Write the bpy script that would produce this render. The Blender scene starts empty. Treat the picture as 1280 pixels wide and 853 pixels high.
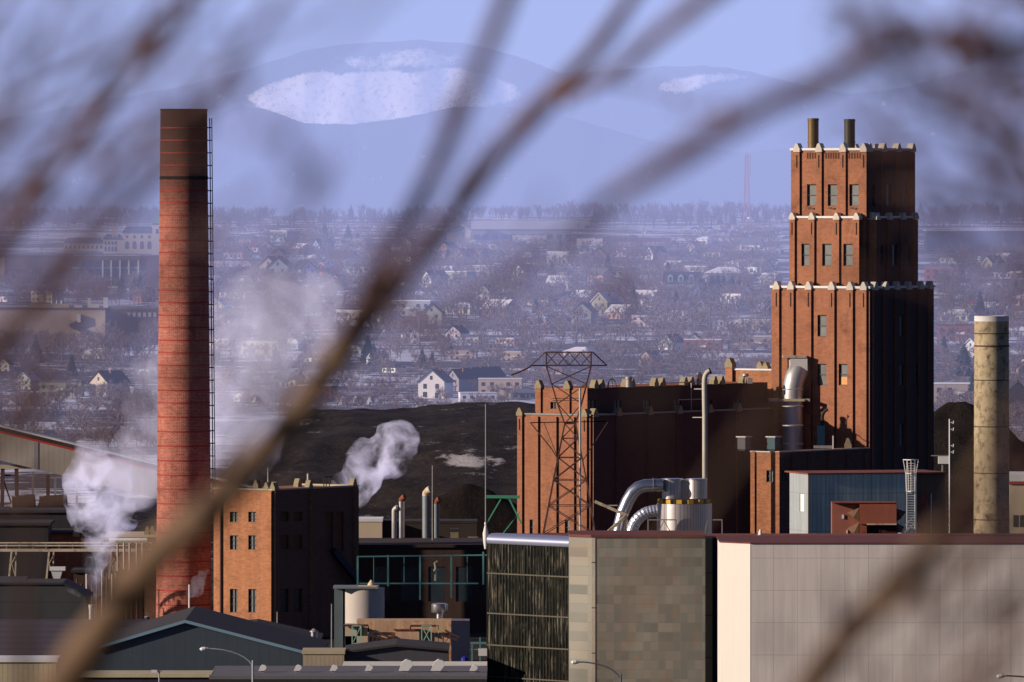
import bpy, math, random
import numpy as np
from math import sin, cos, pi, radians, sqrt, atan2
from mathutils import Vector, Matrix, noise as mnoise
R = random.Random(7)
C = bpy.context.scene.collection
F, CX, HY, EZ = 11000.0, 640.0, 230.0, 55.0      # focal length in photo pixels, eye height in metres


def P(px, py, D):
    """the point of the place that lies at distance D in the direction of a photo pixel"""
    return Vector(((px - CX) * D / F, D, EZ - (py - HY) * D / F))


def sm(a, b, x):
    t = min(1.0, max(0.0, (x - a) / (b - a)))
    return t * t * (3 - 2 * t)


def interp(pts, x):
    if x <= pts[0][0]: return pts[0][1]
    for (a, ya), (b, yb) in zip(pts, pts[1:]):
        if x <= b: return ya + (yb - ya) * (x - a) / (b - a)
    return pts[-1][1]


def gz(D):
    """height of the land at distance D"""
    if D < 12: return 53.35 - 0.04 * max(D, 0)
    if D < 160: return 52.87 * (1 - sm(12, 160, D))
    if D < 2200: return 0.0
    if D < 5900: return 33.0 * ((D - 2200) / 3700.0) ** 1.0
    return 33.0 - 26 * sm(5950, 9000, D)


def D_at(py):
    lo, hi = 1200.0, 5900.0
    for _ in range(40):
        m = (lo + hi) / 2
        if HY + (EZ - gz(m)) * F / m > py: lo = m
        else: hi = m
    return lo


# ------------------------------------------------------------------ mesh builder
class MB:
    def __init__(s): s.v = []; s.f = []

    def add(s, vs, fs):
        n = len(s.v); s.v += [tuple(v) for v in vs]; s.f += [tuple(i + n for i in f) for f in fs]; return s

    def quad(s, a, b, c, d): return s.add([a, b, c, d], [(0, 1, 2, 3)])

    def box(s, x0, y0, z0, x1, y1, z1):
        if x0 > x1: x0, x1 = x1, x0
        if y0 > y1: y0, y1 = y1, y0
        if z0 > z1: z0, z1 = z1, z0
        return s.add([(x0, y0, z0), (x1, y0, z0), (x1, y1, z0), (x0, y1, z0), (x0, y0, z1), (x1, y0, z1), (x1, y1, z1), (x0, y1, z1)],
                     [(0, 3, 2, 1), (4, 5, 6, 7), (0, 1, 5, 4), (1, 2, 6, 5), (2, 3, 7, 6), (3, 0, 4, 7)])

    def prism(s, poly, z0, z1):
        n = len(poly)
        vs = [(x, y, z0) for x, y in poly] + [(x, y, z1) for x, y in poly]
        fs = [tuple(range(n - 1, -1, -1)), tuple(range(n, 2 * n))] + [(i, (i + 1) % n, n + (i + 1) % n, n + i) for i in range(n)]
        return s.add(vs, fs)

    def extrude(s, pts, d):
        """polygon of 3D points extruded by vector d"""
        n = len(pts); d = Vector(d); pts = [Vector(p) for p in pts]
        fs = [tuple(range(n)), tuple(range(2 * n - 1, n - 1, -1))] + [(i, n + i, n + (i + 1) % n, (i + 1) % n) for i in range(n)]
        return s.add(pts + [p + d for p in pts], fs)

    def path(s, pts, rad, n=8, caps=True):
        pts = [Vector(p) for p in pts]
        if not hasattr(rad, '__len__'): rad = [rad] * len(pts)
        rings = []; up = None
        for i, p in enumerate(pts):
            t = (pts[min(i + 1, len(pts) - 1)] - pts[max(i - 1, 0)])
            if t.length < 1e-9: t = Vector((0, 0, 1))
            t.normalize()
            if up is None: up = t.orthogonal().normalized()
            up = (up - t * up.dot(t))
            up = up.normalized() if up.length > 1e-6 else t.orthogonal().normalized()
            w = t.cross(up)
            rings.append([p + (up * cos(2 * pi * k / n) + w * sin(2 * pi * k / n)) * rad[i] for k in range(n)])
        vs = [v for r in rings for v in r]; fs = []
        for i in range(len(pts) - 1):
            for k in range(n):
                fs.append((i * n + k, i * n + (k + 1) % n, (i + 1) * n + (k + 1) % n, (i + 1) * n + k))
        if caps: fs += [tuple(range(n - 1, -1, -1)), tuple(range((len(pts) - 1) * n, len(pts) * n))]
        return s.add(vs, fs)

    def bar(s, a, b, w):
        return s.path([a, b], w * 0.7071, 4)

    def lathe(s, prof, n=24, c=(0, 0), close=True):
        vs = [(c[0] + r * cos(2 * pi * k / n), c[1] + r * sin(2 * pi * k / n), z) for r, z in prof for k in range(n)]
        fs = [(i * n + k, i * n + (k + 1) % n, (i + 1) * n + (k + 1) % n, (i + 1) * n + k) for i in range(len(prof) - 1) for k in range(n)]
        if close: fs += [tuple(range(n - 1, -1, -1)), tuple(range((len(prof) - 1) * n, len(prof) * n))]
        return s.add(vs, fs)

    def wall(s, o, u, n_in, w, z0, z1, holes, depth=0.3):
        """a wall sheet from point o along unit u; real openings with reveals going inwards"""
        o = Vector(o); u = Vector(u); n_in = Vector(n_in)
        us = sorted({0.0, w} | {max(0, min(w, h[0])) for h in holes} | {max(0, min(w, h[1])) for h in holes})
        zs = sorted({z0, z1} | {h[2] for h in holes} | {h[3] for h in holes})
        pt = lambda a, z, d=0.0: (o + u * a + n_in * d + Vector((0, 0, z - o.z)))
        for a, b in zip(us, us[1:]):
            for c, d in zip(zs, zs[1:]):
                m, q = (a + b) / 2, (c + d) / 2
                if any(h[0] < m < h[1] and h[2] < q < h[3] for h in holes): continue
                s.quad(pt(a, c), pt(b, c), pt(b, d), pt(a, d))
        for a, b, c, d in holes:
            s.quad(pt(a, c), pt(a, c, depth), pt(a, d, depth), pt(a, d))
            s.quad(pt(b, c), pt(b, d), pt(b, d, depth), pt(b, c, depth))
            s.quad(pt(a, c), pt(b, c), pt(b, c, depth), pt(a, c, depth))
            s.quad(pt(a, d), pt(a, d, depth), pt(b, d, depth), pt(b, d))
        return s


def obj(name, mb, m, parent=None, smooth=False, loc=None, rotz=0, color=None):
    me = bpy.data.meshes.new(name)
    me.from_pydata([tuple(v) for v in mb.v], [], mb.f); me.update()
    if smooth is True:
        for p in me.polygons: p.use_smooth = True
    elif smooth:
        for p in me.polygons: p.use_smooth = True
        me.set_sharp_from_angle(angle=radians(smooth))
    me.materials.append(m)
    o = bpy.data.objects.new(name, me); C.objects.link(o)
    if parent is not None: o.parent = parent
    if loc is not None: o.location = loc
    o.rotation_euler.z = rotz
    if color: o.color = (*color, 1)
    return o


def tag(o, label=None, cat=None, group=None, kind=None):
    if label: o['label'] = label
    if cat: o['category'] = cat
    if group: o['group'] = group
    if kind: o['kind'] = kind
    return o


def thing(name, label, cat, loc=(0, 0, 0), rotz=0, group=None):
    o = bpy.data.objects.new(name, None); C.objects.link(o); o.empty_display_size = 0.1
    o.location = loc; o.rotation_euler.z = rotz
    return tag(o, label, cat, group)


def dup(root, loc, rotz=0, label=None, group=None, scale=None, colors=None):
    r = root.copy(); C.objects.link(r); r.location = loc; r.rotation_euler.z = rotz
    if scale: r.scale = scale
    if label: r['label'] = label
    if group: r['group'] = group
    for ch in list(root.children):
        c = ch.copy(); C.objects.link(c); c.parent = r
        if colors and ch.get('slot') in colors: c.color = (*colors[ch['slot']], 1)
        for g in ch.children:
            d = g.copy(); C.objects.link(d); d.parent = c
    return r


# ------------------------------------------------------------------ materials
class NT:
    def __init__(s, m):
        s.t = m.node_tree; s.n = s.t.nodes; s.l = s.t.links
    def node(s, typ, **kw):
        n = s.n.new(typ)
        for k, v in kw.items():
            if k.startswith('i_'):
                key = k[2:]; key = int(key) if key.isdigit() else key.replace('_', ' ')
                n.inputs[key].default_value = v
            else: setattr(n, k, v)
        return n
    def link(s, a, b): s.l.new(a, b)
    def mix(s, fac, a, b, blend='MIX'):
        n = s.node('ShaderNodeMix', data_type='RGBA', blend_type=blend)
        for sock, v in ((0, fac), (6, a), (7, b)):
            if hasattr(v, 'is_linked') or hasattr(v, 'links'): s.link(v, n.inputs[sock])
            else: n.inputs[sock].default_value = v if sock == 0 else (*v[:3], 1)
        return n.outputs[2]
    def math(s, op, a, b=0.0, c=0.0, clamp=False):
        n = s.node('ShaderNodeMath', operation=op, use_clamp=clamp)
        for i, v in enumerate((a, b, c)):
            if hasattr(v, 'links'): s.link(v, n.inputs[i])
            else: n.inputs[i].default_value = v
        return n.outputs[0]
    def ramp(s, fac, a, b):
        n = s.node('ShaderNodeMapRange', clamp=True)
        n.inputs[1].default_value = a; n.inputs[2].default_value = b
        s.link(fac, n.inputs[0]); return n.outputs[0]


def newmat(name):
    m = bpy.data.materials.new(name); m.use_nodes = True
    t = NT(m); b = t.n['Principled BSDF']
    return m, t, b


def noise_out(t, coord, scale, detail=4, rough=0.6, dist=0.0, sc3=None):
    n = t.node('ShaderNodeTexNoise'); n.inputs['Scale'].default_value = scale
    n.inputs['Detail'].default_value = detail; n.inputs['Roughness'].default_value = rough; n.inputs['Distortion'].default_value = dist
    if sc3:
        mp = t.node('ShaderNodeMapping'); mp.inputs['Scale'].default_value = sc3
        t.link(coord, mp.inputs[0]); coord = mp.outputs[0]
    t.link(coord, n.inputs['Vector']); return n.outputs['Fac']


def M(name, col, rough=0.8, metal=0.0, var=0.25, scale=0.4, fine=4.0, streak=0.0, dark=None, obj_color=False, soot=None, spec=0.3, emis=None, lines=None, bump=0.0):
    """painted, stony or metallic surface with broad blotches, fine grain and vertical weather streaks"""
    m, t, b = newmat(name)
    tc = t.node('ShaderNodeTexCoord'); co = tc.outputs['Object']
    if obj_color:
        oi = t.node('ShaderNodeObjectInfo'); base = oi.outputs['Color']
    else:
        rgb = t.node('ShaderNodeRGB'); rgb.outputs[0].default_value = (*col, 1); base = rgb.outputs[0]
    n1 = noise_out(t, co, scale, 5, 0.65); n2 = noise_out(t, co, fine, 3, 0.6)
    f = t.math('ADD', t.math('MULTIPLY', t.math('SUBTRACT', n1, 0.5), 2.2 * var), t.math('MULTIPLY', t.math('SUBTRACT', n2, 0.5), 1.2 * var))
    if streak:
        n3 = noise_out(t, co, 1.0, 4, 0.6, sc3=(1.8, 1.8, 0.09))
        f = t.math('ADD', f, t.math('MULTIPLY', t.math('SUBTRACT', n3, 0.5), 2.2 * streak))
    f = t.math('ADD', f, 1.0)
    hsv = t.node('ShaderNodeHueSaturation'); t.link(base, hsv.inputs['Color']); t.link(f, hsv.inputs['Value'])
    out = hsv.outputs[0]
    if dark:
        n4 = noise_out(t, co, scale * 2.3, 6, 0.7, 0.3)
        out = t.mix(t.ramp(n4, 0.5, 0.68), out, dark)
    if soot:   # (z_low, z_high, colour): darkening towards the top
        sx = t.node('ShaderNodeSeparateXYZ'); t.link(co, sx.inputs[0])
        zz = t.math('ADD', sx.outputs[2], t.math('MULTIPLY', n1, 5.0))
        out = t.mix(t.ramp(zz, soot[0] + 2.5, soot[1] + 2.5), out, soot[2])
    if lines:  # (spacing along wall, spacing up, line half width, dark factor): panel joints
        sx = t.node('ShaderNodeSeparateXYZ'); t.link(co, sx.inputs[0])
        su = t.math('ADD', sx.outputs[0], sx.outputs[1])
        k = None
        for val, sp, off in ((su, lines[0], 0.03), (sx.outputs[2], lines[1], 0.41)):
            if not sp: continue
            fr = t.math('FRACT', t.math('ADD', t.math('DIVIDE', val, sp), off))
            g = t.math('LESS_THAN', fr, lines[2] / sp)
            k = g if k is None else t.math('MAXIMUM', k, g)
        out = t.mix(t.math('MULTIPLY', k, lines[3]), out, (0.02, 0.018, 0.015))
    t.link(out, b.inputs['Base Color'])
    b.inputs['Roughness'].default_value = rough; b.inputs['Metallic'].default_value = metal
    b.inputs['Specular IOR Level'].default_value = spec
    if bump:
        bp = t.node('ShaderNodeBump'); bp.inputs['Strength'].default_value = bump; bp.inputs['Distance'].default_value = 0.1
        t.link(n2, bp.inputs['Height']); t.link(bp.outputs[0], b.inputs['Normal'])
    if emis: b.inputs['Emission Color'].default_value = (*emis[:3], 1); b.inputs['Emission Strength'].default_value = emis[3]
    return m


def brick(name, c1, c2, mortar, var=0.3, scale=0.12, soot=None, cyl=0.0, size=0.45, dark=0.5, side_shade=0.0):
    m, t, b = newmat(name)
    tc = t.node('ShaderNodeTexCoord'); co = tc.outputs['Object']
    sx = t.node('ShaderNodeSeparateXYZ'); t.link(co, sx.inputs[0])
    if cyl: u = t.math('MULTIPLY', t.math('ARCTAN2', sx.outputs[1], sx.outputs[0]), cyl)
    else: u = t.math('ADD', sx.outputs[0], sx.outputs[1])
    cb = t.node('ShaderNodeCombineXYZ'); t.link(u, cb.inputs[0]); t.link(sx.outputs[2], cb.inputs[1])
    bt = t.node('ShaderNodeTexBrick'); t.link(cb.outputs[0], bt.inputs['Vector'])
    bt.inputs['Color1'].default_value = (*c1, 1); bt.inputs['Color2'].default_value = (*c2, 1); bt.inputs['Mortar'].default_value = (*mortar, 1)
    bt.inputs['Scale'].default_value = 1.0; bt.inputs['Brick Width'].default_value = size; bt.inputs['Row Height'].default_value = size * 0.36
    bt.inputs['Mortar Size'].default_value = 0.02; bt.inputs['Mortar Smooth'].default_value = 0.4
    n1 = noise_out(t, co, scale, 6, 0.65); n2 = noise_out(t, co, 1.7, 4, 0.7); n3 = noise_out(t, co, 1.0, 4, 0.6, sc3=(1.1, 1.1, 0.06))
    n5 = noise_out(t, co, 7.0, 2, 0.8)
    f = t.math('MULTIPLY', t.math('SUBTRACT', n1, 0.5), 2.0 * var)
    f = t.math('ADD', f, t.math('MULTIPLY', t.math('SUBTRACT', n2, 0.5), 1.3 * var))
    f = t.math('ADD', f, t.math('MULTIPLY', t.math('SUBTRACT', n3, 0.5), 1.6 * var))
    f = t.math('ADD', f, t.math('MULTIPLY', t.math('SUBTRACT', n5, 0.5), 2.2 * var))
    f = t.math('ADD', f, 1.0)
    hsv = t.node('ShaderNodeHueSaturation'); t.link(bt.outputs[0], hsv.inputs['Color']); t.link(f, hsv.inputs['Value'])
    out = hsv.outputs[0]
    n4 = noise_out(t, co, scale * 2.1, 6, 0.7, 0.5)
    out = t.mix(t.math('MULTIPLY', t.ramp(n4, 0.52, 0.72), dark), out, (0.05, 0.03, 0.025))
    if soot:
        zz = t.math('ADD', sx.outputs[2], t.math('MULTIPLY', n2, 6.0))
        out = t.mix(t.math('MULTIPLY', t.ramp(zz, soot[0] + 3, soot[1] + 3), soot[3]), out, soot[2])
    if side_shade:      # shade painted into the brick colour on sides facing local -y
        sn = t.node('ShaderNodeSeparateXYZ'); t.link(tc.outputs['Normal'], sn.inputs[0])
        out = t.mix(t.math('MULTIPLY', t.math('LESS_THAN', sn.outputs[1], -0.5), side_shade), out, (0.05, 0.042, 0.05))
    t.link(out, b.inputs['Base Color']); b.inputs['Roughness'].default_value = 0.9; b.inputs['Specular IOR Level'].default_value = 0.15
    return m


BRICK = brick('mill_brick', (0.38, 0.152, 0.082), (0.29, 0.108, 0.058), (0.36, 0.2, 0.135), 0.26, side_shade=0.85)
BRICK_D = brick('annex_brick', (0.40, 0.16, 0.075), (0.28, 0.10, 0.045), (0.33, 0.19, 0.12), 0.3, side_shade=0.7)
BRICK_SM = brick('orange_brick', (0.46, 0.19, 0.095), (0.34, 0.13, 0.06), (0.42, 0.24, 0.14), 0.3, side_shade=0.72)
BRICK_CH = brick('chimney_brick', (0.42, 0.125, 0.085), (0.29, 0.075, 0.055), (0.5, 0.3, 0.24), 0.55, 0.16, soot=(48, 60.5, (0.035, 0.022, 0.018), 0.93), cyl=3.0, size=0.5)
BRICK_OLD = brick('weathered_brick', (0.26, 0.13, 0.085), (0.2, 0.095, 0.06), (0.22, 0.15, 0.11), 0.35)
STONE = M('pale_stone', (0.62, 0.57, 0.5), 0.8, var=0.2, scale=1.2)
STONE_G = M('yellowed_stone', (0.3, 0.25, 0.16), 0.85, var=0.3, scale=1.2)
SNOWY = M('snow_capped_coping', (0.78, 0.77, 0.78), 0.7, var=0.12, scale=1.5)
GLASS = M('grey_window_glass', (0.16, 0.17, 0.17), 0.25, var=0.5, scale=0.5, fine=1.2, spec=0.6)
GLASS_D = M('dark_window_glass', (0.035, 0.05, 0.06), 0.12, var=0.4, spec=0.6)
FRAME = M('dark_window_frame', (0.07, 0.06, 0.055), 0.6)
ROOFTAR = M('tar_roof', (0.05, 0.045, 0.045), 0.9, var=0.3)
ROOF_BROWN = M('brown_roof', (0.075, 0.055, 0.05), 0.85, var=0.25, scale=0.2, streak=0.2)
METAL = M('galvanised_metal', (0.62, 0.62, 0.63), 0.3, 0.95, var=0.12, scale=0.8, streak=0.1)
METAL_R = M('ribbed_bright_cladding', (0.66, 0.62, 0.63), 0.42, 0.8, var=0.12, scale=0.6, streak=0.15, lines=(0.42, 0, 0.07, 0.55))
METAL_D = M('dull_metal', (0.4, 0.38, 0.37), 0.5, 0.4, var=0.3, streak=0.2)
STEEL_RUST = M('rust_brown_steel', (0.10, 0.05, 0.045), 0.8, var=0.3)
RUST = M('rust_red_metal', (0.26, 0.075, 0.045), 0.75, var=0.22, scale=0.3, streak=0.25, dark=(0.12, 0.04, 0.025))
RUST_L = M('red_oxide_panel', (0.34, 0.12, 0.085), 0.7, var=0.15, streak=0.2)
RUST_D = M('dark_red_cladding', (0.17, 0.05, 0.034), 0.75, var=0.2, streak=0.2, lines=(0.9, 0, 0.06, 0.4))
TEAL = M('teal_painted_steel', (0.12, 0.30, 0.30), 0.6, var=0.2)
GREENST = M('green_painted_steel', (0.08, 0.33, 0.2), 0.6, var=0.2)
CREAMST = M('cream_painted_steel', (0.6, 0.5, 0.36), 0.65, var=0.25, dark=(0.25, 0.13, 0.07))
WHITE = M('white_paint', (0.78, 0.77, 0.75), 0.6, var=0.08)
CREAM = M('cream_wall', (0.62, 0.5, 0.36), 0.8, var=0.1, scale=0.2)
PIPE_B = M('beige_pipe', (0.52, 0.48, 0.41), 0.5, var=0.2, scale=1)
BLACK = M('soot_black', (0.012, 0.012, 0.014), 0.9)
DARK = M('dark_cladding', (0.035, 0.033, 0.036), 0.85, var=0.3, streak=0.3)
DARKBR = M('dark_brown_cladding', (0.06, 0.035, 0.028), 0.85, var=0.4, streak=0.35, scale=0.15)
YELLOW = M('yellow_paint', (0.7, 0.42, 0.03), 0.6)
RED = M('red_paint', (0.55, 0.04, 0.03), 0.6)
BANDRED = M('red_iron_band', (0.32, 0.04, 0.035), 0.7, var=0.2)
ORANGE_RUST = M('orange_rust_streaked_cladding', (0.62, 0.4, 0.24), 0.75, var=0.15, scale=0.35, streak=0.5, dark=(0.38, 0.16, 0.07))
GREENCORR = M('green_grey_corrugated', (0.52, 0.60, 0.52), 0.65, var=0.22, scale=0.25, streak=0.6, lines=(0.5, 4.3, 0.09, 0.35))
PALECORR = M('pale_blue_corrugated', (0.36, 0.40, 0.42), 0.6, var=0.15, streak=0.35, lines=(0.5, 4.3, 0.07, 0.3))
BEIGECORR = M('beige_ribbed_cladding', (0.47, 0.42, 0.36), 0.75, var=0.08, scale=0.15, lines=(0.7, 0, 0.09, 0.18))
BLUESHED = M('blue_grey_sheeting', (0.055, 0.075, 0.10), 0.7, var=0.12, streak=0.1, lines=(1.1, 0, 0.07, 0.25))
BLUETRIM = M('blue_verge_trim', (0.2, 0.32, 0.42), 0.6, var=0.1)
GREYSHED = M('grey_shed_sheeting', (0.075, 0.075, 0.09), 0.8, var=0.1, lines=(1.0, 0, 0.06, 0.2))
PANELW = M('pale_panel_wall', (0.76, 0.69, 0.645), 0.75, var=0.12, scale=0.12, streak=0.2, lines=(2.35, 3.2, 0.05, 0.32))
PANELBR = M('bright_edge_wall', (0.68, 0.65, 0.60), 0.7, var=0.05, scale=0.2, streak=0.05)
SILVER_EDGE = M('brushed_metal_eave', (0.42, 0.46, 0.62), 0.35, 0.7, var=0.08)
TRIM_OLIVE = M('olive_panel', (0.17, 0.165, 0.095), 0.8, var=0.15, lines=(0, 4.3, 0.08, 0.7))
LAMPGREY = M('lamp_grey', (0.35, 0.37, 0.42), 0.5, 0.2)
CONCRETE_S = M('stained_concrete', (0.42, 0.34, 0.22), 0.85, var=0.3, scale=0.45, fine=3, streak=0.3, dark=(0.10, 0.075, 0.05), lines=(0, 5.6, 0.14, 0.8))
CONCRETE = M('pinkish_concrete', (0.42, 0.32, 0.25), 0.85, var=0.2, scale=0.4, streak=0.2, lines=(0, 5.6, 0.1, 0.4))
TREEBARK = M('branch_bark', (0.155, 0.10, 0.066), 0.75, var=0.4, scale=8, fine=60)
TREEBARK2 = M('reddish_twig_bark', (0.13, 0.07, 0.06), 0.75, var=0.4, scale=8, fine=60)
BUD = M('bud_brown', (0.10, 0.035, 0.03), 0.7, var=0.3, scale=20)
TOWNBARK = M('far_bare_twigs', (0.27, 0.205, 0.195), 0.9, var=0.35, scale=0.008, dark=(0.13, 0.08, 0.075))
TOWNTRUNK = M('far_pale_trunk', (0.2, 0.17, 0.155), 0.9, var=0.3, scale=0.1)
NEEDLE = M('dark_spruce_needles', (0.03, 0.05, 0.045), 0.9, var=0.4, scale=0.5)
TWALL = M('house_wall_paint', (1, 1, 1), 0.8, var=0.1, obj_color=True)
TROOF = M('house_roof_covering', (1, 1, 1), 0.85, var=0.15, obj_color=True)
TGLASS = M('house_window_glass', (0.05, 0.06, 0.08), 0.3, var=0.2)


def stone_panels():
    m, t, b = newmat('mixed_slate_panels')
    tc = t.node('ShaderNodeTexCoord'); co = tc.outputs['Object']
    sx = t.node('ShaderNodeSeparateXYZ'); t.link(co, sx.inputs[0])
    cb = t.node('ShaderNodeCombineXYZ'); t.link(t.math('ADD', sx.outputs[0], sx.outputs[1]), cb.inputs[0]); t.link(sx.outputs[2], cb.inputs[1])
    def cells(w, h, off):
        bt = t.node('ShaderNodeTexBrick'); mp = t.node('ShaderNodeMapping'); mp.inputs['Location'].default_value = (off, off * .7, 0)
        t.link(cb.outputs[0], mp.inputs[0]); t.link(mp.outputs[0], bt.inputs[0])
        bt.offset = 0.0
        bt.inputs['Color1'].default_value = (0, 0, 0, 1); bt.inputs['Color2'].default_value = (1, 1, 1, 1); bt.inputs['Mortar'].default_value = (0.5, 0.5, 0.5, 1)
        bt.inputs['Scale'].default_value = 1; bt.inputs['Brick Width'].default_value = w; bt.inputs['Row Height'].default_value = h; bt.inputs['Mortar Size'].default_value = 0.025
        return bt.outputs[0]
    a, c2, c3 = cells(0.75, 0.95, 0), cells(2.25, 0.95, 0.0), cells(0.75, 0.95, 40.0)
    g = t.node('ShaderNodeRGBToBW'); t.link(c3, g.inputs[0])
    g2 = t.node('ShaderNodeRGBToBW'); t.link(a, g2.inputs[0])
    g3 = t.node('ShaderNodeRGBToBW'); t.link(c2, g3.inputs[0])
    out = t.mix(t.math('MULTIPLY', g2.outputs[0], 0.9), (0.31, 0.285, 0.235), (0.19, 0.20, 0.175))
    out = t.mix(t.math('MULTIPLY', t.ramp(g3.outputs[0], 0.55, 1.0), 0.55), out, (0.11, 0.115, 0.105))
    out = t.mix(t.math('MULTIPLY', t.ramp(g.outputs[0], 0.84, 0.97), 0.4), out, (0.33, 0.19, 0.12))
    nz = noise_out(t, co, 0.16, 4, 0.6)
    out = t.mix(t.math('MULTIPLY', t.ramp(nz, 0.4, 0.65), 0.25), out, (0.28, 0.25, 0.19))
    sx2 = t.math('LESS_THAN', t.math('FRACT', t.math('DIVIDE', sx.outputs[2], 0.95)), 0.05)
    out = t.mix(t.math('MULTIPLY', sx2, 0.3), out, (0.08, 0.08, 0.07))
    t.link(out, b.inputs['Base Color']); b.inputs['Roughness'].default_value = 0.7
    return m


PANELS = stone_panels()


def dark_curtain():
    m, t, b = newmat('dark_curtain_wall_glass')
    tc = t.node('ShaderNodeTexCoord'); co = tc.outputs['Object']
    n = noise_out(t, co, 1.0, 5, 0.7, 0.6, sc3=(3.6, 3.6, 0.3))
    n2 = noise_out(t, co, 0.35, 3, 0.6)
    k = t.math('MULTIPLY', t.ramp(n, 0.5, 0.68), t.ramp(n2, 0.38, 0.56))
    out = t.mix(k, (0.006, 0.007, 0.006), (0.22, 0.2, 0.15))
    t.link(out, b.inputs['Base Color']); b.inputs['Roughness'].default_value = 0.18; b.inputs['Specular IOR Level'].default_value = 0.25
    bp = t.node('ShaderNodeBump'); bp.inputs['Strength'].default_value = 0.25; bp.inputs['Distance'].default_value = 0.1
    t.link(n, bp.inputs['Height']); t.link(bp.outputs[0], b.inputs['Normal'])
    return m


CURTAIN = dark_curtain()

# ------------------------------------------------------------------ camera, world, sun
scn = bpy.context.scene
cam = bpy.data.cameras.new('camera'); co_ = bpy.data.objects.new('camera', cam); C.objects.link(co_)
co_.location = (0, 0, EZ); co_.rotation_euler = (radians(90), 0, 0)
cam.sensor_width = 36; cam.lens = F / 1280 * 36; cam.shift_y = -(426.5 - HY) / 1280
cam.clip_start = 0.5; cam.clip_end = 60000
cam.dof.use_dof = True; cam.dof.focus_distance = 1110; cam.dof.aperture_fstop = cam.lens / 31.0; cam.dof.aperture_blades = 0
scn.camera = co_
SUN_EL, SUN_AZ = 17.0, 16.0      # elevation; how far behind the camera the sun stands from due left
sdir = Vector((-cos(radians(SUN_AZ)) * cos(radians(SUN_EL)), -sin(radians(SUN_AZ)) * cos(radians(SUN_EL)), sin(radians(SUN_EL))))
sl = bpy.data.lights.new('sun', 'SUN'); so = bpy.data.objects.new('sun', sl); C.objects.link(so)
sl.energy = 5.0; sl.angle = radians(0.5); sl.color = (1.0, 0.83, 0.66)
so.rotation_euler = (-sdir).to_track_quat('-Z', 'Y').to_euler(); so.location = (-300, 0, 200)
w = bpy.data.worlds.new('World'); scn.world = w; w.use_nodes = True
sky = w.node_tree.nodes.new('ShaderNodeTexSky'); sky.sky_type = 'NISHITA'; sky.sun_disc = False
sky.sun_elevation = radians(SUN_EL); sky.sun_rotation = atan2(sdir.x, sdir.y) % (2 * pi)
sky.air_density = 1.0; sky.dust_density = 0.4; sky.ozone_density = 4.0
_mx = w.node_tree.nodes.new('ShaderNodeMix'); _mx.data_type = 'RGBA'; _mx.blend_type = 'MULTIPLY'; _mx.inputs[0].default_value = 1; _mx.inputs[7].default_value = (0.82, 0.88, 1.3, 1)
w.node_tree.links.new(sky.outputs[0], _mx.inputs[6]); w.node_tree.links.new(_mx.outputs[2], w.node_tree.nodes['Background'].inputs[0])
w.node_tree.nodes['Background'].inputs[1].default_value = 0.038
scn.view_settings.view_transform = 'Standard'; scn.view_settings.look = 'None'; scn.view_settings.exposure = 0
scn.cycles.use_denoising = True
scn.cycles.volume_bounces = 4; scn.cycles.max_bounces = 6; scn.cycles.diffuse_bounces = 1; scn.cycles.glossy_bounces = 2; scn.cycles.transparent_max_bounces = 8
scn.cycles.volume_max_steps = 256; scn.cycles.volume_step_rate = 1.0

# ------------------------------------------------------------------ land, mountains, haze
def sheet(name, us, vs, f, m, attr=None, parent=None):
    mb = MB(); nu, nv = len(us), len(vs); col = []
    for v in vs:
        for u in us:
            r = f(u, v); mb.v.append(tuple(r[:3]))
            if attr: col.append(r[3])
    for j in range(nv - 1):
        for i in range(nu - 1):
            a = j * nu + i; mb.f.append((a, a + 1, a + nu + 1, a + nu))
    o = obj(name, mb, m, parent, True)
    if attr:
        at = o.data.attributes.new(attr, 'FLOAT', 'POINT'); at.data.foreach_set('value', col)
    return o


def ground_mat():
    m, t, b = newmat('land_surface')
    g = t.node('ShaderNodeNewGeometry'); pos = g.outputs['Position']
    sx = t.node('ShaderNodeSeparateXYZ'); t.link(pos, sx.inputs[0]); y = sx.outputs[1]
    n1 = noise_out(t, pos, 0.012, 6, 0.65); n2 = noise_out(t, pos, 0.12, 5, 0.7)
    town = t.mix(t.ramp(n2, 0.35, 0.65), (0.075, 0.058, 0.052), (0.13, 0.105, 0.09))
    k = t.math('ADD', t.math('MULTIPLY', n1, 0.6), t.math('MULTIPLY', n2, 0.4))
    town = t.mix(t.ramp(k, 0.505, 0.54), town, (0.74, 0.72, 0.75))
    yard = t.mix(t.ramp(n2, 0.3, 0.7), (0.028, 0.024, 0.022), (0.06, 0.052, 0.046))
    yard = t.mix(t.ramp(k, 0.60, 0.62), yard, (0.4, 0.39, 0.4))
    turf = t.mix(t.ramp(noise_out(t, pos, 3.0, 5, 0.7), 0.3, 0.7), (0.05, 0.04, 0.02), (0.11, 0.09, 0.04))
    out = t.mix(t.ramp(y, 1250, 1400), yard, town)
    out = t.mix(t.ramp(y, 120, 170), turf, out)
    t.link(out, b.inputs['Base Color']); b.inputs['Roughness'].default_value = 0.95; b.inputs['Specular IOR Level'].default_value = 0.1
    return m


GROUND = ground_mat()
ys = [-60, -20, 0, 4, 8, 12, 18, 26, 36, 48, 60, 75, 90, 110, 130, 160, 250, 400, 600, 900, 1200, 1600, 2000] + list(range(2200, 6000, 60)) + [6100, 6300, 6600, 7000, 7500, 8200, 9000, 12000, 20000, 45000]
xs = [i / 30.0 for i in range(-30, 31)]
def gfun(u, D):
    X = u * (140 + 0.16 * max(D, 0)); z = gz(D)
    if D > 2200: z += 1.1 * mnoise.noise(Vector((X * .004, D * .004, 3)))
    return (X, D, z)
tag(sheet('ground', xs, ys, gfun, GROUND), kind='structure')


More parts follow.
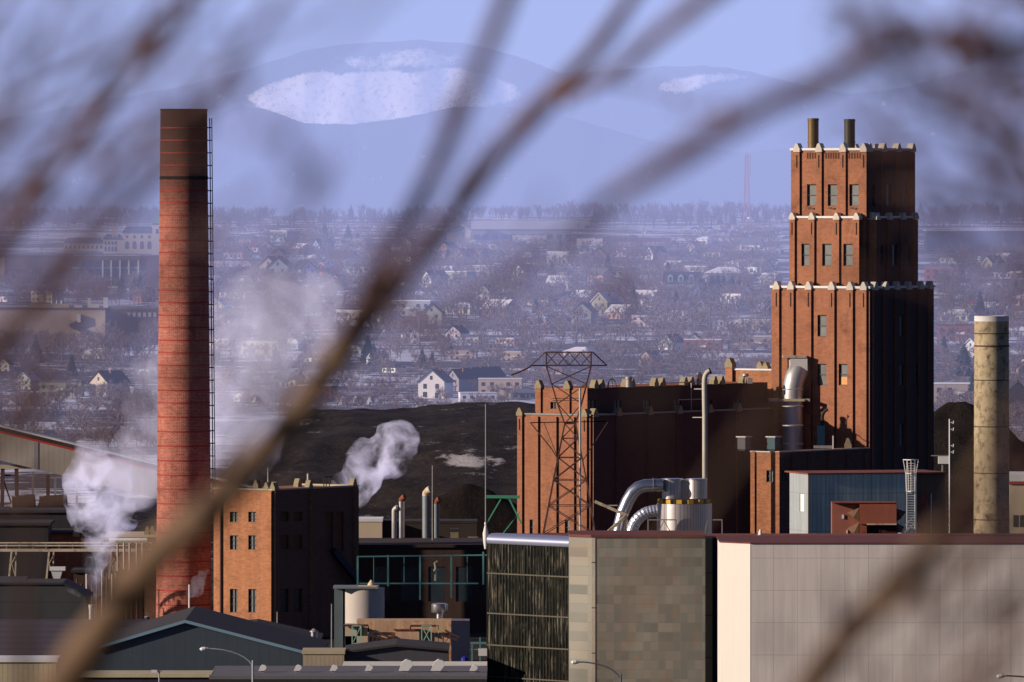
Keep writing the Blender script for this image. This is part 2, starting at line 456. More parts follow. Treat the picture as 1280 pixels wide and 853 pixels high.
def mtn_mat():
    m, t, b = newmat('forested_mountain_slope')
    g = t.node('ShaderNodeNewGeometry'); pos = g.outputs['Position']
    a = t.node('ShaderNodeAttribute'); a.attribute_name = 'snow'
    n = noise_out(t, pos, 0.03, 6, 0.75, sc3=(1, 0.1, 1.2))
    n2 = noise_out(t, pos, 0.12, 4, 0.7, sc3=(1, 0.05, 1))
    forest = t.mix(n2, (0.02, 0.028, 0.04), (0.055, 0.06, 0.075))
    k = t.ramp(t.math('ADD', a.outputs['Fac'], t.math('MULTIPLY', t.math('SUBTRACT', n, 0.5), 2.0)), 0.25, 0.72)
    k = t.math('MULTIPLY', k, t.ramp(n2, 0.18, 0.5)); k = t.math('MULTIPLY', k, 0.82)
    t.link(t.mix(k, forest, (0.95, 0.86, 0.86)), b.inputs['Base Color']); b.inputs['Roughness'].default_value = 0.95
    b.inputs['Specular IOR Level'].default_value = 0.0
    return m


MTN = mtn_mat()
def inpoly(x, y, poly):
    c = False; j = len(poly) - 1
    for i in range(len(poly)):
        xi, yi = poly[i]; xj, yj = poly[j]
        if (yi > y) != (yj > y) and x < (xj - xi) * (y - yi) / (yj - yi) + xi: c = not c
        j = i
    return c
SN1 = [(305, 122), (335, 110), (365, 98), (395, 90), (430, 94), (470, 88), (520, 92), (560, 84), (600, 92), (645, 108), (650, 126), (600, 134), (500, 150), (440, 160), (380, 160), (330, 140)]
SN1b = [(425, 78), (480, 66), (540, 60), (575, 72), (570, 82), (500, 84), (440, 86)]
SN2 = [(820, 112), (840, 100), (885, 94), (925, 92), (932, 97), (885, 103), (868, 112), (838, 117)]
SN3 = [(1078, 106), (1108, 102), (1115, 106), (1085, 110)]
RIDGE1 = [(-120, 175), (0, 150), (120, 128), (230, 108), (320, 84), (380, 64), (430, 56), (520, 50), (580, 54), (640, 68), (700, 92), (760, 90), (820, 84), (880, 82), (940, 90), (1000, 106), (1060, 118), (1120, 112), (1180, 96), (1240, 80), (1320, 66), (1400, 60)]
RIDGE2 = [(-120, 215), (0, 205), (120, 190), (230, 165), (300, 132), (330, 136), (380, 154), (440, 156), (500, 148), (570, 134), (640, 134), (720, 150), (820, 178), (930, 190), (1040, 182), (1140, 164), (1240, 136), (1320, 120), (1400, 118)]
def mountain(name, prof, D0, D1, snows):
    us = [-120 + 4.0 * i for i in range(381)]; vs = [i / 44.0 for i in range(45)] + [1.15, 1.5]
    def f(u, v):
        D = D0 + (D1 - D0) * v
        top = EZ - (interp(prof, u) - HY) * D1 / F + 2.0 * mnoise.noise(Vector((u * .05, 1.3, D0))) + (1.0 * mnoise.noise(Vector((u * .3, 2.3, D0))) if v > .93 else 0)
        h = top * (sin(v * pi / 2) ** 1.25 if v <= 1 else 1 - 0.5 * (v - 1))
        h *= 1 + 0.05 * mnoise.noise(Vector((u * .02, v * 3.0, D0 * .01))) * sin(min(v, 1) * pi)
        p = P(u, HY, D)
        py = HY + (EZ - h) * F / D
        s = 0.0
        if v <= 1:
            for sp in snows:
                c_ = sum(inpoly(u + dx_, py + dy_, sp) for dx_, dy_ in ((0, 0), (5, 0), (-5, 0), (0, 3), (0, -3), (9, 1), (-9, -1), (0, 5))) / 8
                s = max(s, c_ if sp is not SN1b else c_ * 0.6)
        return (p.x, D, h, s)
    o = sheet(name, us, vs, f, MTN, 'snow'); tag(o, kind='structure'); return o
mountain('mountains', RIDGE1, 14500, 15500, [SN1, SN1b, SN2, SN3])
mountain('foothills', RIDGE2, 12000, 12900, [])


def haze_mat():
    m, t, b = newmat('valley_haze'); t.n.remove(b)
    outn = [n for n in t.n if n.type == 'OUTPUT_MATERIAL'][0]
    g = t.node('ShaderNodeNewGeometry'); sx = t.node('ShaderNodeSeparateXYZ'); t.link(g.outputs['Position'], sx.inputs[0])
    y = sx.outputs[1]
    d = t.math('MULTIPLY', t.ramp(y, 1250, 1700), HZ_TOWN)
    d = t.math('SUBTRACT', d, t.math('MULTIPLY', t.ramp(y, 5800, 7600), HZ_TOWN - HZ_FAR))
    ab = t.node('ShaderNodeVolumeAbsorption'); ab.inputs['Color'].default_value = (0, 0, 0, 1); t.link(d, ab.inputs['Density'])
    em = t.node('ShaderNodeEmission'); t.link(t.mix(t.ramp(y, 6500, 7600), HZ_COL, HZ_COL2), em.inputs[0]); t.link(d, em.inputs[1])  # emission stands in for daylight scattered by the haze
    ad = t.node('ShaderNodeAddShader'); t.link(ab.outputs[0], ad.inputs[0]); t.link(em.outputs[0], ad.inputs[1]); t.link(ad.outputs[0], outn.inputs['Volume'])
    return m


HZ_TOWN, HZ_FAR, HZ_COL, HZ_COL2 = 1.85e-4, 0.15e-4, (0.47, 0.50, 0.93), (1.3, 2.2, 4.0)
HAZE = haze_mat()
hz = MB().prism([(-900, -80), (900, -80), (2200, 18200), (-2200, 18200)], -8, 900)
ho = tag(obj('haze', hz, HAZE), 'blue morning haze lying over the far town and mountains', kind='stuff')
HAZE.cycles.volume_step_rate = 1.0
HAZE.cycles.volume_sampling = 'MULTIPLE_IMPORTANCE'


# ------------------------------------------------------------------ buildings standing at an angle
class Bld:
    """a building whose near corner stands below photo column cpx at distance D; local x runs back along the shaded side, local y along the sunlit side"""
    def __init__(s, name, label, cat, cpx, D, a, group=None):
        s.a = radians(a); s.D = D; s.X = (cpx - CX) * D / F
        s.sa, s.ca = sin(s.a), cos(s.a)
        s.e = thing(name, label, cat, (s.X, D, 0), radians(90 - a), group)
    def sL(s, px, off=0.0):       # distance along the sunlit side (local y) on plane x = off
        q = (px - CX) / F; X, D = s.X + off * s.sa, s.D + off * s.ca
        return (X - q * D) / (s.ca + q * s.sa)
    def sR(s, px, off=0.0):
        q = (px - CX) / F; X, D = s.X - off * s.ca, s.D + off * s.sa
        return (q * D - X) / (s.sa - q * s.ca)
    def zL(s, py, y=0.0, off=0.0): return EZ - (py - HY) * (s.D + y * s.sa + off * s.ca) / F
    def zR(s, py, x=0.0, off=0.0): return EZ - (py - HY) * (s.D + x * s.ca + off * s.sa) / F
    def part(s, name, mb, m, smooth=False, parent=None): return obj(name, mb, m, parent or s.e, smooth)


def block(mb, x0, x1, y0, y1, z0, z1, hL=(), hR=(), depth=0.3, top=True):
    """box whose two visible sides have real openings; hL (y0,y1,z0,z1), hR (x0,x1,z0,z1)"""
    mb.wall((x0, y0, z0), (0, 1, 0), (1, 0, 0), y1 - y0, z0, z1, [(h[0] - y0, h[1] - y0, h[2], h[3]) for h in hL], depth)
    mb.wall((x0, y0, z0), (1, 0, 0), (0, 1, 0), x1 - x0, z0, z1, [(h[0] - x0, h[1] - x0, h[2], h[3]) for h in hR], depth)
    mb.quad((x1, y0, z0), (x1, y1, z0), (x1, y1, z1), (x1, y0, z1)); mb.quad((x0, y1, z0), (x0, y1, z1), (x1, y1, z1), (x1, y1, z0))
    if top: mb.quad((x0, y0, z1), (x1, y0, z1), (x1, y1, z1), (x0, y1, z1))
    return mb


def window(b, side, plane, a0, a1, z0, z1, depth=0.3, mulv=1, mulh=1, glass=None, fw=0.09, parent=None, frame=None):
    """window frame with its glass: side L (plane x) or R (plane y)"""
    m = MB(); g = MB(); d0, d1 = plane + depth - 0.14, plane + depth + 0.02
    def bx(mb, u0, u1, c0, c1, e0, e1):
        if side == 'L': mb.box(e0, u0, c0, e1, u1, c1)
        else: mb.box(u0, e0, c0, u1, e1, c1)
    bx(m, a0, a0 + fw, z0, z1, d0, d1); bx(m, a1 - fw, a1, z0, z1, d0, d1)
    bx(m, a0 + fw, a1 - fw, z0, z0 + fw, d0, d1); bx(m, a0 + fw, a1 - fw, z1 - fw, z1, d0, d1)
    for i in range(mulv - 1):
        c = a0 + (a1 - a0) * (i + 1) / mulv; bx(m, c - fw / 3, c + fw / 3, z0 + fw, z1 - fw, d0 + .02, d1)
    for i in range(mulh - 1):
        c = z0 + (z1 - z0) * (i + 1) / mulh; bx(m, a0 + fw, a1 - fw, c - fw / 2, c + fw / 2, d0 + .03, d1)
    bx(g, a0 + fw * .5, a1 - fw * .5, z0 + fw * .5, z1 - fw * .5, d1 + 0.005, d1 + 0.03)
    o = obj('window', m, frame or FRAME, parent or b.e); obj('pane', g, glass or GLASS, o); return o


PINP = [(-.5, 0), (.5, 0), (.5, .42), (.36, .62), (.24, .9), (.1, 1.08), (-.1, 1.08), (-.24, .9), (-.36, .62), (-.5, .42)]
def pinnacle(b, side, plane, c, z, w=0.95, h=1.0, d=0.75, m=None, parent=None):
    mb = MB()
    if side == 'L': mb.extrude([(plane - .12, c + u * w, z + v * h) for u, v in PINP], (d, 0, 0))
    else: mb.extrude([(c + u * w, plane - .12, z + v * h) for u, v in PINP], (0, d, 0))
    return obj('pinnacle', mb, m or STONE, parent or b.e)


def pilaster(b, side, plane, c, z0, z1, w=0.7, d=0.28, m=None, slot=0.0):
    mb = MB()
    if side == 'L': mb.box(plane - d, c - w / 2, z0, plane - .002, c + w / 2, z1)
    else: mb.box(c - w / 2, plane - d, z0, c + w / 2, plane - .002, z1)
    o = obj('pilaster', mb, m or BRICK, b.e)
    if slot:
        s2 = MB()
        if side == 'L': s2.box(plane - d - .02, c - .09, z1 - slot, plane - d + .01, c + .09, z1 - .35)
        else: s2.box(c - .09, plane - d - .02, z1 - slot, c + .09, plane - d + .01, z1 - .35)
        obj('groove', s2, BLACK, o)
    return o


# ---- the stepped brick tower
T = Bld('stepped_brick_tower', 'tall stepped brick mill tower with white stone pinnacles around its three setbacks', 'tower', 1087, 1145, 35.6)
SQ = 15.4
zt1, zt2, zt3 = T.zL(361), T.zL(273, 3), T.zL(188, 3)
lw, rw = [], []
for px, a, b_ in ((1027.5, 394, 421), (1027.5, 455, 482), (1054, 455, 482)):
    y = T.sL(px); lw.append((y - .7, y + .7, T.zL(b_, y), T.zL(a, y)))
for px, a, b_ in ((1127, 394, 421), (1108, 455, 482), (1127, 455, 482), (1147, 455, 482), (1127, 530, 558)):
    x = T.sR(px); rw.append((x - .7, x + .7, T.zR(b_, x), T.zR(a, x)))
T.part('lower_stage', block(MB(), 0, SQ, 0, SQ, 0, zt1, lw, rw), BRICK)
for h in lw: window(T, 'L', 0, *h, mulh=2)
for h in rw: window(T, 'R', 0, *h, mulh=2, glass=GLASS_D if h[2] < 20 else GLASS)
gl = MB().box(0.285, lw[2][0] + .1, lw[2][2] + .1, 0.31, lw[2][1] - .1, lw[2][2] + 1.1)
obj('painted_reflection', gl, M('sunlit_orange_reflection', (0.75, 0.36, 0.12), 0.4), T.e)  # orange plate painted as sunlight reflected in the lower pane
LP = [972, 990, 1012, 1041, 1064, 1081]
for px in LP:
    y = T.sL(px); pilaster(T, 'L', 0, y, 0, zt1 - .25, 0.85, 0.3, slot=2.2); pinnacle(T, 'L', -.3, y, zt1 - .2, 1.0, 1.0, 0.8)
for x in (1.0, 3.6, 6.3, 9.1, 12.0, 14.3):
    pilaster(T, 'R', 0, x, 0, zt1 - .25, 0.85, 0.3); pinnacle(T, 'R', -.3, x, zt1 - .2, 1.0, 1.0, 0.8)
T.part('coping', MB().box(-.14, -.14, zt1, .5, SQ + .14, zt1 + .3).box(.5, -.14, zt1, SQ + .14, .5, zt1 + .3).box(SQ - .5, .5, zt1, SQ + .14, SQ + .14, zt1 + .3).box(.5, SQ - .5, zt1, SQ - .5, SQ + .14, zt1 + .3), SNOWY)
# middle stage: a cross-shaped plan
a0, a1, a2 = 1.0, 1.9, 2.75; b0, b1, b2 = SQ - a0, SQ - a1, SQ - a2
plan = [(a0, a2), (a1, a2), (a1, a1), (a2, a1), (a2, a0), (b2, a0), (b2, a1), (b1, a1), (b1, a2), (b0, a2), (b0, b2), (b1, b2), (b1, b1), (b2, b1), (b2, b0), (a2, b0), (a2, b1), (a1, b1), (a1, b2), (a0, b2)]
mh, mr = [], []
for px in (1007.5, 1033.5, 1060):
    y = T.sL(px, a0); mh.append((y - .72, y + .72, T.zL(333, y), T.zL(305, y)))
for px in (1101.5, 1119, 1137):
    x = T.sR(px, a0); mr.append((x - .7, x + .7, T.zR(333, x), T.zR(305, x)))
mb = MB()
mb.wall((a0, a2, zt1 + .01), (0, 1, 0), (1, 0, 0), b2 - a2, zt1 + .01, zt2, [(h[0] - a2, h[1] - a2, h[2], h[3]) for h in mh])
mb.wall((a2, a0, zt1 + .01), (1, 0, 0), (0, 1, 0), b2 - a2, zt1 + .01, zt2, [(h[0] - a2, h[1] - a2, h[2], h[3]) for h in mr])
n = len(plan); base = len(mb.v)
mb.v += [(x, y, zt1 + .01) for x, y in plan] + [(x, y, zt2) for x, y in plan]
for i in range(n):
    j = (i + 1) % n
    if i in (4, 19): continue
    mb.f.append((base + i, base + j, base + n + j, base + n + i))
mb.f.append(tuple(base + n + i for i in range(n)))
T.part('middle_stage', mb, BRICK)
for h in mh: window(T, 'L', a0, *h, mulh=2)
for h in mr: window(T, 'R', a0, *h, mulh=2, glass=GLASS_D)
for px in (991.5, 1016, 1047, 1072):
    y = T.sL(px, a0); pilaster(T, 'L', a0, y, zt1 + .01, zt2 - .25, 0.8, 0.28, slot=1.9); pinnacle(T, 'L', a0 - .28, y, zt2 - .2, .95, .85, .8)
for x in (3.1, 6.1, 9.3, 12.3):
    pilaster(T, 'R', a0, x, zt1 + .01, zt2 - .25, 0.8, 0.28); pinnacle(T, 'R', a0 - .28, x, zt2 - .2, .95, .85, .8)
pinnacle(T, 'L', a2 - .2, a0 + .45, zt2 - .2, 1.0, .9, .8)
T.part('coping', MB().box(a0 - .12, a2 - .12, zt2, a0 + .35, b2 + .12, zt2 + .27).box(a2 - .12, a0 - .12, zt2, b2 + .12, a0 + .35, zt2 + .27).box(a1 - .1, a1 - .1, zt2 - .004, a1 + .3, a2 + .2, zt2 + .25), SNOWY)
# upper stage
u0, u1 = 1.86, SQ - 1.86
uh, ur = [], []
for px in (1014.5, 1040.5, 1067.5):
    y = T.sL(px, u0); uh.append((y - .72, y + .72, T.zL(258, y), T.zL(230.5, y)))
for px in (1091, 1112, 1133):
    x = T.sR(px, u0); ur.append((x - .7, x + .7, T.zR(258, x), T.zR(230.5, x)))
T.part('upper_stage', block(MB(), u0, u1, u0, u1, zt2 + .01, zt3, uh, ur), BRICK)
for h in uh: window(T, 'L', u0, *h, mulh=2)
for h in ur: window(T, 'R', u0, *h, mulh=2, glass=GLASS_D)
for px in (997.5, 1025, 1055, 1081):
    y = T.sL(px, u0); pilaster(T, 'L', u0, y, zt2 + .01, zt3 - .25, 0.85, 0.28, slot=2.0); pinnacle(T, 'L', u0 - .28, y, zt3 - .2, 1.0, 1.05, .9)
for x in (2.5, 6.0, 9.4, 12.9):
    pilaster(T, 'R', u0, x, zt2 + .01, zt3 - .25, 0.85, 0.28); pinnacle(T, 'R', u0 - .28, x, zt3 - .2, 1.0, 1.05, .9)
for k in range(3):                                     # pinnacles of the far parapets
    mbq = MB().extrude([(u1 - .5, u0 + 2.5 + 3.3 * k + u * .95, zt3 - .2 + v) for u, v in PINP], (.7, 0, 0)); obj('pinnacle', mbq, STONE, T.e)
T.part('coping', MB().box(u0 - .12, u0 - .12, zt3, u0 + .4, u1 + .12, zt3 + .3).box(u0 + .4, u0 - .12, zt3, u1 + .12, u0 + .4, zt3 + .3).box(u1 - .4, u0 + .4, zt3, u1 + .12, u1 + .12, zt3 + .3), SNOWY)
SLOT = M('shadowed_slots', (0.09, 0.035, 0.02), 0.9)
for p0, p1, nn in ((1008, 1024, 5), (1031, 1053, 7), (1060, 1077, 5)):      # slots in the parapet
    fr = MB()
    for i in range(nn):
        y = T.sL(p0 + (p1 - p0) * (i + .5) / nn, u0); fr.box(u0 - .012, y - .13, T.zL(198.5, y), u0 + .05, y + .13, T.zL(191, y))
    T.part('slotted_frieze', fr, SLOT)
for px in (1014.5, 1040.5, 1067.5):
    y = T.sL(px, u0); sills = MB().box(u0 - .1, y - .45, T.zL(262, y), u0 - .003, y - .1, T.zL(260, y)).box(u0 - .08, y + .1, T.zL(261, y), u0 - .003, y + .6, T.zL(259.5, y))
    T.part('sill_bracket', sills, STEEL_RUST)
# the two stacks on the tower roof
def roof_stack(px, top, ph, m, label):
    D = 1157; k = F / D; c = P(px, 186, D); r = 6.8 / k
    zz = EZ - (top - HY) / k
    st = thing('roof_stack', label, 'chimney', (c.x, c.y, zt3))
    obj('pipe', MB().lathe([(r, 0), (r, zz - zt3), (r * .9, zz - zt3), (r * .86, zz - zt3 - 1.0)], 20), m, st, 40)
    obj('collar', MB().lathe([(r + .06, 1.0), (r + .06, 1.15)], 20), m, st)
    obj('collar', MB().lathe([(r + .05, zz - zt3 - .3), (r + .05, zz - zt3 - .1)], 20), m, st)
roof_stack(1016.5, 148, 0, M('brown_patinated_pipe', (0.2, 0.14, 0.06), 0.5, 0.3, streak=0.4), 'brownish metal stack on the tower roof, nearer the tower\'s left edge')
roof_stack(1062, 149, 0, M('green_black_pipe', (0.07, 0.075, 0.06), 0.5, 0.3, streak=0.4), 'dark greenish metal stack in the middle of the tower roof')

# ---- main mill building
B = Bld('brick_mill_building', 'long brick mill building with stone pinnacles between the lattice pylon and stepped tower', 'building', 738, 1120, 35.6)
zlow = B.zL(520); zhi = B.zL(485.5, 3)
yl = B.sL(647.5); xr = B.sR(972)
B.part('lower_wall', block(MB(), 0, xr, 0, yl, 0, zlow, [(B.sL(712), B.sL(706), B.zL(670, 3), B.zL(650, 3)), (B.sL(668), B.sL(662), B.zL(670, 7), B.zL(650, 7))], []), BRICK)
for h in [(B.sL(712), B.sL(706), B.zL(670, 3), B.zL(650, 3)), (B.sL(668), B.sL(662), B.zL(670, 7), B.zL(650, 7))]: window(B, 'L', 0, *h, mulh=2)
ui = 1.6; uy1 = B.sL(669, ui); uy0 = 1.6
whL = [(B.sL(695.5, ui), B.sL(688, ui), B.zL(512, 4, 1.6), B.zL(503, 4, 1.6))]
whR = []
for px in (741, 773, 809, 848, 886, 922):
    x = B.sR(px, uy0); whR.append((x - .9, x + .9, B.zR(511, x, uy0), B.zR(500, x, uy0)))
B.part('clerestory', block(MB(), ui, xr, uy0, uy1, zlow + .01, zhi, whL, whR), BRICK)
for h in whL: window(B, 'L', ui, *h, mulv=2)
for h in whR: window(B, 'R', uy0, *h, mulv=2, mulh=2)
for px in (651, 671, 694, 716, 732):
    y = B.sL(px); pilaster(B, 'L', 0, y, 0, zlow - .2, 0.75, 0.28, slot=1.8 if px in (651, 732) else 0)
for px in (651, 732):
    pinnacle(B, 'L', -.28, B.sL(px), zlow - .15, .95, .95, .8, STONE_G)
for px in (742, 772, 811, 848, 886, 922):
    x = B.sR(px); pilaster(B, 'R', 0, x, 0, zlow - .2, 0.9, 0.3); pinnacle(B, 'R', -.28, x, zlow - .15, 1.1, 1.0, .8, STONE_G)
for px in (674, 710):
    y = B.sL(px, ui); pilaster(B, 'L', ui, y, zlow, zhi - .2, .8, .25); pinnacle(B, 'L', ui - .25, y, zhi - .15, 1.0, 1.0, .8, STONE_G)
for px in (745, 753, 784, 791, 820, 829, 857, 865, 894, 903, 930):
    x = B.sR(px, uy0); pinnacle(B, 'R', uy0, x, zhi - .1, 1.0, 1.05, .8, STONE_G)
B.part('coping', MB().box(-.12, -.12, zlow, .35, yl + .1, zlow + .2).box(.35, -.12, zlow, xr, .35, zlow + .2), M('grey_stone_coping', (0.3, 0.29, 0.28), 0.8))
B.part('roof_rail', MB().bar((B.sR(832, 1), 1, zhi + .35), (B.sR(880, 1), 1, zhi + .35), .1).bar((B.sR(864, .9), .9, zlow + .2), (B.sR(864, .9), .9, zhi + .3), .1).bar((B.sR(848, .9), .9, zlow + 1.6), (B.sR(880, .9), .9, zlow + 1.6), .1), METAL_D)
hp = B.sR(765, 1.2)
B.part('ladder_hoop', MB().path([(hp + 1.0 * cos(t * pi / 8) - .0, 1.2, zhi + 1.1 * sin(t * pi / 8)) for t in range(9)], .05, 5).path([(hp + .5 * cos(t * pi / 8), 1.4, zhi + 1.1 * sin(t * pi / 8)) for t in range(9)], .05, 5), STEEL_RUST)
# roof vents
for i, (px, py, wd, h, m, lab) in enumerate(((786, 473, 8, 1.3, METAL_D, 'pale metal vent drum on the mill roof near the pylon'), (874, 472, 7, 1.5, METAL, 'bright silver vent drum on the mill roof beside the bent pipe'))):
    c = P(px, 485, 1142 if i else 1128); r = wd / 2 / 9.7
    v = thing('roof_vent', lab, 'vent', (c.x, c.y, zhi), 0, 'vents on the mill roof')
    obj('drum', MB().lathe([(r, 0), (r, h * .75), (r * 1.15, h * .8), (r * 1.15, h), (r * .5, h + .15)], 16), m, v, 40)
    obj('collar', MB().lathe([(r + .05, .3), (r + .05, .45)], 16), METAL_D, v)

# brick penthouse behind
N = Bld('brick_penthouse', 'small sunlit brick penthouse with white coping rising left of the stepped tower', 'building', 980, 1157, 35.6)
zp = N.zL(463, 6)
y9 = N.sL(908)
N.part('wall', block(MB(), 0, 6, -2, y9, B.zL(520), zp), BRICK_SM)
N.part('coping', MB().box(-.12, -2, zp, .4, y9 - 1.2, zp + .22).box(-.25, N.sL(910), zp - .35, .35, N.sL(917), zp - .2), SNOWY)
pilaster(N, 'L', 0, N.sL(913), B.zL(520), zp + .5, 1.1, .4, BRICK_SM); pinnacle(N, 'L', -.4, N.sL(913), zp + .3, 1.2, 1.2, 1.0, STONE_G)
pinnacle(N, 'L', 0.5, N.sL(947), zp + .2, .9, .9, .8, STONE_G); pinnacle(N, 'L', 0.3, N.sL(955), zp + .1, .9, .9, .8, STONE_G)
c = P(932, 484, 1148)
gv = thing('goose_vent', 'dark round vent cap on a thin post in front of the brick penthouse', 'vent', (c.x, c.y, zhi))
obj('post', MB().path([(0, 0, 0), (0, 0, .9)], .09, 8), METAL_D, gv); obj('cap', MB().lathe([(.25, .9), (.45, 1.0), (.42, 1.25), (.1, 1.35)], 14), METAL_D, gv, 40)
obj('box', MB().box(.25, -.3, 0, .9, .3, .75), METAL_D, gv)

# ---- annex at the tower foot
A = Bld('brick_annex', 'low brick annex with round windows at the foot of the stepped tower', 'building', 974, 1112, 35.6)
za = A.zL(566)
yw = A.sL(938); xw = A.sR(1087)
hl = [(A.sL(966), A.sL(958), A.zL(603, 2), A.zL(588, 2))]
hr = [(A.sR(977), A.sR(984), A.zR(602, .5), A.zR(588, .5))]
A.part('wall', block(MB(), 0, xw, 0, yw, 0, za, hl, hr), BRICK_D)
for h in hl: window(A, 'L', 0, *h, mulv=2, mulh=2)
for h in hr: window(A, 'R', 0, *h, mulv=2, mulh=2)
for px in (942, 973): pilaster(A, 'L', 0, A.sL(px), 0, za + .1, .6, .22, BRICK_D)
for px in (992, 1012, 1037, 1060, 1083): pilaster(A, 'R', 0, A.sR(px), 0, za - .1, .8, .25, BRICK_D)
A.part('coping', MB().box(-.1, -.1, za, .4, yw, za + .15).box(.4, -.1, za, xw, .4, za + .15), METAL_D)
UNITG, UNITT = M('shade_grey_casing', (.1, .1, .12), .7), M('shade_teal_casing', (.05, .11, .13), .7)  # dark casing colours stand in for the shadow lying on both boxes
for px, m_, lab in ((930, UNITG, 'grey louvred box on the annex roof, left of the two'), (967, UNITT, 'teal louvred box on the annex roof beside the big duct')):
    c = P(px, 566, 1120); u = thing('roof_unit', lab, 'roof unit', (c.x, c.y, za), radians(54), 'boxes on the annex roof')
    obj('casing', MB().box(-.6, -.6, .2, .6, .6, 1.7), m_, u); obj('hood', MB().box(-.75, -.75, 1.7, .75, .75, 1.85), METAL_D, u); obj('curb', MB().box(-.5, -.5, 0, .5, .5, .2), DARK, u)
c = P(1056, 566, 1130)
pr = thing('stone_finial', 'pair of small stone finials on the annex parapet at the tower corner', 'finial', (c.x - .5, c.y - 3, za))
obj('post', MB().box(-1.2, -.1, 0, -1.05, .1, 1.7), WHITE, pr); obj('finial', MB().extrude([(u * .9 + .8, 0, v * 1.3) for u, v in PINP], (0, .6, 0)), STONE_G, pr)
obj('rail', MB().box(-3.6, -.1, .1, -1.2, .1, .45), METAL_D, pr)

# ---- big duct on the tower
def Q(px, py, D): return P(px, py, D)
DUCTM = M('weathered_duct_metal', (0.58, 0.57, 0.56), 0.48, 0.65, var=.15, streak=.2)
du = thing('elbow_duct', 'large silver elbow duct rising from the annex roof into the sunlit side of the tower', 'duct', tuple(P(990, 566, 1149.8)))
L0 = Vector(du.location)
def rel(L): return lambda px, py, D: P(px, py, D) - L
q = rel(L0)
pts = [q(991, 720, 1149.8), q(991, 534, 1149.8), q(991, 500, 1149.8), q(991, 492, 1149.8), q(991.5, 483, 1149.8), q(993.5, 474, 1149.9), q(997, 466, 1150.2), q(1001, 460, 1150.8), q(1003, 457, 1153)]
obj('duct', MB().path(pts, [1.3, 1.3, 1.3, 1.3, 1.3, 1.33, 1.33, 1.3, 1.3], 24), DUCTM, du, 35)
for py in (555, 532, 508, 487):
    p = q(991, py, 1138); obj('flange', MB().lathe([(1.36, p.z - .06), (1.36, p.z + .06)], 24, (p.x, p.y)), METAL_D, du)
p = q(1002, 455, 1149.5)
obj('wall_box', MB().box(p.x - 1.5, p.y - .2, p.z - 1.0, p.x + .75, p.y + 3, p.z + .7), WHITE, du)
can = thing('steel_canopy', 'cream steel canopy above the top of the elbow duct on the tower', 'canopy', tuple(P(993, 446, 1149.8)))
obj('slab', MB().box(-1.5, -.6, -.16, 1.6, 2.5, .12), CREAMST, can); obj('post', MB().box(-.9, .9, -1.8, -.7, 1.1, -.16), STEEL_RUST, can)
pf = thing('steel_platform', 'cream steel platform with braces around the elbow duct halfway up the tower', 'platform', tuple(P(986, 500, 1149.8)))
obj('deck', MB().box(-2.6, -1.6, -.16, -1.35, 1.2, .16).box(2.0, -1.6, -.16, 2.7, .6, .16).box(-1.35, -1.75, -.16, 2.0, -1.55, .16), CREAMST, pf)
obj('brace', MB().bar((-2.3, -1.2, -.15), (-.8, .5, -2.3), .12).bar((1.8, -1.4, -.16), (3.4, 1.8, -3.2), .12), STEEL_RUST, pf)
c = P(1026, 566, 1146)
sp = thing('bent_exhaust_pipe', 'small dark exhaust pipe with curved top against the sunlit tower wall', 'pipe', tuple(c))
k = 1131 / F
obj('casing', MB().box(-.5, -.4, -18, .5, .4, 3.5), TEAL, sp)
obj('pipe', MB().path([(.2, 0, 3.5), (.2, 0, 4.6), (.3, 0, 5.1), (.6, 0, 5.5), (.9, -.1, 5.6)], .22, 10), DARK, sp, 40)
obj('brace', MB().bar((-.5, .1, 3.2), (-2.0, .4, 3.4), .1).bar((-.5, 0, 2.2), (-.9, .2, .3), .08).bar((-.9, 0, 2.2), (-.4, .2, .3), .08), STEEL_RUST, sp)

# ---- bent silver vent pipe in front of the main building
c = P(881, 640, 1110); q = rel(c)
vp = thing('vent_pipe', 'tall slim pipe with bent top rising above the mill roofline', 'pipe', tuple(c))
obj('pipe', MB().path([q(881, 668, 1110), q(881, 520, 1110), q(880.5, 482, 1110), q(880.8, 474, 1110), q(882, 469, 1110), q(884.5, 465.5, 1110), q(888, 463.5, 1110)], .32, 14), PIPE_B, vp, 40)
obj('mouth', MB().path([q(886.8, 464.1, 1110), q(888.6, 463.3, 1110)], .40, 14), BLACK, vp)
obj('bracket', MB().bar(q(868, 486.5, 1112), q(880, 486.5, 1110), .12).bar(q(866, 522, 1112), q(880, 522, 1110), .1), METAL_D, vp)

# ---- cyclone tank
c = P(855.5, 668, 1040); q = rel(c); k = 1040 / F
tk = thing('ribbed_silver_tank', 'big ribbed silver tank with yellow blocked ring and two fat ducts', 'tank', tuple(c))
rz = lambda py: (668 - py) * k
obj('lower_drum', MB().lathe([(3.25, -14), (3.25, rz(629.5))], 40), METAL_R, tk, 30)
obj('ring', MB().lathe([(2.95, rz(629.5)), (2.95, rz(623.5))], 32), BLACK, tk, 30)
blk = MB()
for i in range(14):
    a = 2 * pi * i / 14; ca, sa = cos(a), sin(a); z0, z1 = rz(629), rz(624)
    blk = MB().extrude([(3.15 * cos(a + d), 3.15 * sin(a + d), z0) for d in (-.1, .1)] + [(3.15 * cos(a + d), 3.15 * sin(a + d), z1) for d in (.1, -.1)], (-.25 * ca, -.25 * sa, 0))
    obj('yellow_block', blk, YELLOW, tk)
up = q(840.5, 623.5, 1039)
obj('upper_drum', MB().lathe([(1.22, up.z), (1.22, rz(598.5))], 28, (up.x, -.9)), METAL_R, tk, 30)
up2 = q(871, 623.5, 1039)
obj('upper_drum', MB().lathe([(1.2, up2.z), (1.2, rz(598.5))], 28, (up2.x, -.8)), METAL_R, tk, 30)
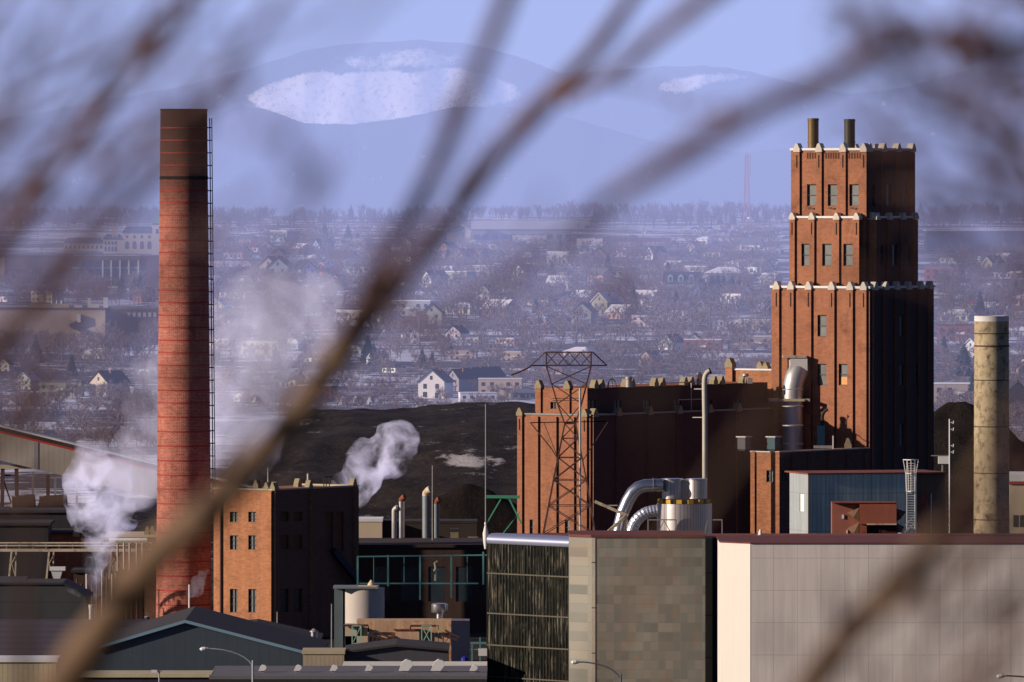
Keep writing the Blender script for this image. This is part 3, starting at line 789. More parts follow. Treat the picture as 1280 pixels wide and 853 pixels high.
obj('core_drum', MB().lathe([(2.2, rz(623.4)), (2.2, rz(600))], 28, (0, .6)), METAL_D, tk, 30)
obj('rim', MB().lathe([(1.3, rz(599.5)), (1.3, rz(598))], 28, (up.x, -.9)).lathe([(1.28, rz(599.4)), (1.28, rz(598.1))], 28, (up2.x, -.8)), METAL, tk, 30)
obj('upper_duct', MB().path([q(829, 607, 1038), q(818, 607, 1038), q(806, 607.5, 1038), q(798, 610, 1038), q(791, 616, 1038), q(785, 626, 1038), q(779, 640, 1038), q(774, 660, 1038), q(770, 690, 1038)], .78, 18), METAL, tk, 35)
obj('flange', MB().path([q(817, 607, 1038), q(816, 607, 1038)], .88, 18), METAL_D, tk)
flex = [(824, 638), (816, 639), (808, 641), (800, 646), (794, 653), (790, 662), (787, 675), (785, 700)]
fp = [q(a, b, 1035) for a, b in flex]; fine = []
for a, b in zip(fp, fp[1:]):
    for t in range(4): fine.append(a.lerp(b, t / 4))
obj('flexible_duct', MB().path(fine, [.66 + .05 * (i % 2) for i in range(len(fine))], 16), M('crinkled_foil_duct', (0.6, 0.62, 0.7), 0.4, 0.7, var=.15), tk)
obj('railing', MB().bar(q(810, 650, 1034), q(846, 650, 1034), .14).bar(q(810, 649.5, 1034), q(810, 690, 1034), .14).bar(q(845.5, 650, 1034), q(845.5, 690, 1034), .1).bar(q(830, 651, 1034), q(820, 672, 1034), .1).bar(q(830, 651, 1034), q(842, 672, 1034), .1), METAL_D, tk)
obj('railing', MB().bar(q(891, 650, 1034), q(903, 650, 1034), .14).bar(q(902.5, 650, 1034), q(902.5, 690, 1034), .12).bar(q(884, 651, 1034), q(880, 672, 1034), .1), METAL_D, tk)
c = P(765, 650, 1030); q = rel(c)
fr_ = thing('cream_support_frame', 'slanting cream steel beams propping the silver duct beside the pylon', 'frame', tuple(c))
for a, b in (((743.5, 627), (785, 645)), ((784, 644), (752, 672)), ((785, 644.5), (780, 690)), ((758, 632), (772, 632))):
    obj('beam', MB().bar(q(*a, 1030), q(*b, 1030), .34 if a[0] < 790 and b[0] != 772 and b[0] != 780 else .12), CREAMST, fr_)

# ---- lattice pylon
def pylon():
    D = 1050; k = D / F
    c = P(711, 800, D); q = rel(c)
    t = thing('lattice_pylon', 'rust brown lattice power pylon with two cross-arms in front of the brick mill', 'pylon', (c.x, c.y, gz(D)), 0)
    zc = c.z - gz(D)
    def pt(px, py, dy=0): v = q(px, py, D); return (v.x, dy, v.z + zc)
    prof = [(806, 664, 760), (668, 679, 744), (600, 692, 733), (530, 706, 719.5)]
    legs = []
    top = [(530, 706, 719.5), (505, 697, 727), (458, 683, 739), (441, 683, 739)]
    def dy(a, b): return (b - a) * k / 2 * 1.0
    for sx in (0, 1):
        for sy in (-1, 1):
            m = MB()
            for (y0, a0_, b0_), (y1, a1_, b1_) in zip(prof, prof[1:]):
                m.bar(pt((a0_, b0_)[sx], y0, sy * dy(a0_, b0_)), pt((a1_, b1_)[sx], y1, sy * dy(a1_, b1_)), .17)
            obj('leg', m, STEEL_RUST, t)
            m = MB()
            for (y0, a0_, b0_), (y1, a1_, b1_) in zip(top, top[1:]):
                m.bar(pt((a0_, b0_)[sx], y0, sy * .9), pt((a1_, b1_)[sx], y1, sy * .9), .16)
            obj('upper_leg', m, STEEL_RUST, t)
    m = MB(); lev = [(806, 664, 760), (735, 671.5, 752), (668, 679, 744), (632, 685.5, 738), (600, 692, 733), (572, 697.5, 727.5), (548, 702.5, 722.5), (530, 706, 719.5)]
    for (y0, a0_, b0_), (y1, a1_, b1_) in zip(lev, lev[1:]):
        for sy in (-1, 1):
            d0, d1 = sy * dy(a0_, b0_), sy * dy(a1_, b1_)
            m.bar(pt(a0_, y0, d0), pt(b1_, y1, d1), .09); m.bar(pt(b0_, y0, d0), pt(a1_, y1, d1), .09); m.bar(pt(a1_, y1, d1), pt(b1_, y1, d1), .09)
        m.bar(pt(a0_, y0, -dy(a0_, b0_)), pt(a1_, y1, dy(a1_, b1_)), .08); m.bar(pt(b0_, y0, dy(a0_, b0_)), pt(b1_, y1, -dy(a1_, b1_)), .08)
    lev = [(530, 706, 719.5), (505, 697, 727), (480, 690, 733), (458, 683, 739)]
    for (y0, a0_, b0_), (y1, a1_, b1_) in zip(lev, lev[1:]):
        for sy in (-.9, .9):
            m.bar(pt(a0_, y0, sy), pt(b1_, y1, sy), .08); m.bar(pt(b0_, y0, sy), pt(a1_, y1, sy), .08)
        m.bar(pt(a1_, y1, -.9), pt(a1_, y1, .9), .08); m.bar(pt(b1_, y1, -.9), pt(b1_, y1, .9), .08)
    for y in (498, 500.5): m.bar(pt(691, y, -.9), pt(727, y, -.9), .08)
    obj('lattice_bracing', m, STEEL_RUST, t)
    m = MB()      # upper cross-arm: a flat trapezoid truss
    for sy in (-.9, .9):
        m.bar(pt(664, 457, 0), pt(758, 457, 0), .13)
        m.bar(pt(682, 440.5, sy), pt(741, 440.5, sy), .13); m.bar(pt(664, 457, 0), pt(682, 440.5, sy), .12); m.bar(pt(758.5, 457, 0), pt(741, 440.5, sy), .12)
        m.bar(pt(682, 457, sy), pt(741, 457, sy), .12)
        for i, x in enumerate((682, 697, 711, 726)):
            m.bar(pt(x, 440.5, sy), pt(x + 14.5, 457, sy), .09); m.bar(pt(x + 14.5, 440.5, sy), pt(x, 457, sy), .08)
    obj('cross_arm', m, STEEL_RUST, t)
    m = MB()      # lower cross-arm
    for sy in (-.75, .75):
        m.bar(pt(663, 528.5, 0), pt(760, 527, 0), .11); m.bar(pt(706, 528.5, sy), pt(720, 528.5, sy), .1)
        m.bar(pt(663, 528.5, 0), pt(690, 562, sy), .12); m.bar(pt(690, 562, sy), pt(698, 575, sy), .1); m.bar(pt(760, 527, 0), pt(729, 575, sy), .09)
        m.bar(pt(680, 528.5, sy * .6), pt(697, 572, sy), .07)
    obj('cross_arm', m, STEEL_RUST, t)
    m = MB().path([pt(664, 457, 0), pt(660, 460, 0), pt(652, 464, 0), pt(639, 469, 0)], .11, 6)
    obj('insulator_string', m, STEEL_RUST, t)
    obj('conduit', MB().path([pt(725, 800, -1.2), pt(725, 485, -1.2)], .13, 8), M('pale_conduit', (0.45, 0.5, 0.48), .5), t)
pylon()

# ---- the tall brick chimney
c = P(229.8, 775, 1080); k = 1080 / F
ch = thing('brick_smokestack', 'towering round red brick smokestack with iron bands and soot black top', 'chimney', (c.x, c.y, 0))
zt = EZ - (137 - HY) * k
rr = lambda z: 3.45 + (2.87 - 3.45) * (z / zt)
obj('shaft', MB().lathe([(rr(z), z) for z in [zt * i / 12 for i in range(13)]] + [(2.35, zt), (2.3, zt - 3)], 64), BRICK_CH, ch, 30)
obj('rim', MB().lathe([(2.93, zt - .12), (2.93, zt + .06), (2.35, zt + .06)], 48, close=False), BLACK, ch)
py = 160.0; nb = 0
while py < 770:
    z = EZ - (py - HY) * k; r_ = rr(z) + .035
    big = abs(py - 221) < 9
    obj('iron_band', MB().lathe([(r_, z - (.2 if big else .085)), (r_, z + (.2 if big else .085))], 48), BLACK if big else BANDRED, ch, 30)
    nb += 1; py += (15.6 if py < 500 else 18.0)
for sgn, m_ in ((0, None),):
    la = MB(); ang = radians(-2)
    zz = [i * zt / 60 for i in range(3, 60)]
    for off in (-.22, .22):
        la.path([((rr(z) + .3) * cos(ang) - off * sin(ang), (rr(z) + .3) * sin(ang) + off * cos(ang), z) for z in zz], .055, 5)
    hs = la
    z = 3.0
    while z < zt - 1:
        hs.bar((rr(z) - .05, 0, z), (rr(z) + .55, 0, z), .14); z += 1.55
    obj('ladder', hs, DARK, ch)
    obj('ladder_cage', MB().path([((rr(z) + .55), -.02, z) for z in zz], .06, 5), DARK, ch)

# ---- small brick building left
S = Bld('small_brick_building', 'small orange brick mill block with paired windows right of the smokestack', 'building', 340, 1060, 35.6)
zs = S.zL(613, 2); ysl = S.sL(267); xsr = S.sR(447.5)
hl = []
for px in (292.5, 315.5):
    y = S.sL(px)
    for a, b_ in ((640, 653), (669.5, 687.5), (736.5, 766)): hl.append((y - .58, y + .62, S.zL(b_, y), S.zL(a, y)))
hr = []
for px in (356, 373):
    x = S.sR(px)
    for a, b_ in ((640, 652), (669, 687), (736, 766)): hr.append((x - .9, x + .9, S.zR(b_, x), S.zR(a, x)))
for px in (412, 425):
    x = S.sR(px); hr.append((x - .9, x + .9, S.zR(690, x), S.zR(640, x)))
S.part('wall', block(MB(), 0, xsr, 0, ysl, 0, zs, hl, hr), BRICK_SM)
for h in hl: window(S, 'L', 0, *h, mulh=3, mulv=2, fw=.07)
DB = M('bricked_up_opening', (0.14, 0.06, 0.04), .9)
for h in hr: window(S, 'R', 0, *h, mulh=3, fw=.07, glass=GLASS_D if h[1] - h[0] < 2.5 and h[2] < 6 else DB, frame=DB)
pilaster(S, 'L', 0, S.sL(338.6), 0, zs - .1, .28, .14, BRICK_SM)
S.part('downpipe', MB().path([(-.16, S.sL(277), 0), (-.16, S.sL(277), zs - 1.5)], .13, 8), STEEL_RUST)
for px in (344, 389, 444): pilaster(S, 'R', 0, S.sR(px), 0, zs - .1, .7, .3, BRICK_SM)
S.part('coping', MB().box(-.12, -.12, zs, .35, ysl, zs + .2).box(.35, -.12, zs, xsr, .3, zs + .2).box(xsr - .3, .3, zs, xsr + .1, ysl, zs + .2), M('buff_coping', (0.5, 0.42, 0.3), .8))
for px in (333, 341): pinnacle(S, 'L', 0, S.sL(px), zs, .75, .9, .7, STONE_G)
for px in (320,): pinnacle(S, 'L', 6, S.sL(px, 6), zs, .8, .9, .7, STONE_G)
for px in (345, 388, 443): pinnacle(S, 'R', 0, S.sR(px), zs, .8, .95, .7, STONE_G)
pinnacle(S, 'R', 5, S.sR(374, 5), zs, .8, .95, .7, STONE_G)
S.part('flue', MB().path([(S.sR(390), .6, zs), (S.sR(390), .6, zs + 1.8)], .14, 8).path([(.8, 1.2, zs), (.8, 1.2, zs + 2.7)], .09, 8), PIPE_B)
S.part('roof_frame', MB().bar((S.sR(412), 1, zs + 1.3), (S.sR(424), 1, zs + 1.3), .1).bar((S.sR(413), 1, zs), (S.sR(413), 1, zs + 1.3), .09).bar((S.sR(416), 1, zs), (S.sR(416), 1, zs + 1.3), .09).bar((S.sR(420), 1, zs), (S.sR(420), 1, zs + 1.3), .09), DARK)
S.part('sloping_chute', MB().bar((S.sR(414), -.3, S.zR(688, 12)), (S.sR(441), -1.2, S.zR(730, 16)), .75), M('blue_black_chute', (0.02, 0.03, 0.055), .6))

# ------------------------------------------------------------------ foreground blocks
def lblock(mb, b, x0, x1, y0, y1, z0, z1): return block(mb, x0, x1, y0, y1, z0, z1)
# dark curtain-walled block
G = Bld('dark_glass_building', 'black curtain-walled block with curved silver eave in front of the lattice pylon', 'building', 711.5, 905, 47.8)
yg = G.sL(609.5); ztop = G.zL(684, 0)
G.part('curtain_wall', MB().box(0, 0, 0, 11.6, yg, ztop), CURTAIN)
prof = [(0, 0), (-.12, .3), (-.05, .62), (.2, .9), (.6, 1.04), (1.4, 1.04), (1.4, 0)]
G.part('curved_eave', MB().extrude([(x, -.02, ztop + .003 + z) for x, z in prof], (0, yg + .05, 0)), SILVER_EDGE, 40)
TRB = M('bronze_mullion', (0.09, 0.08, 0.06), .5)
nm = 26
for i in range(nm + 1):
    y = yg * i / nm; G.part('mullion', MB().box(-.07, y - .03, 0, -.002, y + .03, ztop - .02), M_MUL if 'M_MUL' in globals() else M('dark_mullion', (0.014, 0.013, 0.010), .6) if i == 0 else bpy.data.materials['dark_mullion'])
for py in (721.5, 772, 812, 852, 893):
    z = G.zL(py, 0); G.part('transom', MB().box(-.1, 0, z - .07, -.072, yg, z + .07), TRB)
# slate panel building
def chamfered(name, label, px0, px1, px2, D, dch, dep, ytop):
    """flat front from px1 to px2 and a short splayed side from px1 back to px0"""
    t = Bld(name, label, 'building', px1, D, 90)
    x2 = (px2 - CX) * D / F - t.X; x0 = (px0 - CX) * (D + dch) / F - t.X
    t.zt = EZ - (ytop - HY) * D / F; t.plan = [(0, 0), (x2, 0), (x2, dep), (x0, dep), (x0, dch)]; t.x2, t.x0, t.dch = x2, x0, dch
    return t
V = chamfered('slate_panel_building', 'square block clad in patchy olive and brown slate panels beside the black glass block', 711.8, 739.5, 881.5, 893, 2.1, 12, 672)
V.part('wall', MB().prism(V.plan, 0, V.zt), PANELS)
V.part('corner_strip', MB().prism([(0, -.06), (.36, -.06), (.36, -.003), (0, -.003)], 0, V.zt - .02), M('white_corner_strip', (0.62, 0.56, 0.45), .7, lines=(0, 4.6, .12, .8)))
V.part('rust_coping', MB().prism([(-.05, -.12), (V.x2 + .05, -.12), (V.x2 + .05, 12), (V.x0 - .1, 12), (V.x0 - .1, V.dch - .08)], V.zt + .002, V.zt + .24), RUST_D)
V.part('side_recess', MB().box(V.x2 + .003, .6, 0, V.x2 + .75, 6, V.zt - .1), TRIM_OLIVE)
V.part('side_recess', MB().box(V.x2 + .752, 1.6, 0, V.x2 + 1.9, 6, V.zt - .15), BLACK)
# pale building
W = chamfered('pale_panel_building', 'huge pale panel-clad block with a brighter sunlit edge, lowest right in the view', 900.5, 938, 1340, 872, 3.2, 16, 680)
W.part('wall', MB().prism([(0, 0), (W.x2, 0), (W.x2, 16), (W.x0 + .02, 16), (W.x0 + .02, W.dch + .01)], 0, W.zt), PANELW)
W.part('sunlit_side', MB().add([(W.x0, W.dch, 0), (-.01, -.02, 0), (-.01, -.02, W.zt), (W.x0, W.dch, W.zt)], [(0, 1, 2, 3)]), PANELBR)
W.part('roof_edge', MB().prism([(0, -.1), (W.x2, -.1), (W.x2, 16), (W.x0 - .1, 16), (W.x0 - .1, W.dch)], W.zt + .002, W.zt + .12), RUST_D)
# long rust-red shed behind them
H = thing('rust_red_shed', 'long low rust-red metal shed running behind the slate and pale blocks', 'shed', (0, 940, 0))
zh = EZ - (669.5 - HY) * 940 / F
def hx(px, D=940): return (px - CX) * D / F
obj('wall', MB().box(hx(640), 0, 0, hx(1180), 5, zh - .4), RUST_D, H)
obj('roof', MB().box(hx(639), -.3, zh - .4, hx(1181), 5.2, zh), RUST, H)
obj('wall_extension', MB().box(hx(1181) + .01, .6, 0, hx(1330), 5, zh + .02), RUST_D, H)
c = P(954, 676, 930); vt = thing('roof_cone', 'tiny white cone vent standing on the edge of the rust-red shed', 'vent', (c.x, 941, zh))
obj('cone', MB().lathe([(.22, 0), (.16, .4), (.05, .62)], 10), WHITE, vt); obj('base', MB().lathe([(.3, 0), (.3, .06)], 10), METAL_D, vt)
# green grey corrugated building
K = Bld('green_corrugated_building', 'green-grey corrugated metal block with a bright window strip left of the caged ladder', 'building', 1010.5, 1000, 75)
zk = K.zR(593.5, 0); yk = K.sL(987); xk = K.sR(1146)
wy0, wy1 = K.sL(1005), K.sL(999.5)
K.part('wall', MB().wall((0, 0, 0), (1, 0, 0), (0, 1, 0), xk, 0, zk, [], .2).quad((xk, 0, 0), (xk, 9, 0), (xk, 9, zk), (xk, 0, zk)).quad((0, yk, 0), (0, 9, 0), (xk, 9, 0), (xk, yk, 0)).quad((0, 0, zk), (xk, 0, zk), (xk, 9, zk), (0, 9, zk)), GREENCORR)
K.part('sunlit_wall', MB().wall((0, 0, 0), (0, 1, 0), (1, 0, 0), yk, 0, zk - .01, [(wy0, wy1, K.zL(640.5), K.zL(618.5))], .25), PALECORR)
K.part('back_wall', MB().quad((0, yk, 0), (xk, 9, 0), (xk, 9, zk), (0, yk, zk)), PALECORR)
wf = K.part('window', MB().box(.2, wy0, K.zL(640.5), .24, wy1, K.zL(640.5) + .1), FRAME)
obj('pane', MB().box(.1, wy0, K.zL(640.5), .14, wy1, K.zL(618.5)), M('bright_sky_glass', (0.85, 0.88, 0.92), .4), wf)
K.part('corner_trim', MB().box(-.06, -.06, 0, .12, -.003, zk).box(-.06, -.003, 0, -.003, .1, zk), M('cream_corner_trim', (0.42, 0.38, 0.28), .7))
K.part('roof_edge', MB().box(-.1, -.1, zk + .002, xk + 3.6, 9, zk + .16), RUST)
K.part('rust_lean_to', MB().box(xk + .003, .5, 0, xk + 3.5, 8, zk - .02), M('brown_rust_sheet', (0.16, 0.10, 0.07), .8, var=.3, streak=.3))
K.part('red_door_panel', MB().box(xk + .02, .42, 0, xk + 1.5, .497, K.zR(617, 10)), RUST)
K.part('base_strip', MB().box(-.08, -.12, K.zR(676, 0), xk - .1, -.062, K.zR(673.0, 0)), M('ochre_base', (0.22, 0.13, 0.08), .8))
K.part('white_drainpipe', MB().path([(K.sR(1164, .3), .3, K.zR(675, 14)), (K.sR(1164, .3), .3, K.zR(617, 14))], .05, 6), WHITE)
# caged ladder
c = P(1138, 662, 992); q = rel(c); cl = thing('caged_ladder', 'white caged ladder rising past the roof of the green-grey corrugated block', 'ladder', tuple(c))
lm = MB()
for px in (1133.5, 1143.5): lm.bar(q(px, 662, 992), q(px, 577, 992), .1)
for i in range(27): lm.bar(q(1133.5, 660 - i * 3.1, 992), q(1143.5, 660 - i * 3.1, 992), .045)
obj('ladder', lm, WHITE, cl)
cg = MB()
for (py, wd, dd) in ((575, 9.5, 1.0), (592, 6.5, .75), (614.5, 5.6, .75)):
    cc = q(1138.5, py, 992); rx = wd * 992 / F
    cg.path([cc + Vector((rx * cos(t), .35 - dd * (.5 - .5 * cos(2 * t)) * 1.2 * abs(sin(t)), 0)) for t in [pi * i / 12 for i in range(13)]], .055, 5)
    cg.bar(cc + Vector((-rx, .35, 0)), cc + Vector((rx, .35, 0)), .09)
for f_ in (-1, -.5, 0, .5, 1):
    cg.path([q(1138.5 + f_ * 9.5, 575, 992) + Vector((0, -.6 * (1 - f_ * f_), 0)), q(1138.5 + f_ * 6.5, 592, 992) + Vector((0, -.5 * (1 - f_ * f_), 0)), q(1138.5 + f_ * 5.6, 614.5, 992) + Vector((0, -.5 * (1 - f_ * f_), 0))], .04, 5)
obj('cage', cg, WHITE, cl)
obj('stair_rail', MB().bar(q(1143, 655, 991), q(1131, 666, 991), .12).bar(q(1143, 645, 991), q(1131, 657, 991), .06).bar(q(1143, 655, 991), q(1143, 640, 991), .06), LAMPGREY, cl)
wb = thing('white_roof_bracket', 'small bright white bent bracket on the roof edge beside the red dust hoods', 'bracket', tuple(P(1126, 676, 950)))
q = rel(Vector(wb.location)); obj('bracket', MB().path([q(1122, 668, 950), q(1128, 670, 950), q(1129.5, 676, 950)], .14, 6).bar(q(1123, 672, 950), q(1128, 675, 950), .1).box(-.3, -.1, .6, .05, .1, .85), WHITE, wb)
# red oxide boxes with hoods
c = P(1056, 677, 985); q = rel(c); rb = thing('red_dust_collector', 'red oxide metal casing with pointed side hoods on the roof before the corrugated block', 'machine', tuple(c))
k = 985 / F
def rbx(name, x0, x1, y0, y1, dz, m, dep=3.0): 
    a, b2 = q(x0, y1, 985), q(x1, y0, 985); return obj(name, MB().box(a.x, dz, a.z, b2.x, dz + dep, b2.z), m, rb)
RUST_L2 = M('brown_red_casing', (0.3, .09, .055), .7, streak=.2)
rbx('flat_casing', 1040, 1073.5, 628.5, 678, 0, RUST_L, 3)
rbx('front_casing', 1074, 1120, 629.5, 655, -1.2, RUST_L2, 4)
rbx('corner_post', 1074, 1083, 655.2, 677, -1.0, RUST, 3)
rbx('open_bay', 1083.1, 1100, 655.2, 677, -.6, M('near_black_rust', (0.04, 0.012, 0.01), .9), 3)
rbx('open_bay', 1101.5, 1120, 655.2, 677, -.6, bpy.data.materials['near_black_rust'], 3)
rbx('bay_lip', 1083, 1120, 654.2, 655.8, -1.3, CREAMST, .09)
rbx('top_trim', 1039.5, 1120.5, 627.6, 628.6, -1.3, RUST, 4)
def hood(x0, xp, x1, y0, yp, y1, D0):
    a, p_, b2 = q(x1, y0, D0), q(xp, yp, D0), q(x1, y1, D0)
    m = MB().add([a, a + Vector((0, 1.6, 0)), b2 + Vector((0, 1.2, -.1)), b2, p_ + Vector((0, .5, 0)), q(x0 + (x1 - x0) * .55, y1 - 5, D0) + Vector((0, .0, 0))],
        [(0, 1, 4), (1, 2, 4), (2, 3, 5), (2, 5, 4), (0, 4, 5), (0, 5, 3)])
    return obj('pointed_hood', m, M('brown_hood', (0.17, 0.085, 0.045), .7, dark=(.05, .03, .02)) if 'brown_hood' not in bpy.data.materials else bpy.data.materials['brown_hood'], rb)
hood(1058, 1058.5, 1073.8, 635, 641.5, 652, 984); hood(1058, 1059, 1073.8, 653.5, 661, 673, 984)
hood(1134, 1133, 1120.2, 636, 640, 653, 985); hood(1134, 1131, 1120.2, 654, 659, 672, 985)
obj('white_lamp', MB().box(q(1053, 649, 984).x, -.12, q(1053, 649, 984).z, q(1055.4, 649, 984).x, -.003, q(1053, 644, 984).z), WHITE, rb)
obj('white_gauge', MB().box(q(1058.6, 670, 984).x, -.1, q(1058, 673, 984).z, q(1060, 670, 984).x, -.003, q(1053, 663, 984).z), WHITE, rb)

# ---- right stained chimney
def rnd_chimney(px, r_px, top, D, m, label, name, capm=None, zb=0.0, bands=()):
    c = P(px, 600, D); k = D / F; zt_ = EZ - (top - HY) * k; r = r_px * k
    t = thing(name, label, 'chimney', (c.x, D, zb))
    zt_ -= zb
    obj('shaft', MB().lathe([(r * 1.06, 0), (r, zt_ - .6 if capm else zt_), (r * .85, zt_), (r * .82, zt_ - 2)] if not capm else [(r * 1.06, 0), (r, zt_ - .65)], 40), m, t, 30)
    if capm: obj('cap', MB().lathe([(r * 1.005, zt_ - .65), (r * 1.005, zt_), (r * .8, zt_), (r * .78, zt_ - .6)], 40), capm, t, 30)
    for py in bands:
        z = EZ - (py - HY) * k - zb; obj('joint_band', MB().lathe([(r * 1.03, z - .09), (r * 1.03, z + .09)], 40), STEEL_RUST, t)
    return t
rnd_chimney(1239.5, 21.6, 395, 1060, CONCRETE_S, 'stained concrete chimney with a white rim standing right of the stepped tower', 'concrete_chimney', SNOWY, 0, (432.5,))
# right edge buildings
E = thing('beige_flat_building', 'beige flat-roofed building with white roof edge behind the concrete chimney', 'building', (hx(1262, 1200), 1200, 0))
zr = EZ - (602 - HY) * 1200 / F
obj('wall', MB().box(0, 0, 0, 12, 14, zr), CREAM, E); obj('roof_edge', MB().box(-.2, -.2, zr, 12, 14, zr + .9), WHITE, E); obj('band', MB().box(-.22, -.22, zr - .35, 12, -.01, zr - .1), RED, E)
for i in range(3): obj('window', MB().box(.5 + i * .9, -.06, zr - 6.2, 1.1 + i * .9, -.003, zr - 4.6), GLASS_D, E)
# insulator pole and box by the tower
c = P(1187, 590, 1090); q = rel(c); ip = thing('insulator_pole', 'white pole with four curled insulator arms right of the stepped tower', 'pole', tuple(c))
obj('pole', MB().path([q(1187, 720, 1090), q(1187, 524, 1090)], .09, 8), WHITE, ip)
for py in (528, 536.5, 557, 565):
    obj('arm', MB().path([q(1187, py, 1090), q(1190, py + .5, 1090), q(1191.5, py + 2, 1090), q(1192, py - 1.6, 1090)], .07, 6), WHITE, ip)
jb = thing('white_junction_box', 'small white box on a rail at the tower foot by the insulator pole', 'box', tuple(P(1180, 580, 1095)))
obj('box', MB().box(-.7, 0, 0, .6, .8, 1.0), WHITE, jb); obj('rail', MB().box(-1.6, 0, .95, .8, .1, 1.08).box(-.3, .2, -14, -.1, .4, 0), METAL_D, jb)
c = P(1182, 512, 1230)
# chip pile to the right
def lump(name, c, rx, ry, h, m, peak=1.0, seed=0, nx=36):
    mb = MB(); n2 = 22
    for j in range(n2 + 1):
        for i in range(nx):
            a = 2 * pi * i / nx; r = j / n2
            zz = h * (1 - r ** peak)
            x, y = rx * r * cos(a), ry * r * sin(a)
            zz += h * .10 * mnoise.noise(Vector((x * .12, y * .12, seed))) * (1 - r * .5) + .05 * h * mnoise.noise(Vector((x * .4, y * .4, seed)))
            mb.v.append((x, y, max(zz, -.3) if j < n2 else -.5))
    for j in range(n2):
        for i in range(nx): mb.f.append((j * nx + i, (j + 1) * nx + i, (j + 1) * nx + (i + 1) % nx, j * nx + (i + 1) % nx))
    mb.f.append(tuple(range(nx)))
    return obj(name, mb, m, None, True, loc=c)
def pile_mat(name='dark_bark_heap', snowk=0.9):
    m, t, b = newmat(name)
    tc = t.node('ShaderNodeTexCoord'); co = tc.outputs['Object']
    n1 = noise_out(t, co, 0.08, 6, 0.7, 0.4); n2 = noise_out(t, co, 0.7, 6, 0.8)
    out = t.mix(t.ramp(n1, .35, .65), (0.016, 0.013, 0.012), (0.055, 0.043, 0.037) if snowk else (0.03, 0.024, 0.022))
    out = t.mix(t.math('MULTIPLY', t.ramp(n2, .5, .75), .7), out, (0.11, 0.09, 0.078) if snowk else (0.045, 0.035, 0.03))
    n3 = noise_out(t, co, 1.0, 6, 0.75, sc3=(.10, .1, .5))
    out = t.mix(t.math('MULTIPLY', t.ramp(n3, .60, .66), t.ramp(n2, .45, .6)), out, (0.5, 0.47, 0.47)) if snowk else out
    at = t.node('ShaderNodeAttribute'); at.attribute_name = 'snow'
    n6 = noise_out(t, co, 0.5, 5, .75, sc3=(.6, .2, 1.6))
    out = t.mix(t.ramp(t.math('MULTIPLY', at.outputs['Fac'], t.math('MULTIPLY', t.math('SUBTRACT', n6, .25), 3.2)), .38, .62), out, (.5, .46, .46))
    t.link(out, b.inputs['Base Color']); b.inputs['Roughness'].default_value = .95; b.inputs['Specular IOR Level'].default_value = .05
    bp = t.node('ShaderNodeBump'); bp.inputs['Strength'].default_value = .8; bp.inputs['Distance'].default_value = 1.0
    t.link(n2, bp.inputs['Height']); t.link(bp.outputs[0], b.inputs['Normal'])
    return m
PILE = pile_mat()
PILE2 = pile_mat('dark_chip_heap', 0)
tag(lump('chip_pile', (hx(1196, 1290), 1290, 0), 29, 30, 23.0, PILE2, 1.25, 5), 'dark conical chip pile between the stepped tower and the concrete chimney', 'pile')
# the large bark pile behind the mill
def barkpile():
    top = [(120, 2), (200, 1), (262, 4), (330, 13), (390, 17.0), (450, 17.6), (520, 17.3), (600, 18.0), (660, 18.2), (720, 17), (800, 8), (840, 2)]
    sn = []; mb = MB(); us = [120 + 8 * i for i in range(91)]; vs = [i / 40 for i in range(53)]
    for v in vs:
        for u in us:
            D = 1290 + 190 * v; X = (u - CX) * 1480 / F
            h = interp(top, u)
            pr = sm(0, 1, v) ** .8 if v <= 1 else 1 - sm(1, 1.3, v)
            # a dug-out hollow in the near flank
            hol = sm(430, 480, u) * (1 - sm(600, 650, u))
            pr2 = pr * (1 - .0 * hol)
            z = h * pr2 + 1.5 * mnoise.noise(Vector((X * .06, D * .05, 9))) * min(1, 4 * pr * (1.3 - min(v, 1.3))) + .5 * mnoise.noise(Vector((X * .3, D * .3, 9)))
            qx, qy = CX + X * F / D, HY + (EZ - z) * F / D
            sn.append(max(0, 1 - ((qx - 588) / 62) ** 2 - ((qy - 576 - (qx - 588) * .06) / 13) ** 2) + max(0, .8 - ((qx - 640) / 30) ** 2 - ((qy - 560) / 5) ** 2))
            mb.v.append((X, D, max(z, -.4) - (.6 if v > 1.28 or v < .02 else 0)))
    nu = len(us)
    for j in range(len(vs) - 1):
        for i in range(nu - 1): a = j * nu + i; mb.f.append((a, a + 1, a + nu + 1, a + nu))
    o = obj('bark_pile', mb, PILE, None, True); at = o.data.attributes.new('snow', 'FLOAT', 'POINT'); at.data.foreach_set('value', sn); return o
tag(barkpile(), 'wide dark bark pile with snow streaks rising behind the small brick building', 'pile')
# snow patch bank on the pile flank (the spoil ridge that throws the blue shadow)
tag(lump('spoil_ridge', (hx(590, 1270), 1275, 0), 17, 9, 11.5, PILE2, 1.4, 8), 'near-black spoil ridge in front of the bark pile behind the four short stacks', 'pile')

# ------------------------------------------------------------------ conveyor, trestle, left side
cv = thing('conveyor_gallery', 'beige inclined conveyor gallery with red stripe passing behind the smokestack', 'conveyor', (0, 0, 0))
Dc = 1150
a0_, a1_ = P(-60, 517, Dc), P(350, 617, Dc)
dvec = a1_ - a0_; uu = dvec.normalized()
cv.location = tuple(a0_); L = dvec.length
qv = lambda s_, dz, dy=0: tuple(uu * s_ + Vector((0, dy, dz)))
def slab(s0, s1, z0, z1, y0, y1): return MB().add([qv(s0, z0, y0), qv(s1, z0, y0), qv(s1, z0, y1), qv(s0, z0, y1), qv(s0, z1, y0), qv(s1, z1, y0), qv(s1, z1, y1), qv(s0, z1, y1)], [(0, 3, 2, 1), (4, 5, 6, 7), (0, 1, 5, 4), (1, 2, 6, 5), (2, 3, 7, 6), (3, 0, 4, 7)])
obj('wall', slab(0, L, -4.6, -1.0, 0, 3.2), BEIGECORR, cv)
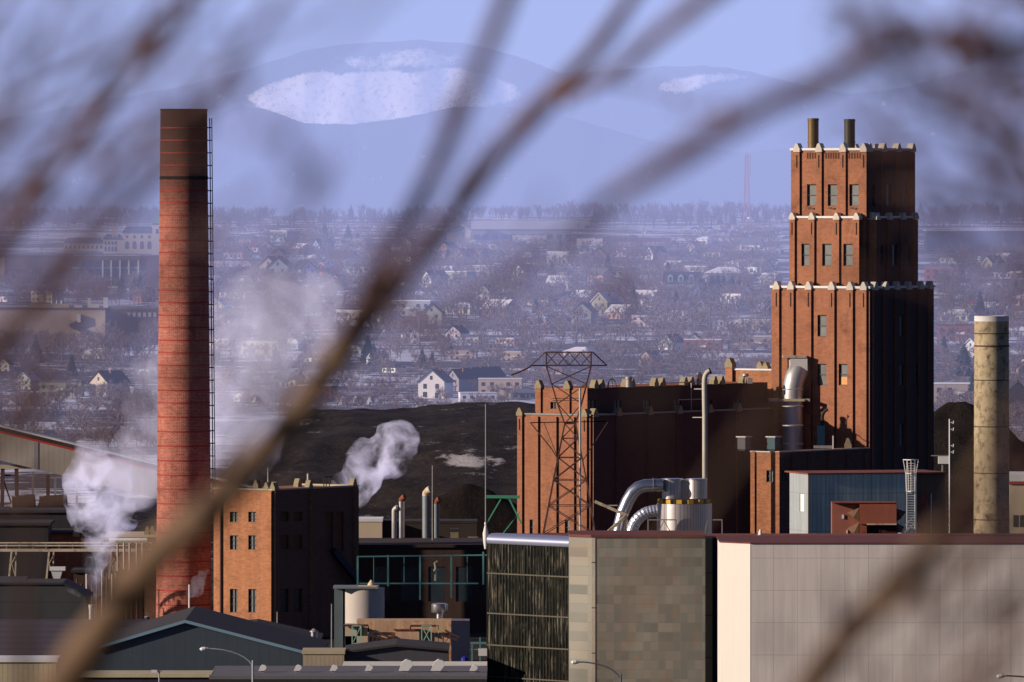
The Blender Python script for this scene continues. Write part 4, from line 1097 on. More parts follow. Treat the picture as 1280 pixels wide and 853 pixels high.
obj('red_stripe', slab(0, L, -1.0, -.72, -.03, 3.23), RED, cv)
obj('dark_band', slab(0, L, -.72, -.22, -.05, 3.2), DARK, cv)
obj('roof', slab(-.2, L + .2, -.22, 0, -.15, 3.3), WHITE, cv)
obj('joint_cover', slab(11.0, 11.6, -4.65, -1.02, -.06, -.005), METAL_D, cv)
def vprism(px0, px1, y0, y1, D, d): 
    a, b2 = P(px0, y1, D), P(px1, y0, D); return (a.x, D, a.z, b2.x, D + d, b2.z)
st_ = thing('conveyor_trestle', 'dark steel trestle holding up the conveyor gallery, far left', 'trestle', (hx(12, 1152), 1152, 0))
for dx in (-.9, .9):
    obj('leg', MB().bar((dx * 1.3, 0, 0), (dx, 0, EZ - (586 - HY) * 1152 / F), .5), STEEL_RUST, st_)
zz_ = EZ - (586 - HY) * 1152 / F
obj('bracing', MB().bar((-1.1, 0, zz_ * .2), (1, 0, zz_ * .6), .2).bar((1.1, 0, zz_ * .6), (-1, 0, zz_ * .95), .2).bar((-1.0, .1, zz_ * .95), (1, .1, zz_ * .95), .25), STEEL_RUST, st_)
obj('cap_beam', MB().box(-3.0, -.4, zz_, 3.0, .6, zz_ + .5), CREAMST, st_)
for i, (px, y0) in enumerate(((41, 590), (60, 594), (69, 598), (82, 600), (96, 600))):
    tp = thing('gallery_prop', ['thin steel prop under the conveyor gallery, first right of the trestle', 'dark prop under the gallery, second right of the trestle', 'third steel prop right of the dark conveyor trestle', 'fourth steel prop right of the dark conveyor trestle', 'fifth steel prop from the conveyor trestle, half in steam'][i], 'prop', (hx(px, 1152), 1152, 0), 0, 'props under the conveyor gallery')
    zz = EZ - (y0 - HY) * 1152 / F
    obj('post', MB().box(-.13 - .1 * (i == 1), -.15, .25, .13 + .1 * (i == 1), .15, zz), METAL_D if i != 1 else STEEL_RUST, tp); obj('base_plate', MB().box(-.4, -.4, 0, .4, .4, .25), DARK, tp)
# dark long roofs between the trestle and pipe bridge
def simple_bld(name, label, cat, px0, px1, ytop, D, dep, wm, rm, group=None, roof_h=0.0, overhang=.3, zb=0, wins=(), slope_to=None):
    t = thing(name, label, cat, (hx(px0, D), D, zb), 0, group); wd = hx(px1, D) - hx(px0, D)
    zt_ = EZ - (ytop - HY) * D / F - zb
    obj('wall', MB().wall((0, 0, 0), (1, 0, 0), (0, 1, 0), wd, 0, zt_, wins, .15).quad((0, 0, 0), (0, dep, 0), (0, dep, zt_), (0, 0, zt_)).quad((wd, 0, 0), (wd, dep, 0), (wd, dep, zt_), (wd, 0, zt_)).quad((0, dep, 0), (wd, dep, 0), (wd, dep, zt_), (0, dep, zt_)).quad((0, 0, zt_), (wd, 0, zt_), (wd, dep, zt_), (0, dep, zt_)), wm, t)
    for h in wins: obj('window', MB().box(h[0], .1, h[2], h[1], .14, h[3]), GLASS_D, t)
    if roof_h: obj('roof', MB().extrude([(-overhang, -overhang, zt_ + .01), (-overhang, dep / 2, zt_ + roof_h), (-overhang, dep + overhang, zt_ + .01)], (wd + 2 * overhang, 0, 0)), rm, t)
    else: obj('roof', MB().box(-overhang, -overhang, zt_ + .01, wd + overhang, dep + overhang, zt_ + .35), rm, t)
    return t
DROOF = M('dark_slate_roof', (0.05, 0.05, 0.055), .8, var=.3, streak=.2)
simple_bld('dark_mill_shed', 'long black-walled mill shed under the conveyor gallery, far left', 'shed', -40, 92, 641, 1130, 12, DARK, DROOF)
simple_bld('low_dark_shed', 'lower near-black shed behind the pipe bridge, far left', 'shed', -40, 60, 657, 1112, 10, DARK, ROOFTAR)
for i, (p0, p1) in enumerate(((16, 44), (50, 84))):
    a, b2 = P(p0, 632, 1140), P(p1, 632, 1140)
    tn = thing('horizontal_drum', ['dark horizontal drum with pale end bracket, left of the two beside the conveyor trestle', 'dark horizontal drum with pale end bracket, right of the two beside the conveyor trestle'][i], 'tank', (a.x, 1140, a.z - 1.4))
    obj('drum', MB().path([(0, 0, 1.4), (b2.x - a.x, 0, 1.6)], 1.25, 20), DARKBR, tn, 40)
    obj('end_bracket', MB().bar((-.4, -.3, .2), (.4, -.3, 2.6), .5), CREAMST, tn); obj('saddle', MB().box(.3, -1.0, -1.0, b2.x - a.x - .2, 1.0, .35), DARK, tn)
simple_bld('weathered_brick_building', 'weathered brown brick building behind the pipe bridge, left of the smokestack', 'building', 56, 102, 668, 1118, 10, BRICK_OLD, ROOFTAR)
simple_bld('pinkish_brick_wing', 'pinkish brick wing with pale roof edge just left of the smokestack foot', 'building', 132, 196, 672, 1112, 10, BRICK_OLD, CREAM, overhang=.1)
for i, px in enumerate((95, 184, 190)):
    c = P(px, 671, 1112 if i else 1117); fo = thing('stone_finial', ['small pale stone finial on the weathered brick roof in the steam', 'stone finial on the pinkish wing, nearer the steam plume', 'stone finial on the pinkish wing, touching the smokestack'][i], 'finial', (c.x, c.y, c.z), 0, 'stone finials left of the smokestack')
    obj('finial', MB().extrude([(u * .8, 0, v * 1.2) for u, v in PINP], (0, .6, 0)), STONE_G, fo)
# pipe bridge
pb = thing('pipe_bridge', 'cream steel pipe bridge with railing on slanting legs left of the smokestack', 'pipe bridge', tuple(P(0, 740, 1070)))
q = rel(Vector(pb.location))
obj('deck_beam', MB().bar(q(-60, 688, 1070), q(190, 688, 1070), .34), CREAMST, pb)
for py in (679, 682.5): obj('pipe', MB().path([q(-60, py, 1071), q(190, py, 1071)], .1, 8), CREAMST, pb)
for i in range(16): obj('railing_post', MB().bar(q(-58 + i * 16.5, 688, 1071), q(-58 + i * 16.5, 678, 1071), .1), METAL_D, pb)
obj('upper_pipe', MB().path([q(136, 675.5, 1070), q(184, 675.5, 1070)], .28, 8), WHITE, pb)
for px in (-40, 13, 60, 138, 176):
    lg = MB().bar(q(px + 1.5, 689, 1069.5), q(px - 2, 724, 1069.5), .22).bar(q(px + 7, 689, 1071), q(px + 6, 722, 1071), .18).bar(q(px, 700, 1070), q(px + 6, 720, 1070), .09).bar(q(px + 6, 696, 1070), q(px - .5, 708, 1070), .09)
    obj('trestle_leg', lg, CREAMST if px < 100 else METAL_D, pb)
for px in (147, 155, 162, 171, 178):
    obj('riser', MB().path([q(px, 679, 1069), q(px, 712 + (px % 5), 1069)], .13, 8), METAL_D, pb)
obj('bracing', MB().bar(q(140, 690, 1069), q(152, 714, 1069), .14).bar(q(152, 690, 1069), q(140, 706, 1069), .12).bar(q(140, 715, 1069), q(172, 715, 1069), .2).bar(q(165, 679, 1069), q(186, 686, 1069), .1), STEEL_RUST, pb)
simple_bld('dark_plant_wall', 'dark tangled plant wall below the pipe bridge behind the steaming stack', 'wall', 92, 178, 716, 1085, 6, DARKBR, DARK)
for i in range(13):
    px = 96 + i * 6.3; c = P(px, 716, 1080)
    pp = thing('process_pipe', 'upright process pipe below the pipe bridge, number %s from the white hopper' % ('first second third fourth fifth sixth seventh eighth ninth tenth eleventh twelfth thirteenth'.split()[i]), 'pipe', (c.x, c.y, 0), 0, 'upright pipes behind the steaming stack')
    pp['label'] = '%s upright process pipe from the white hopper, below the pipe bridge' % 'first second third fourth fifth sixth seventh eighth ninth tenth eleventh twelfth thirteenth'.split()[i]
    obj('pipe', MB().path([(0, 0, 0), (0, 0, c.z + R.uniform(-1.5, .8))], R.uniform(.09, .2), 8), R.choice([STEEL_RUST, METAL_D, DARKBR, CREAMST]), pp)
    obj('bracket', MB().box(-.25, 0, c.z - 3.2, .25, 2.5, c.z - 3.0), STEEL_RUST, pp)
c = P(72, 719, 1062); hp_ = thing('white_hopper', 'white metal hopper funnel under the pipe bridge', 'hopper', tuple(c)); q = rel(c)
obj('tray', MB().box(-.95, -.5, .55, .95, .6, 1.0), WHITE, hp_); obj('funnel', MB().add([(-.8, -.4, .54), (.6, -.4, .54), (.6, .4, .54), (-.8, .4, .54), (-.35, -.2, -.8), (.2, -.2, -.8), (.2, .2, -.8), (-.35, .2, -.8)], [(0, 1, 2, 3), (7, 6, 5, 4), (0, 4, 5, 1), (1, 5, 6, 2), (2, 6, 7, 3), (3, 7, 4, 0)]), M('white_funnel', (.7, .7, .68), .6), hp_)
# dark mill walls filling the yard between smokestack and mill
simple_bld('dark_yard_shed', 'black yard shed with sloping roof at the far left below the pipe bridge', 'shed', -50, 28, 728, 1050, 8, DARK, ROOFTAR)
# sloped shed
c0 = P(-50, 776, 1020); t = thing('sloped_dark_shed', 'dark grey shed with mono-pitch roof beside the steaming silver stack', 'shed', (hx(-50, 1020), 1020, 0))
x1_, xk_ = hx(108, 1020) - hx(-50, 1020), hx(80, 1020) - hx(-50, 1020); za_, zb_ = EZ - (731 - HY) * 1020 / F, EZ - (747 - HY) * 1020 / F
obj('wall', MB().extrude([(0, 0, 0), (x1_, 0, 0), (x1_, 0, zb_), (xk_, 0, za_), (0, 0, za_)], (0, 10, 0)), M('dim_grey_sheeting', (.06, .06, .066), .8, lines=(0, 2.5, .1, .5)), t)
obj('verge', MB().add([(xk_ - .1, -.2, za_ + .02), (x1_ + .3, -.2, zb_ - .1), (x1_ + .3, 10, zb_ - .1), (xk_ - .1, 10, za_ + .02), (xk_ - .1, -.2, za_ + .28), (x1_ + .3, -.2, zb_ + .12), (x1_ + .3, 10, zb_ + .12), (xk_ - .1, 10, za_ + .28)], [(0, 3, 2, 1), (4, 5, 6, 7), (0, 1, 5, 4), (1, 2, 6, 5), (2, 3, 7, 6), (3, 0, 4, 7)]), DARK, t)
obj('roof', MB().box(-.2, -.2, za_ + .01, xk_ - .12, 10, za_ + .25), ROOFTAR, t)
# big low roof
def gable_roofed(name, label, cat, pxs, ys, D, dep, wm, rm, tm=None):
    """gable end facing us: pxs=(left, apex, right), ys=(eave left, apex, eave right)"""
    t = thing(name, label, cat, (hx(pxs[1], D), D, 0)); xl, xr_ = hx(pxs[0], D) - hx(pxs[1], D), hx(pxs[2], D) - hx(pxs[1], D)
    z = [EZ - (y - HY) * D / F for y in ys]
    obj('wall', MB().extrude([(xl, 0, 0), (xr_, 0, 0), (xr_, 0, z[2]), (0, 0, z[1]), (xl, 0, z[0])], (0, dep, 0)), wm, t)
    for side, (xa, za2) in (('l', (xl, z[0])), ('r', (xr_, z[2]))):
        s_ = (z[1] - za2) / (0 - xa); e = xa * 1.02; ze = za2 + s_ * (e - xa)
        obj('roof_slope', MB().add([(0, -.35, z[1] + .02), (e, -.35, ze + .02), (e, dep, ze + .02), (0, dep, z[1] + .02), (0, -.35, z[1] + .25), (e, -.35, ze + .25), (e, dep, ze + .25), (0, dep, z[1] + .25)], [(0, 1, 2, 3), (7, 6, 5, 4), (0, 4, 5, 1), (1, 5, 6, 2), (2, 6, 7, 3), (3, 7, 4, 0)]), rm, t)
        if tm: obj('verge_trim', MB().add([(0, -.42, z[1] - .05), (e, -.42, ze - .05), (e, -.36, ze - .05), (0, -.36, z[1] - .05), (0, -.42, z[1] + .27), (e, -.42, ze + .27), (e, -.36, ze + .27), (0, -.36, z[1] + .27)], [(0, 1, 2, 3), (7, 6, 5, 4), (0, 4, 5, 1), (1, 5, 6, 2), (2, 6, 7, 3), (3, 7, 4, 0)]), tm, t)
    return t
br = thing('broad_brown_roof_building', 'broad building with a low brown corrugated roof sloping towards us, lower left', 'building', (hx(-60, 930), 930, 0))
xe = hx(255, 930) - hx(-60, 930); z0_, z1_ = EZ - (846 - HY) * 930 / F, EZ - (776.5 - HY) * 985 / F
obj('wall', MB().box(0, .3, 0, xe - .3, 54.5, z0_ - .05), DARK, br)
obj('roof', MB().add([(0, 0, z0_), (xe, 0, z0_), (xe, 55, z1_), (0, 55, z1_), (0, 0, z0_ + .2), (xe, 0, z0_ + .2), (xe, 55, z1_ + .2), (0, 55, z1_ + .2)], [(0, 3, 2, 1), (4, 5, 6, 7), (0, 1, 5, 4), (1, 2, 6, 5), (2, 3, 7, 6), (3, 0, 4, 7)]), M('brown_corrugated_roof', (0.085, 0.062, 0.058), .7, var=.12, lines=(0, .33, .1, .35)), br)
obj('back_wall', MB().box(0, 54.6, 0, xe, 54.9, z1_), DARK, br)
gable_roofed('blue_gabled_shed', 'blue-grey gabled metal shed with pale blue verge in front of the orange brick block', 'shed', (118, 231.5, 400), (812, 778, 822), 915, 30, BLUESHED, ROOFTAR, BLUETRIM)
gable_roofed('low_black_hall', 'low black pitched roof between the gabled shed and the white silo', 'hall', (255, 320, 400), (789, 782, 800), 985, 10, DARK, ROOFTAR)
simple_bld('ribbed_cream_building', 'long cream ribbed building with pale roof edge at the lower left corner', 'building', -60, 70, 828, 870, 6, M('cream_ribbed', (0.5, 0.42, 0.28), .7, lines=(.5, 0, .08, .3)), WHITE, overhang=.15)
simple_bld('cream_canopy_building', 'low dark building with a long cream roof edge below the blue gabled shed', 'building', 82, 262, 847, 865, 6, DARK, M('cream_roof_edge', (.55, .47, .3), .7), overhang=.2)
simple_bld('ochre_ribbed_box', 'small beige ribbed roof house between gabled shed and grey gabled hall', 'building', 378.5, 430, 818, 905, 6, M('beige_ribbed', (0.42, 0.34, 0.25), .7, lines=(.45, 0, .07, .25)), M('yellowish_edge', (.5, .42, .25), .7), overhang=.1)
gable_roofed('grey_gabled_hall', 'grey gabled hall with shallow dark roof before the rusty orange casing', 'hall', (430.5, 495, 560), (817, 808.5, 814), 908, 12, GREYSHED, ROOFTAR)
simple_bld('white_edged_roof', 'long flat roof with a bright white edge at the bottom, left of the glass block', 'building', 428, 608, 838, 890, 10, M('dim_wall', (.06, .05, .05), .8), M('bright_roof_edge', (.8, .76, .62), .6), overhang=.05)
simple_bld('bottom_flat_roof', 'flat dark roof carrying white mushroom vents at the bottom edge', 'building', 262, 608, 849.5, 862, 18, DARK, M('greyish_roof_sheet', (0.16, 0.15, 0.16), .8, var=.2), overhang=.05)
zr0 = EZ - (849.5 - HY) * 862 / F + .35
ords = 'first second third fourth fifth sixth seventh'.split()
for i, (px, big) in enumerate(((328, 0), (372, 0), (417, 0), (461, 0), (507, 1), (547, 1), (592, 0))):
    v = thing('mushroom_vent', '%s white roof vent from the left in the bottom row%s' % (ords[i], ', a large hooded one' if big else ''), 'vent', (hx(px, 868), 868, zr0), 0, 'white roof vents along the bottom edge')
    s_ = 1.35 if big else .8
    obj('hood', MB().extrude([(-.5 * s_, 0, .15), (-.25 * s_, 0, .75 * s_), (.05 * s_, 0, .95 * s_), (.4 * s_, 0, .85 * s_), (.5 * s_, 0, .5 * s_), (.2 * s_, 0, .15)], (0, .9 * s_, 0)), WHITE, v)
    obj('neck', MB().box(-.3 * s_, .1, 0, .2 * s_, .8 * s_, .15), METAL_D, v)
# small roof things
def capped_pipe(px, ytop, ybase, wpx, D, label, m=METAL, cone=True, group=None):
    c = P(px, ybase, D); k = D / F; r = wpx * k / 2; h = (ybase - ytop) * k
    v = thing('capped_flue', label, 'vent', tuple(c), 0, group)
    obj('pipe', MB().lathe([(r, -3), (r, h * .8)], 18), m, v, 30)
    obj('cap', MB().lathe([(r * 1.3, h * .8), (r * 1.25, h * .84), (r * .3, h)], 18) if cone else MB().lathe([(r * 1.05, h * .8), (r * 1.05, h)], 18), METAL_D, v)
    return v
capped_pipe(392.5, 786, 806, 8.5, 960, 'short silver flue with cone cap behind the beige ribbed roof house')
capped_pipe(114.8, 756, 778, 8.5, 985, 'shiny silver flue throwing the steam plume, left of the smokestack', METAL, False)
capped_pipe(184, 770, 778, 6, 1000, 'short dark flue with pale cap left of the smokestack foot', DARK)
capped_pipe(225, 766, 778, 6, 990, 'short dark flue with pale slab on top, before the smokestack foot', DARK)
fan = thing('roof_fan', 'silver drum fan on a short neck on the rusty orange casing', 'fan', tuple(P(549.5, 777, 1000))); k = 1000 / F
obj('neck', MB().lathe([(.42, -.5), (.38, 1.0)], 16), METAL, fan, 30); obj('drum', MB().lathe([(.9, 1.0), (.95, 1.15), (.95, 1.95), (.8, 2.05)], 24), METAL, fan, 30)
# white silo tank
c = P(455, 800, 1010); k = 1010 / F
si = thing('white_silo', 'short cream-white silo with flat lid and cone cap beside the small brick block', 'silo', (c.x, c.y, 0)); zt_ = EZ - (735 - HY) * k
obj('drum', MB().lathe([(2.35, 0), (2.35, zt_)], 36), M('cream_silo_paint', (.52, .47, .43), .6, var=.1), si, 30)
obj('lid', MB().box(-3.5, -2.5, zt_ + .01, 1.7, 2.4, zt_ + .22), M('teal_grey_lid', (.2, .24, .25), .6), si)
obj('side_column', MB().box(-3.4, -1.0, 0, -2.4, 1.2, zt_), M('teal_grey_column', (.13, .17, .18), .7), si)
obj('cone_cap', MB().lathe([(.45, zt_ + .22), (.4, zt_ + .5), (.08, zt_ + .95)], 14, (.85, -1)), CREAM, si)
obj('pale_hatch', MB().box(-.6, -2.3, zt_ + .23, 1.5, -.6, zt_ + .34), CREAM, si)
# orange rusty casing with steelwork
c = P(446, 818, 990); oc = thing('rusty_orange_casing', 'long orange rust-streaked metal casing beside the white silo', 'machine house', (c.x, 990, 0)); q = rel(Vector((c.x, 990, 0)))
def zof(py, D): return EZ - (py - HY) * D / F
x2 = hx(564, 990) - c.x; x3 = hx(587, 996) - c.x
obj('casing', MB().box(0, 0, 0, x2, 5, zof(776, 990)), ORANGE_RUST, oc)
obj('shaded_end', MB().add([(x2 + .01, 0.02, 0), (x3, 3.5, 0), (x3, 8, 0), (x2 + .01, 5, 0), (x2 + .01, .02, zof(776, 990)), (x3, 3.5, zof(776.5, 993)), (x3, 8, zof(776.5, 993)), (x2 + .01, 5, zof(776, 990))], [(0, 3, 2, 1), (4, 5, 6, 7), (0, 1, 5, 4), (1, 2, 6, 5), (2, 3, 7, 6), (3, 0, 4, 7)]), M('mauve_grey_sheet', (.3, .24, .25), .8), oc)
obj('lower_duct', MB().box(-1.3, -.6, 0, -.005, 3, zof(781, 990)).box(-1.3, -.6, 0, 1.5, -.003, zof(795, 990)), CREAM, oc)
obj('inset_duct', MB().box(hx(494, 990) - c.x, -.5, zof(805, 990), hx(524, 990) - c.x, -.003, zof(788, 990)), M('salmon_duct', (.62, .4, .27), .7, streak=.3), oc)
obj('duct_shade', MB().box(hx(492, 990) - c.x, -.62, zof(788, 990), hx(527, 990) - c.x, -.003, zof(786.3, 990)), RUST, oc)
obj('duct_shade', MB().box(hx(497, 990) - c.x, -.62, zof(806.5, 990), hx(525, 990) - c.x, -.003, zof(805.1, 990)), STEEL_RUST, oc)
for (xa, xb) in ((440, 451), (527, 539)):
    fr2 = MB(); A_, B_ = hx(xa, 988) - c.x, hx(xb, 988) - c.x; zA, zB = zof(806, 988), zof(783, 988)
    for x in (A_, B_): fr2.bar((x, -1.2, zA), (x, -1.2, zB), .12)
    fr2.bar((A_, -1.2, zA), (B_, -1.2, zB), .08).bar((B_, -1.2, zA), (A_, -1.2, zB), .08).bar((A_, -1.2, zA + .1), (B_, -1.2, zA + .1), .1).bar((A_, -1.2, zB), (B_, -1.2, zB), .1)
    for x in (B_ + .8,): fr2.bar((x, -.8, zA), (x, -.8, zB), .08).bar((B_, -1.2, zB), (x, -.8, zB), .08)
    obj('teal_bracing', fr2, M('mint_steel', (.35, .6, .5), .6) if 'mint_steel' not in bpy.data.materials else bpy.data.materials['mint_steel'], oc)
obj('pipe', MB().path([(hx(513, 989) - c.x, -.9, zof(787, 989)), (hx(513, 989) - c.x, -.9, zof(782.5, 989)), (hx(545, 989) - c.x, -.9, zof(782.5, 989))], .13, 6), STEEL_RUST, oc)
obj('pipe', MB().path([(hx(428, 989) - c.x, -.9, zof(782, 989)), (hx(460, 989) - c.x, -.9, zof(782, 989)), (hx(461, 989) - c.x, -.9, zof(790, 989))], .13, 6), STEEL_RUST, oc)
for xa in (466, 554):
    m = MB(); x = hx(xa, 989) - c.x
    m.bar((x, -1, zof(806, 989)), (x, -1, zof(790, 989)), .13).bar((x + .9, -1, zof(808, 989)), (x + .8, -1, zof(791, 989)), .13).bar((x - .2, -1.1, zof(794, 989)), (x + 1.6, -1.0, zof(800, 989)), .25).bar((x + .2, -1.1, zof(788, 989)), (x + 1.8, -1.1, zof(797, 989)), .18).bar((x, -1, zof(806, 989)), (x + .8, -1, zof(795, 989)), .08)
    obj('valve_rack', m, STEEL_RUST, oc)
# yard machine with bright lamp glint, right of the casing
ym = thing('teal_yard_platform', 'teal steel platform with white box left of the black glass block', 'platform', tuple(P(597, 815, 960))); q = rel(Vector(ym.location))
obj('deck', MB().bar(q(588, 804, 960), q(608, 804, 960), .2).bar(q(588, 812, 960), q(608, 812, 960), .1), TEAL, ym)
obj('post', MB().bar(q(590, 804, 960), q(590, 840, 960), .15), TEAL, ym); obj('post', MB().bar(q(600, 797, 960), q(600, 840, 960), .15), TEAL, ym)
obj('white_box', MB().box(q(598, 0, 960).x, -.2, q(0, 820, 960).z, q(609, 0, 960).x, .8, q(0, 811, 960).z), WHITE, ym)
yl_ = thing('yellow_lamp', 'tiny yellow lamp in a blue hood in the dark yard below the casing end', 'lamp', tuple(P(581, 826, 950)))
obj('hood', MB().lathe([(.42, -.1), (.4, .3), (.1, .5)], 12), M('blue_hood', (.02, .02, .3), .5), yl_); obj('bulb', MB().lathe([(.05, -.3), (.2, -.2), (.2, -.1)], 10), M('yellow_bulb', (.8, .7, .05), .4), yl_)
obj('post', MB().path([(0, 0, -4), (0, 0, -.3)], .05, 6), DARK, yl_)

# ---- middle: dark long mill wall with teal steel frame
simple_bld('dark_red_mill_hall', 'long dark red mill hall behind the teal steel frame', 'building', 446, 660, 684.5, 1085, 20, DARKBR, M('dark_brown_eave', (.05, .03, .025), .9), wins=[(2 + 3.4 * i, 4.1 + 3.4 * i, 3.5, 7.8) for i in range(5)])
tf = thing('teal_steel_frame', 'tall teal steel frame before the dark red mill hall', 'frame', tuple(P(446, 750, 1060))); q = rel(Vector(tf.location))
for py, xa, xb in ((694, 446, 609), (729.5, 446, 598)): obj('rail', MB().bar(q(xa, py + 2 if xa == 446 and py < 700 else py, 1060), q(xb, py, 1060), .16), TEAL, tf)
for px, ya, yb in ((447, 696, 733), (485, 694, 733), (525, 694, 750), (564, 694, 748), (604, 690, 731)): obj('post', MB().bar(q(px, ya, 1060), q(px, yb, 1060), .22), TEAL, tf)
for px, ya, yb in ((467, 696, 729), (505, 696, 729), (545, 700, 731), (584, 696, 729)): obj('thin_post', MB().bar(q(px, ya, 1061), q(px, yb, 1061), .09), TEAL, tf)
wk = thing('yellow_valve_rod', 'thin yellowish valve rod hanging in the teal steel frame', 'rod', tuple(P(545, 712, 1062))); q = rel(Vector(wk.location))
obj('rod', MB().path([q(544, 726, 1062), q(544.5, 712, 1062), q(543.5, 704, 1062), q(547, 702, 1062)], .14, 6), CREAMST, wk); obj('wheel', MB().lathe([(.3, -.2), (.3, 0)], 12), CREAMST, wk)
cb_ = simple_bld('cream_box_building', 'small sunlit cream box building right of the small brick block', 'building', 445, 477.5, 652.5, 1130, 8, CREAM, WHITE, overhang=.08)
simple_bld('brown_back_wall', 'low brown back building behind the four short stacks', 'building', 478, 596, 654.5, 1135, 6, M('dim_brown_wall', (.05, .038, .032), .9), DARK, overhang=.05)
simple_bld('ochre_stub_house', 'small ochre roof house to the right of the four short stacks', 'building', 563, 573, 665, 1110, 3, STONE_G, ROOFTAR, overhang=.05)
simple_bld('brown_stub_house', 'low brown box between the ochre roof house and green beam', 'building', 585, 597, 676, 1112, 3, DARKBR, CREAM, overhang=.05)
stacks = [(493, 640, 680, 7, 'left of the close pair, grey with dark bent mouth'), (502, 627, 677, 7.5, 'brighter one of the left pair'), (533, 620, 672, 10.5, 'thickest, leading the right pair'), (545.5, 630, 672, 7.5, 'dim slim one at the right end')]
for i, (px, yt, yb, wp, d) in enumerate(stacks):
    D = 1105; c = P(px, yb + 4, D); k = D / F; r = wp * k / 2; h = (yb + 4 - yt) * k
    s_ = thing('short_steel_stack', 'short steel stack in the yard, ' + d, 'chimney', tuple(c), 0, 'four short stacks in the middle of the yard')
    obj('shaft', MB().lathe([(r, .1), (r, h)], 20), [METAL_D, METAL, M('blue_grey_stack', (.2, .23, .25), .5, .3), bpy.data.materials.get('blue_grey_stack') or METAL_D][i], s_, 30)
    obj('bent_mouth', MB().path([(0, 0, h), (0, 0, h + r * .6), (r * .45, -r * .3, h + r * 1.2), (r * 1.1, -r * .8, h + r * 1.6)], [r, r * .98, r * .95, r * .95], 16), [METAL_D, RUST, CREAMST, RUST][i], s_, 40)
    obj('base', MB().box(-r * 1.2, -r * 1.2, -5.0, r * 1.2, r * 1.2, .1), DARK, s_)
gb = thing('green_steel_beam', 'bright green steel beam with diagonal braces left of the brick mill building', 'beam', tuple(P(628, 622, 1100))); q = rel(Vector(gb.location))
obj('beam', MB().bar(q(606, 621, 1100), q(650, 621.5, 1100), .38), GREENST, gb); obj('brace', MB().bar(q(608, 655, 1100), q(626, 624, 1100), .16), GREENST, gb); obj('brace', MB().bar(q(636, 623, 1100), q(652, 655, 1100), .2), GREENST, gb); obj('brace', MB().bar(q(650, 640, 1101), q(628, 668, 1101), .12), GREENST, gb)
def thin_pole(px, y0, y1, D, label, r=.07, m=METAL_D):
    t = thing('thin_mast', label, 'mast', (hx(px, D), D, 0), 0)
    obj('mast', MB().path([(0, 0, 0), (0, 0, EZ - (y0 - HY) * D / F)], [r * 1.6, r], 6), m, t); obj('footing', MB().box(-.3, -.3, 0, .3, .3, .35), DARK, t)
thin_pole(540.5, 582, 0, 1098, 'thin grey mast beside the thickest short stack', .06)
thin_pole(607, 505, 0, 1098, 'tall thin mast rising at the left end of the green beam', .06)
thin_pole(346.5, 765, 0, 1000, 'short lamp mast in the shade of the small brick block', .06)
thin_pole(414.5, 755, 0, 1000, 'short thin mast left of the white silo', .06)
thin_pole(236.5, 731, 0, 1020, 'white thin pipe mast before the smokestack foot', .09, WHITE)
thin_pole(198.5, 737, 0, 1020, 'rusty thin pipe mast at the smokestack foot', .06, STEEL_RUST)
wl = thing('white_valve_tank', 'small upright white vessel at the left end of the silver eave', 'vessel', tuple(P(607, 672, 915)))
obj('vessel', MB().lathe([(.12, -1.2), (.25, -.4), (.3, .4), (.18, .9), (.08, 1.4)], 12), WHITE, wl, 40); obj('cap', MB().lathe([(.16, 1.4), (.1, 1.6)], 10), METAL_D, wl)

# ---- street lamps
def street_lamp(px, ytop, D, px_head, yhead, label, ybase=None, m=LAMPGREY):
    t = thing('street_lamp', label, 'street lamp', (hx(px, D), D, 0), 0, 'street lamps along the road below'); X = hx(px, D)
    zt_ = EZ - (ytop - HY) * D / F; hxx, hz_ = hx(px_head, D) - X, EZ - (yhead - HY) * D / F
    obj('pole', MB().path([(0, 0, 0), (0, 0, zt_ + .8)], [.16, .1], 10), m, t)
    n = 8; pts = [(hxx * (1 - cos(pi / 2 * i / n)) ** 1.0, 0, zt_ + (hz_ - zt_) * sin(pi / 2 * i / n)) for i in range(n + 1)]
    obj('arm', MB().path(pts, .07, 8), m, t)
    sg = 1 if hxx < 0 else -1
    obj('lamp_head', MB().path([(hxx + .25 * sg, 0, hz_), (hxx - .15 * sg, 0, hz_ - .02), (hxx - .45 * sg, 0, hz_ - .05), (hxx - .65 * sg, 0, hz_ - .03)], [.08, .2, .2, .06], 10), M('pale_lamp_head', (.75, .75, .75), .4) if 'pale_lamp_head' not in bpy.data.materials else bpy.data.materials['pale_lamp_head'], t)
street_lamp(316, 836, 850, 258, 811, 'pale cobra-head street lamp in front of the blue gabled shed')
street_lamp(776, 853, 840, 722, 827.5, 'grey cobra-head street lamp in front of the slate panel block', m=M('dark_lamp_grey', (.12, .14, .18), .5))
street_lamp(1292, 850, 840, 1254, 845, 'dark street lamp head at the lower right corner', m=M('black_lamp', (.03, .03, .03), .5))
sl2 = thing('twin_lamp', 'small twin-headed street lamp below the blue gabled shed', 'street lamp', (hx(199, 845), 845, 0)); z_ = EZ - (839 - HY) * 845 / F
obj('pole', MB().path([(0, 0, 0), (0, 0, z_)], .08, 8), LAMPGREY, sl2); obj('cross_arm', MB().bar((-.55, 0, z_), (.3, 0, z_), .1), LAMPGREY, sl2); obj('lamp_head', MB().box(-.75, -.15, z_ - .14, -.2, .15, z_ + .1), WHITE, sl2)

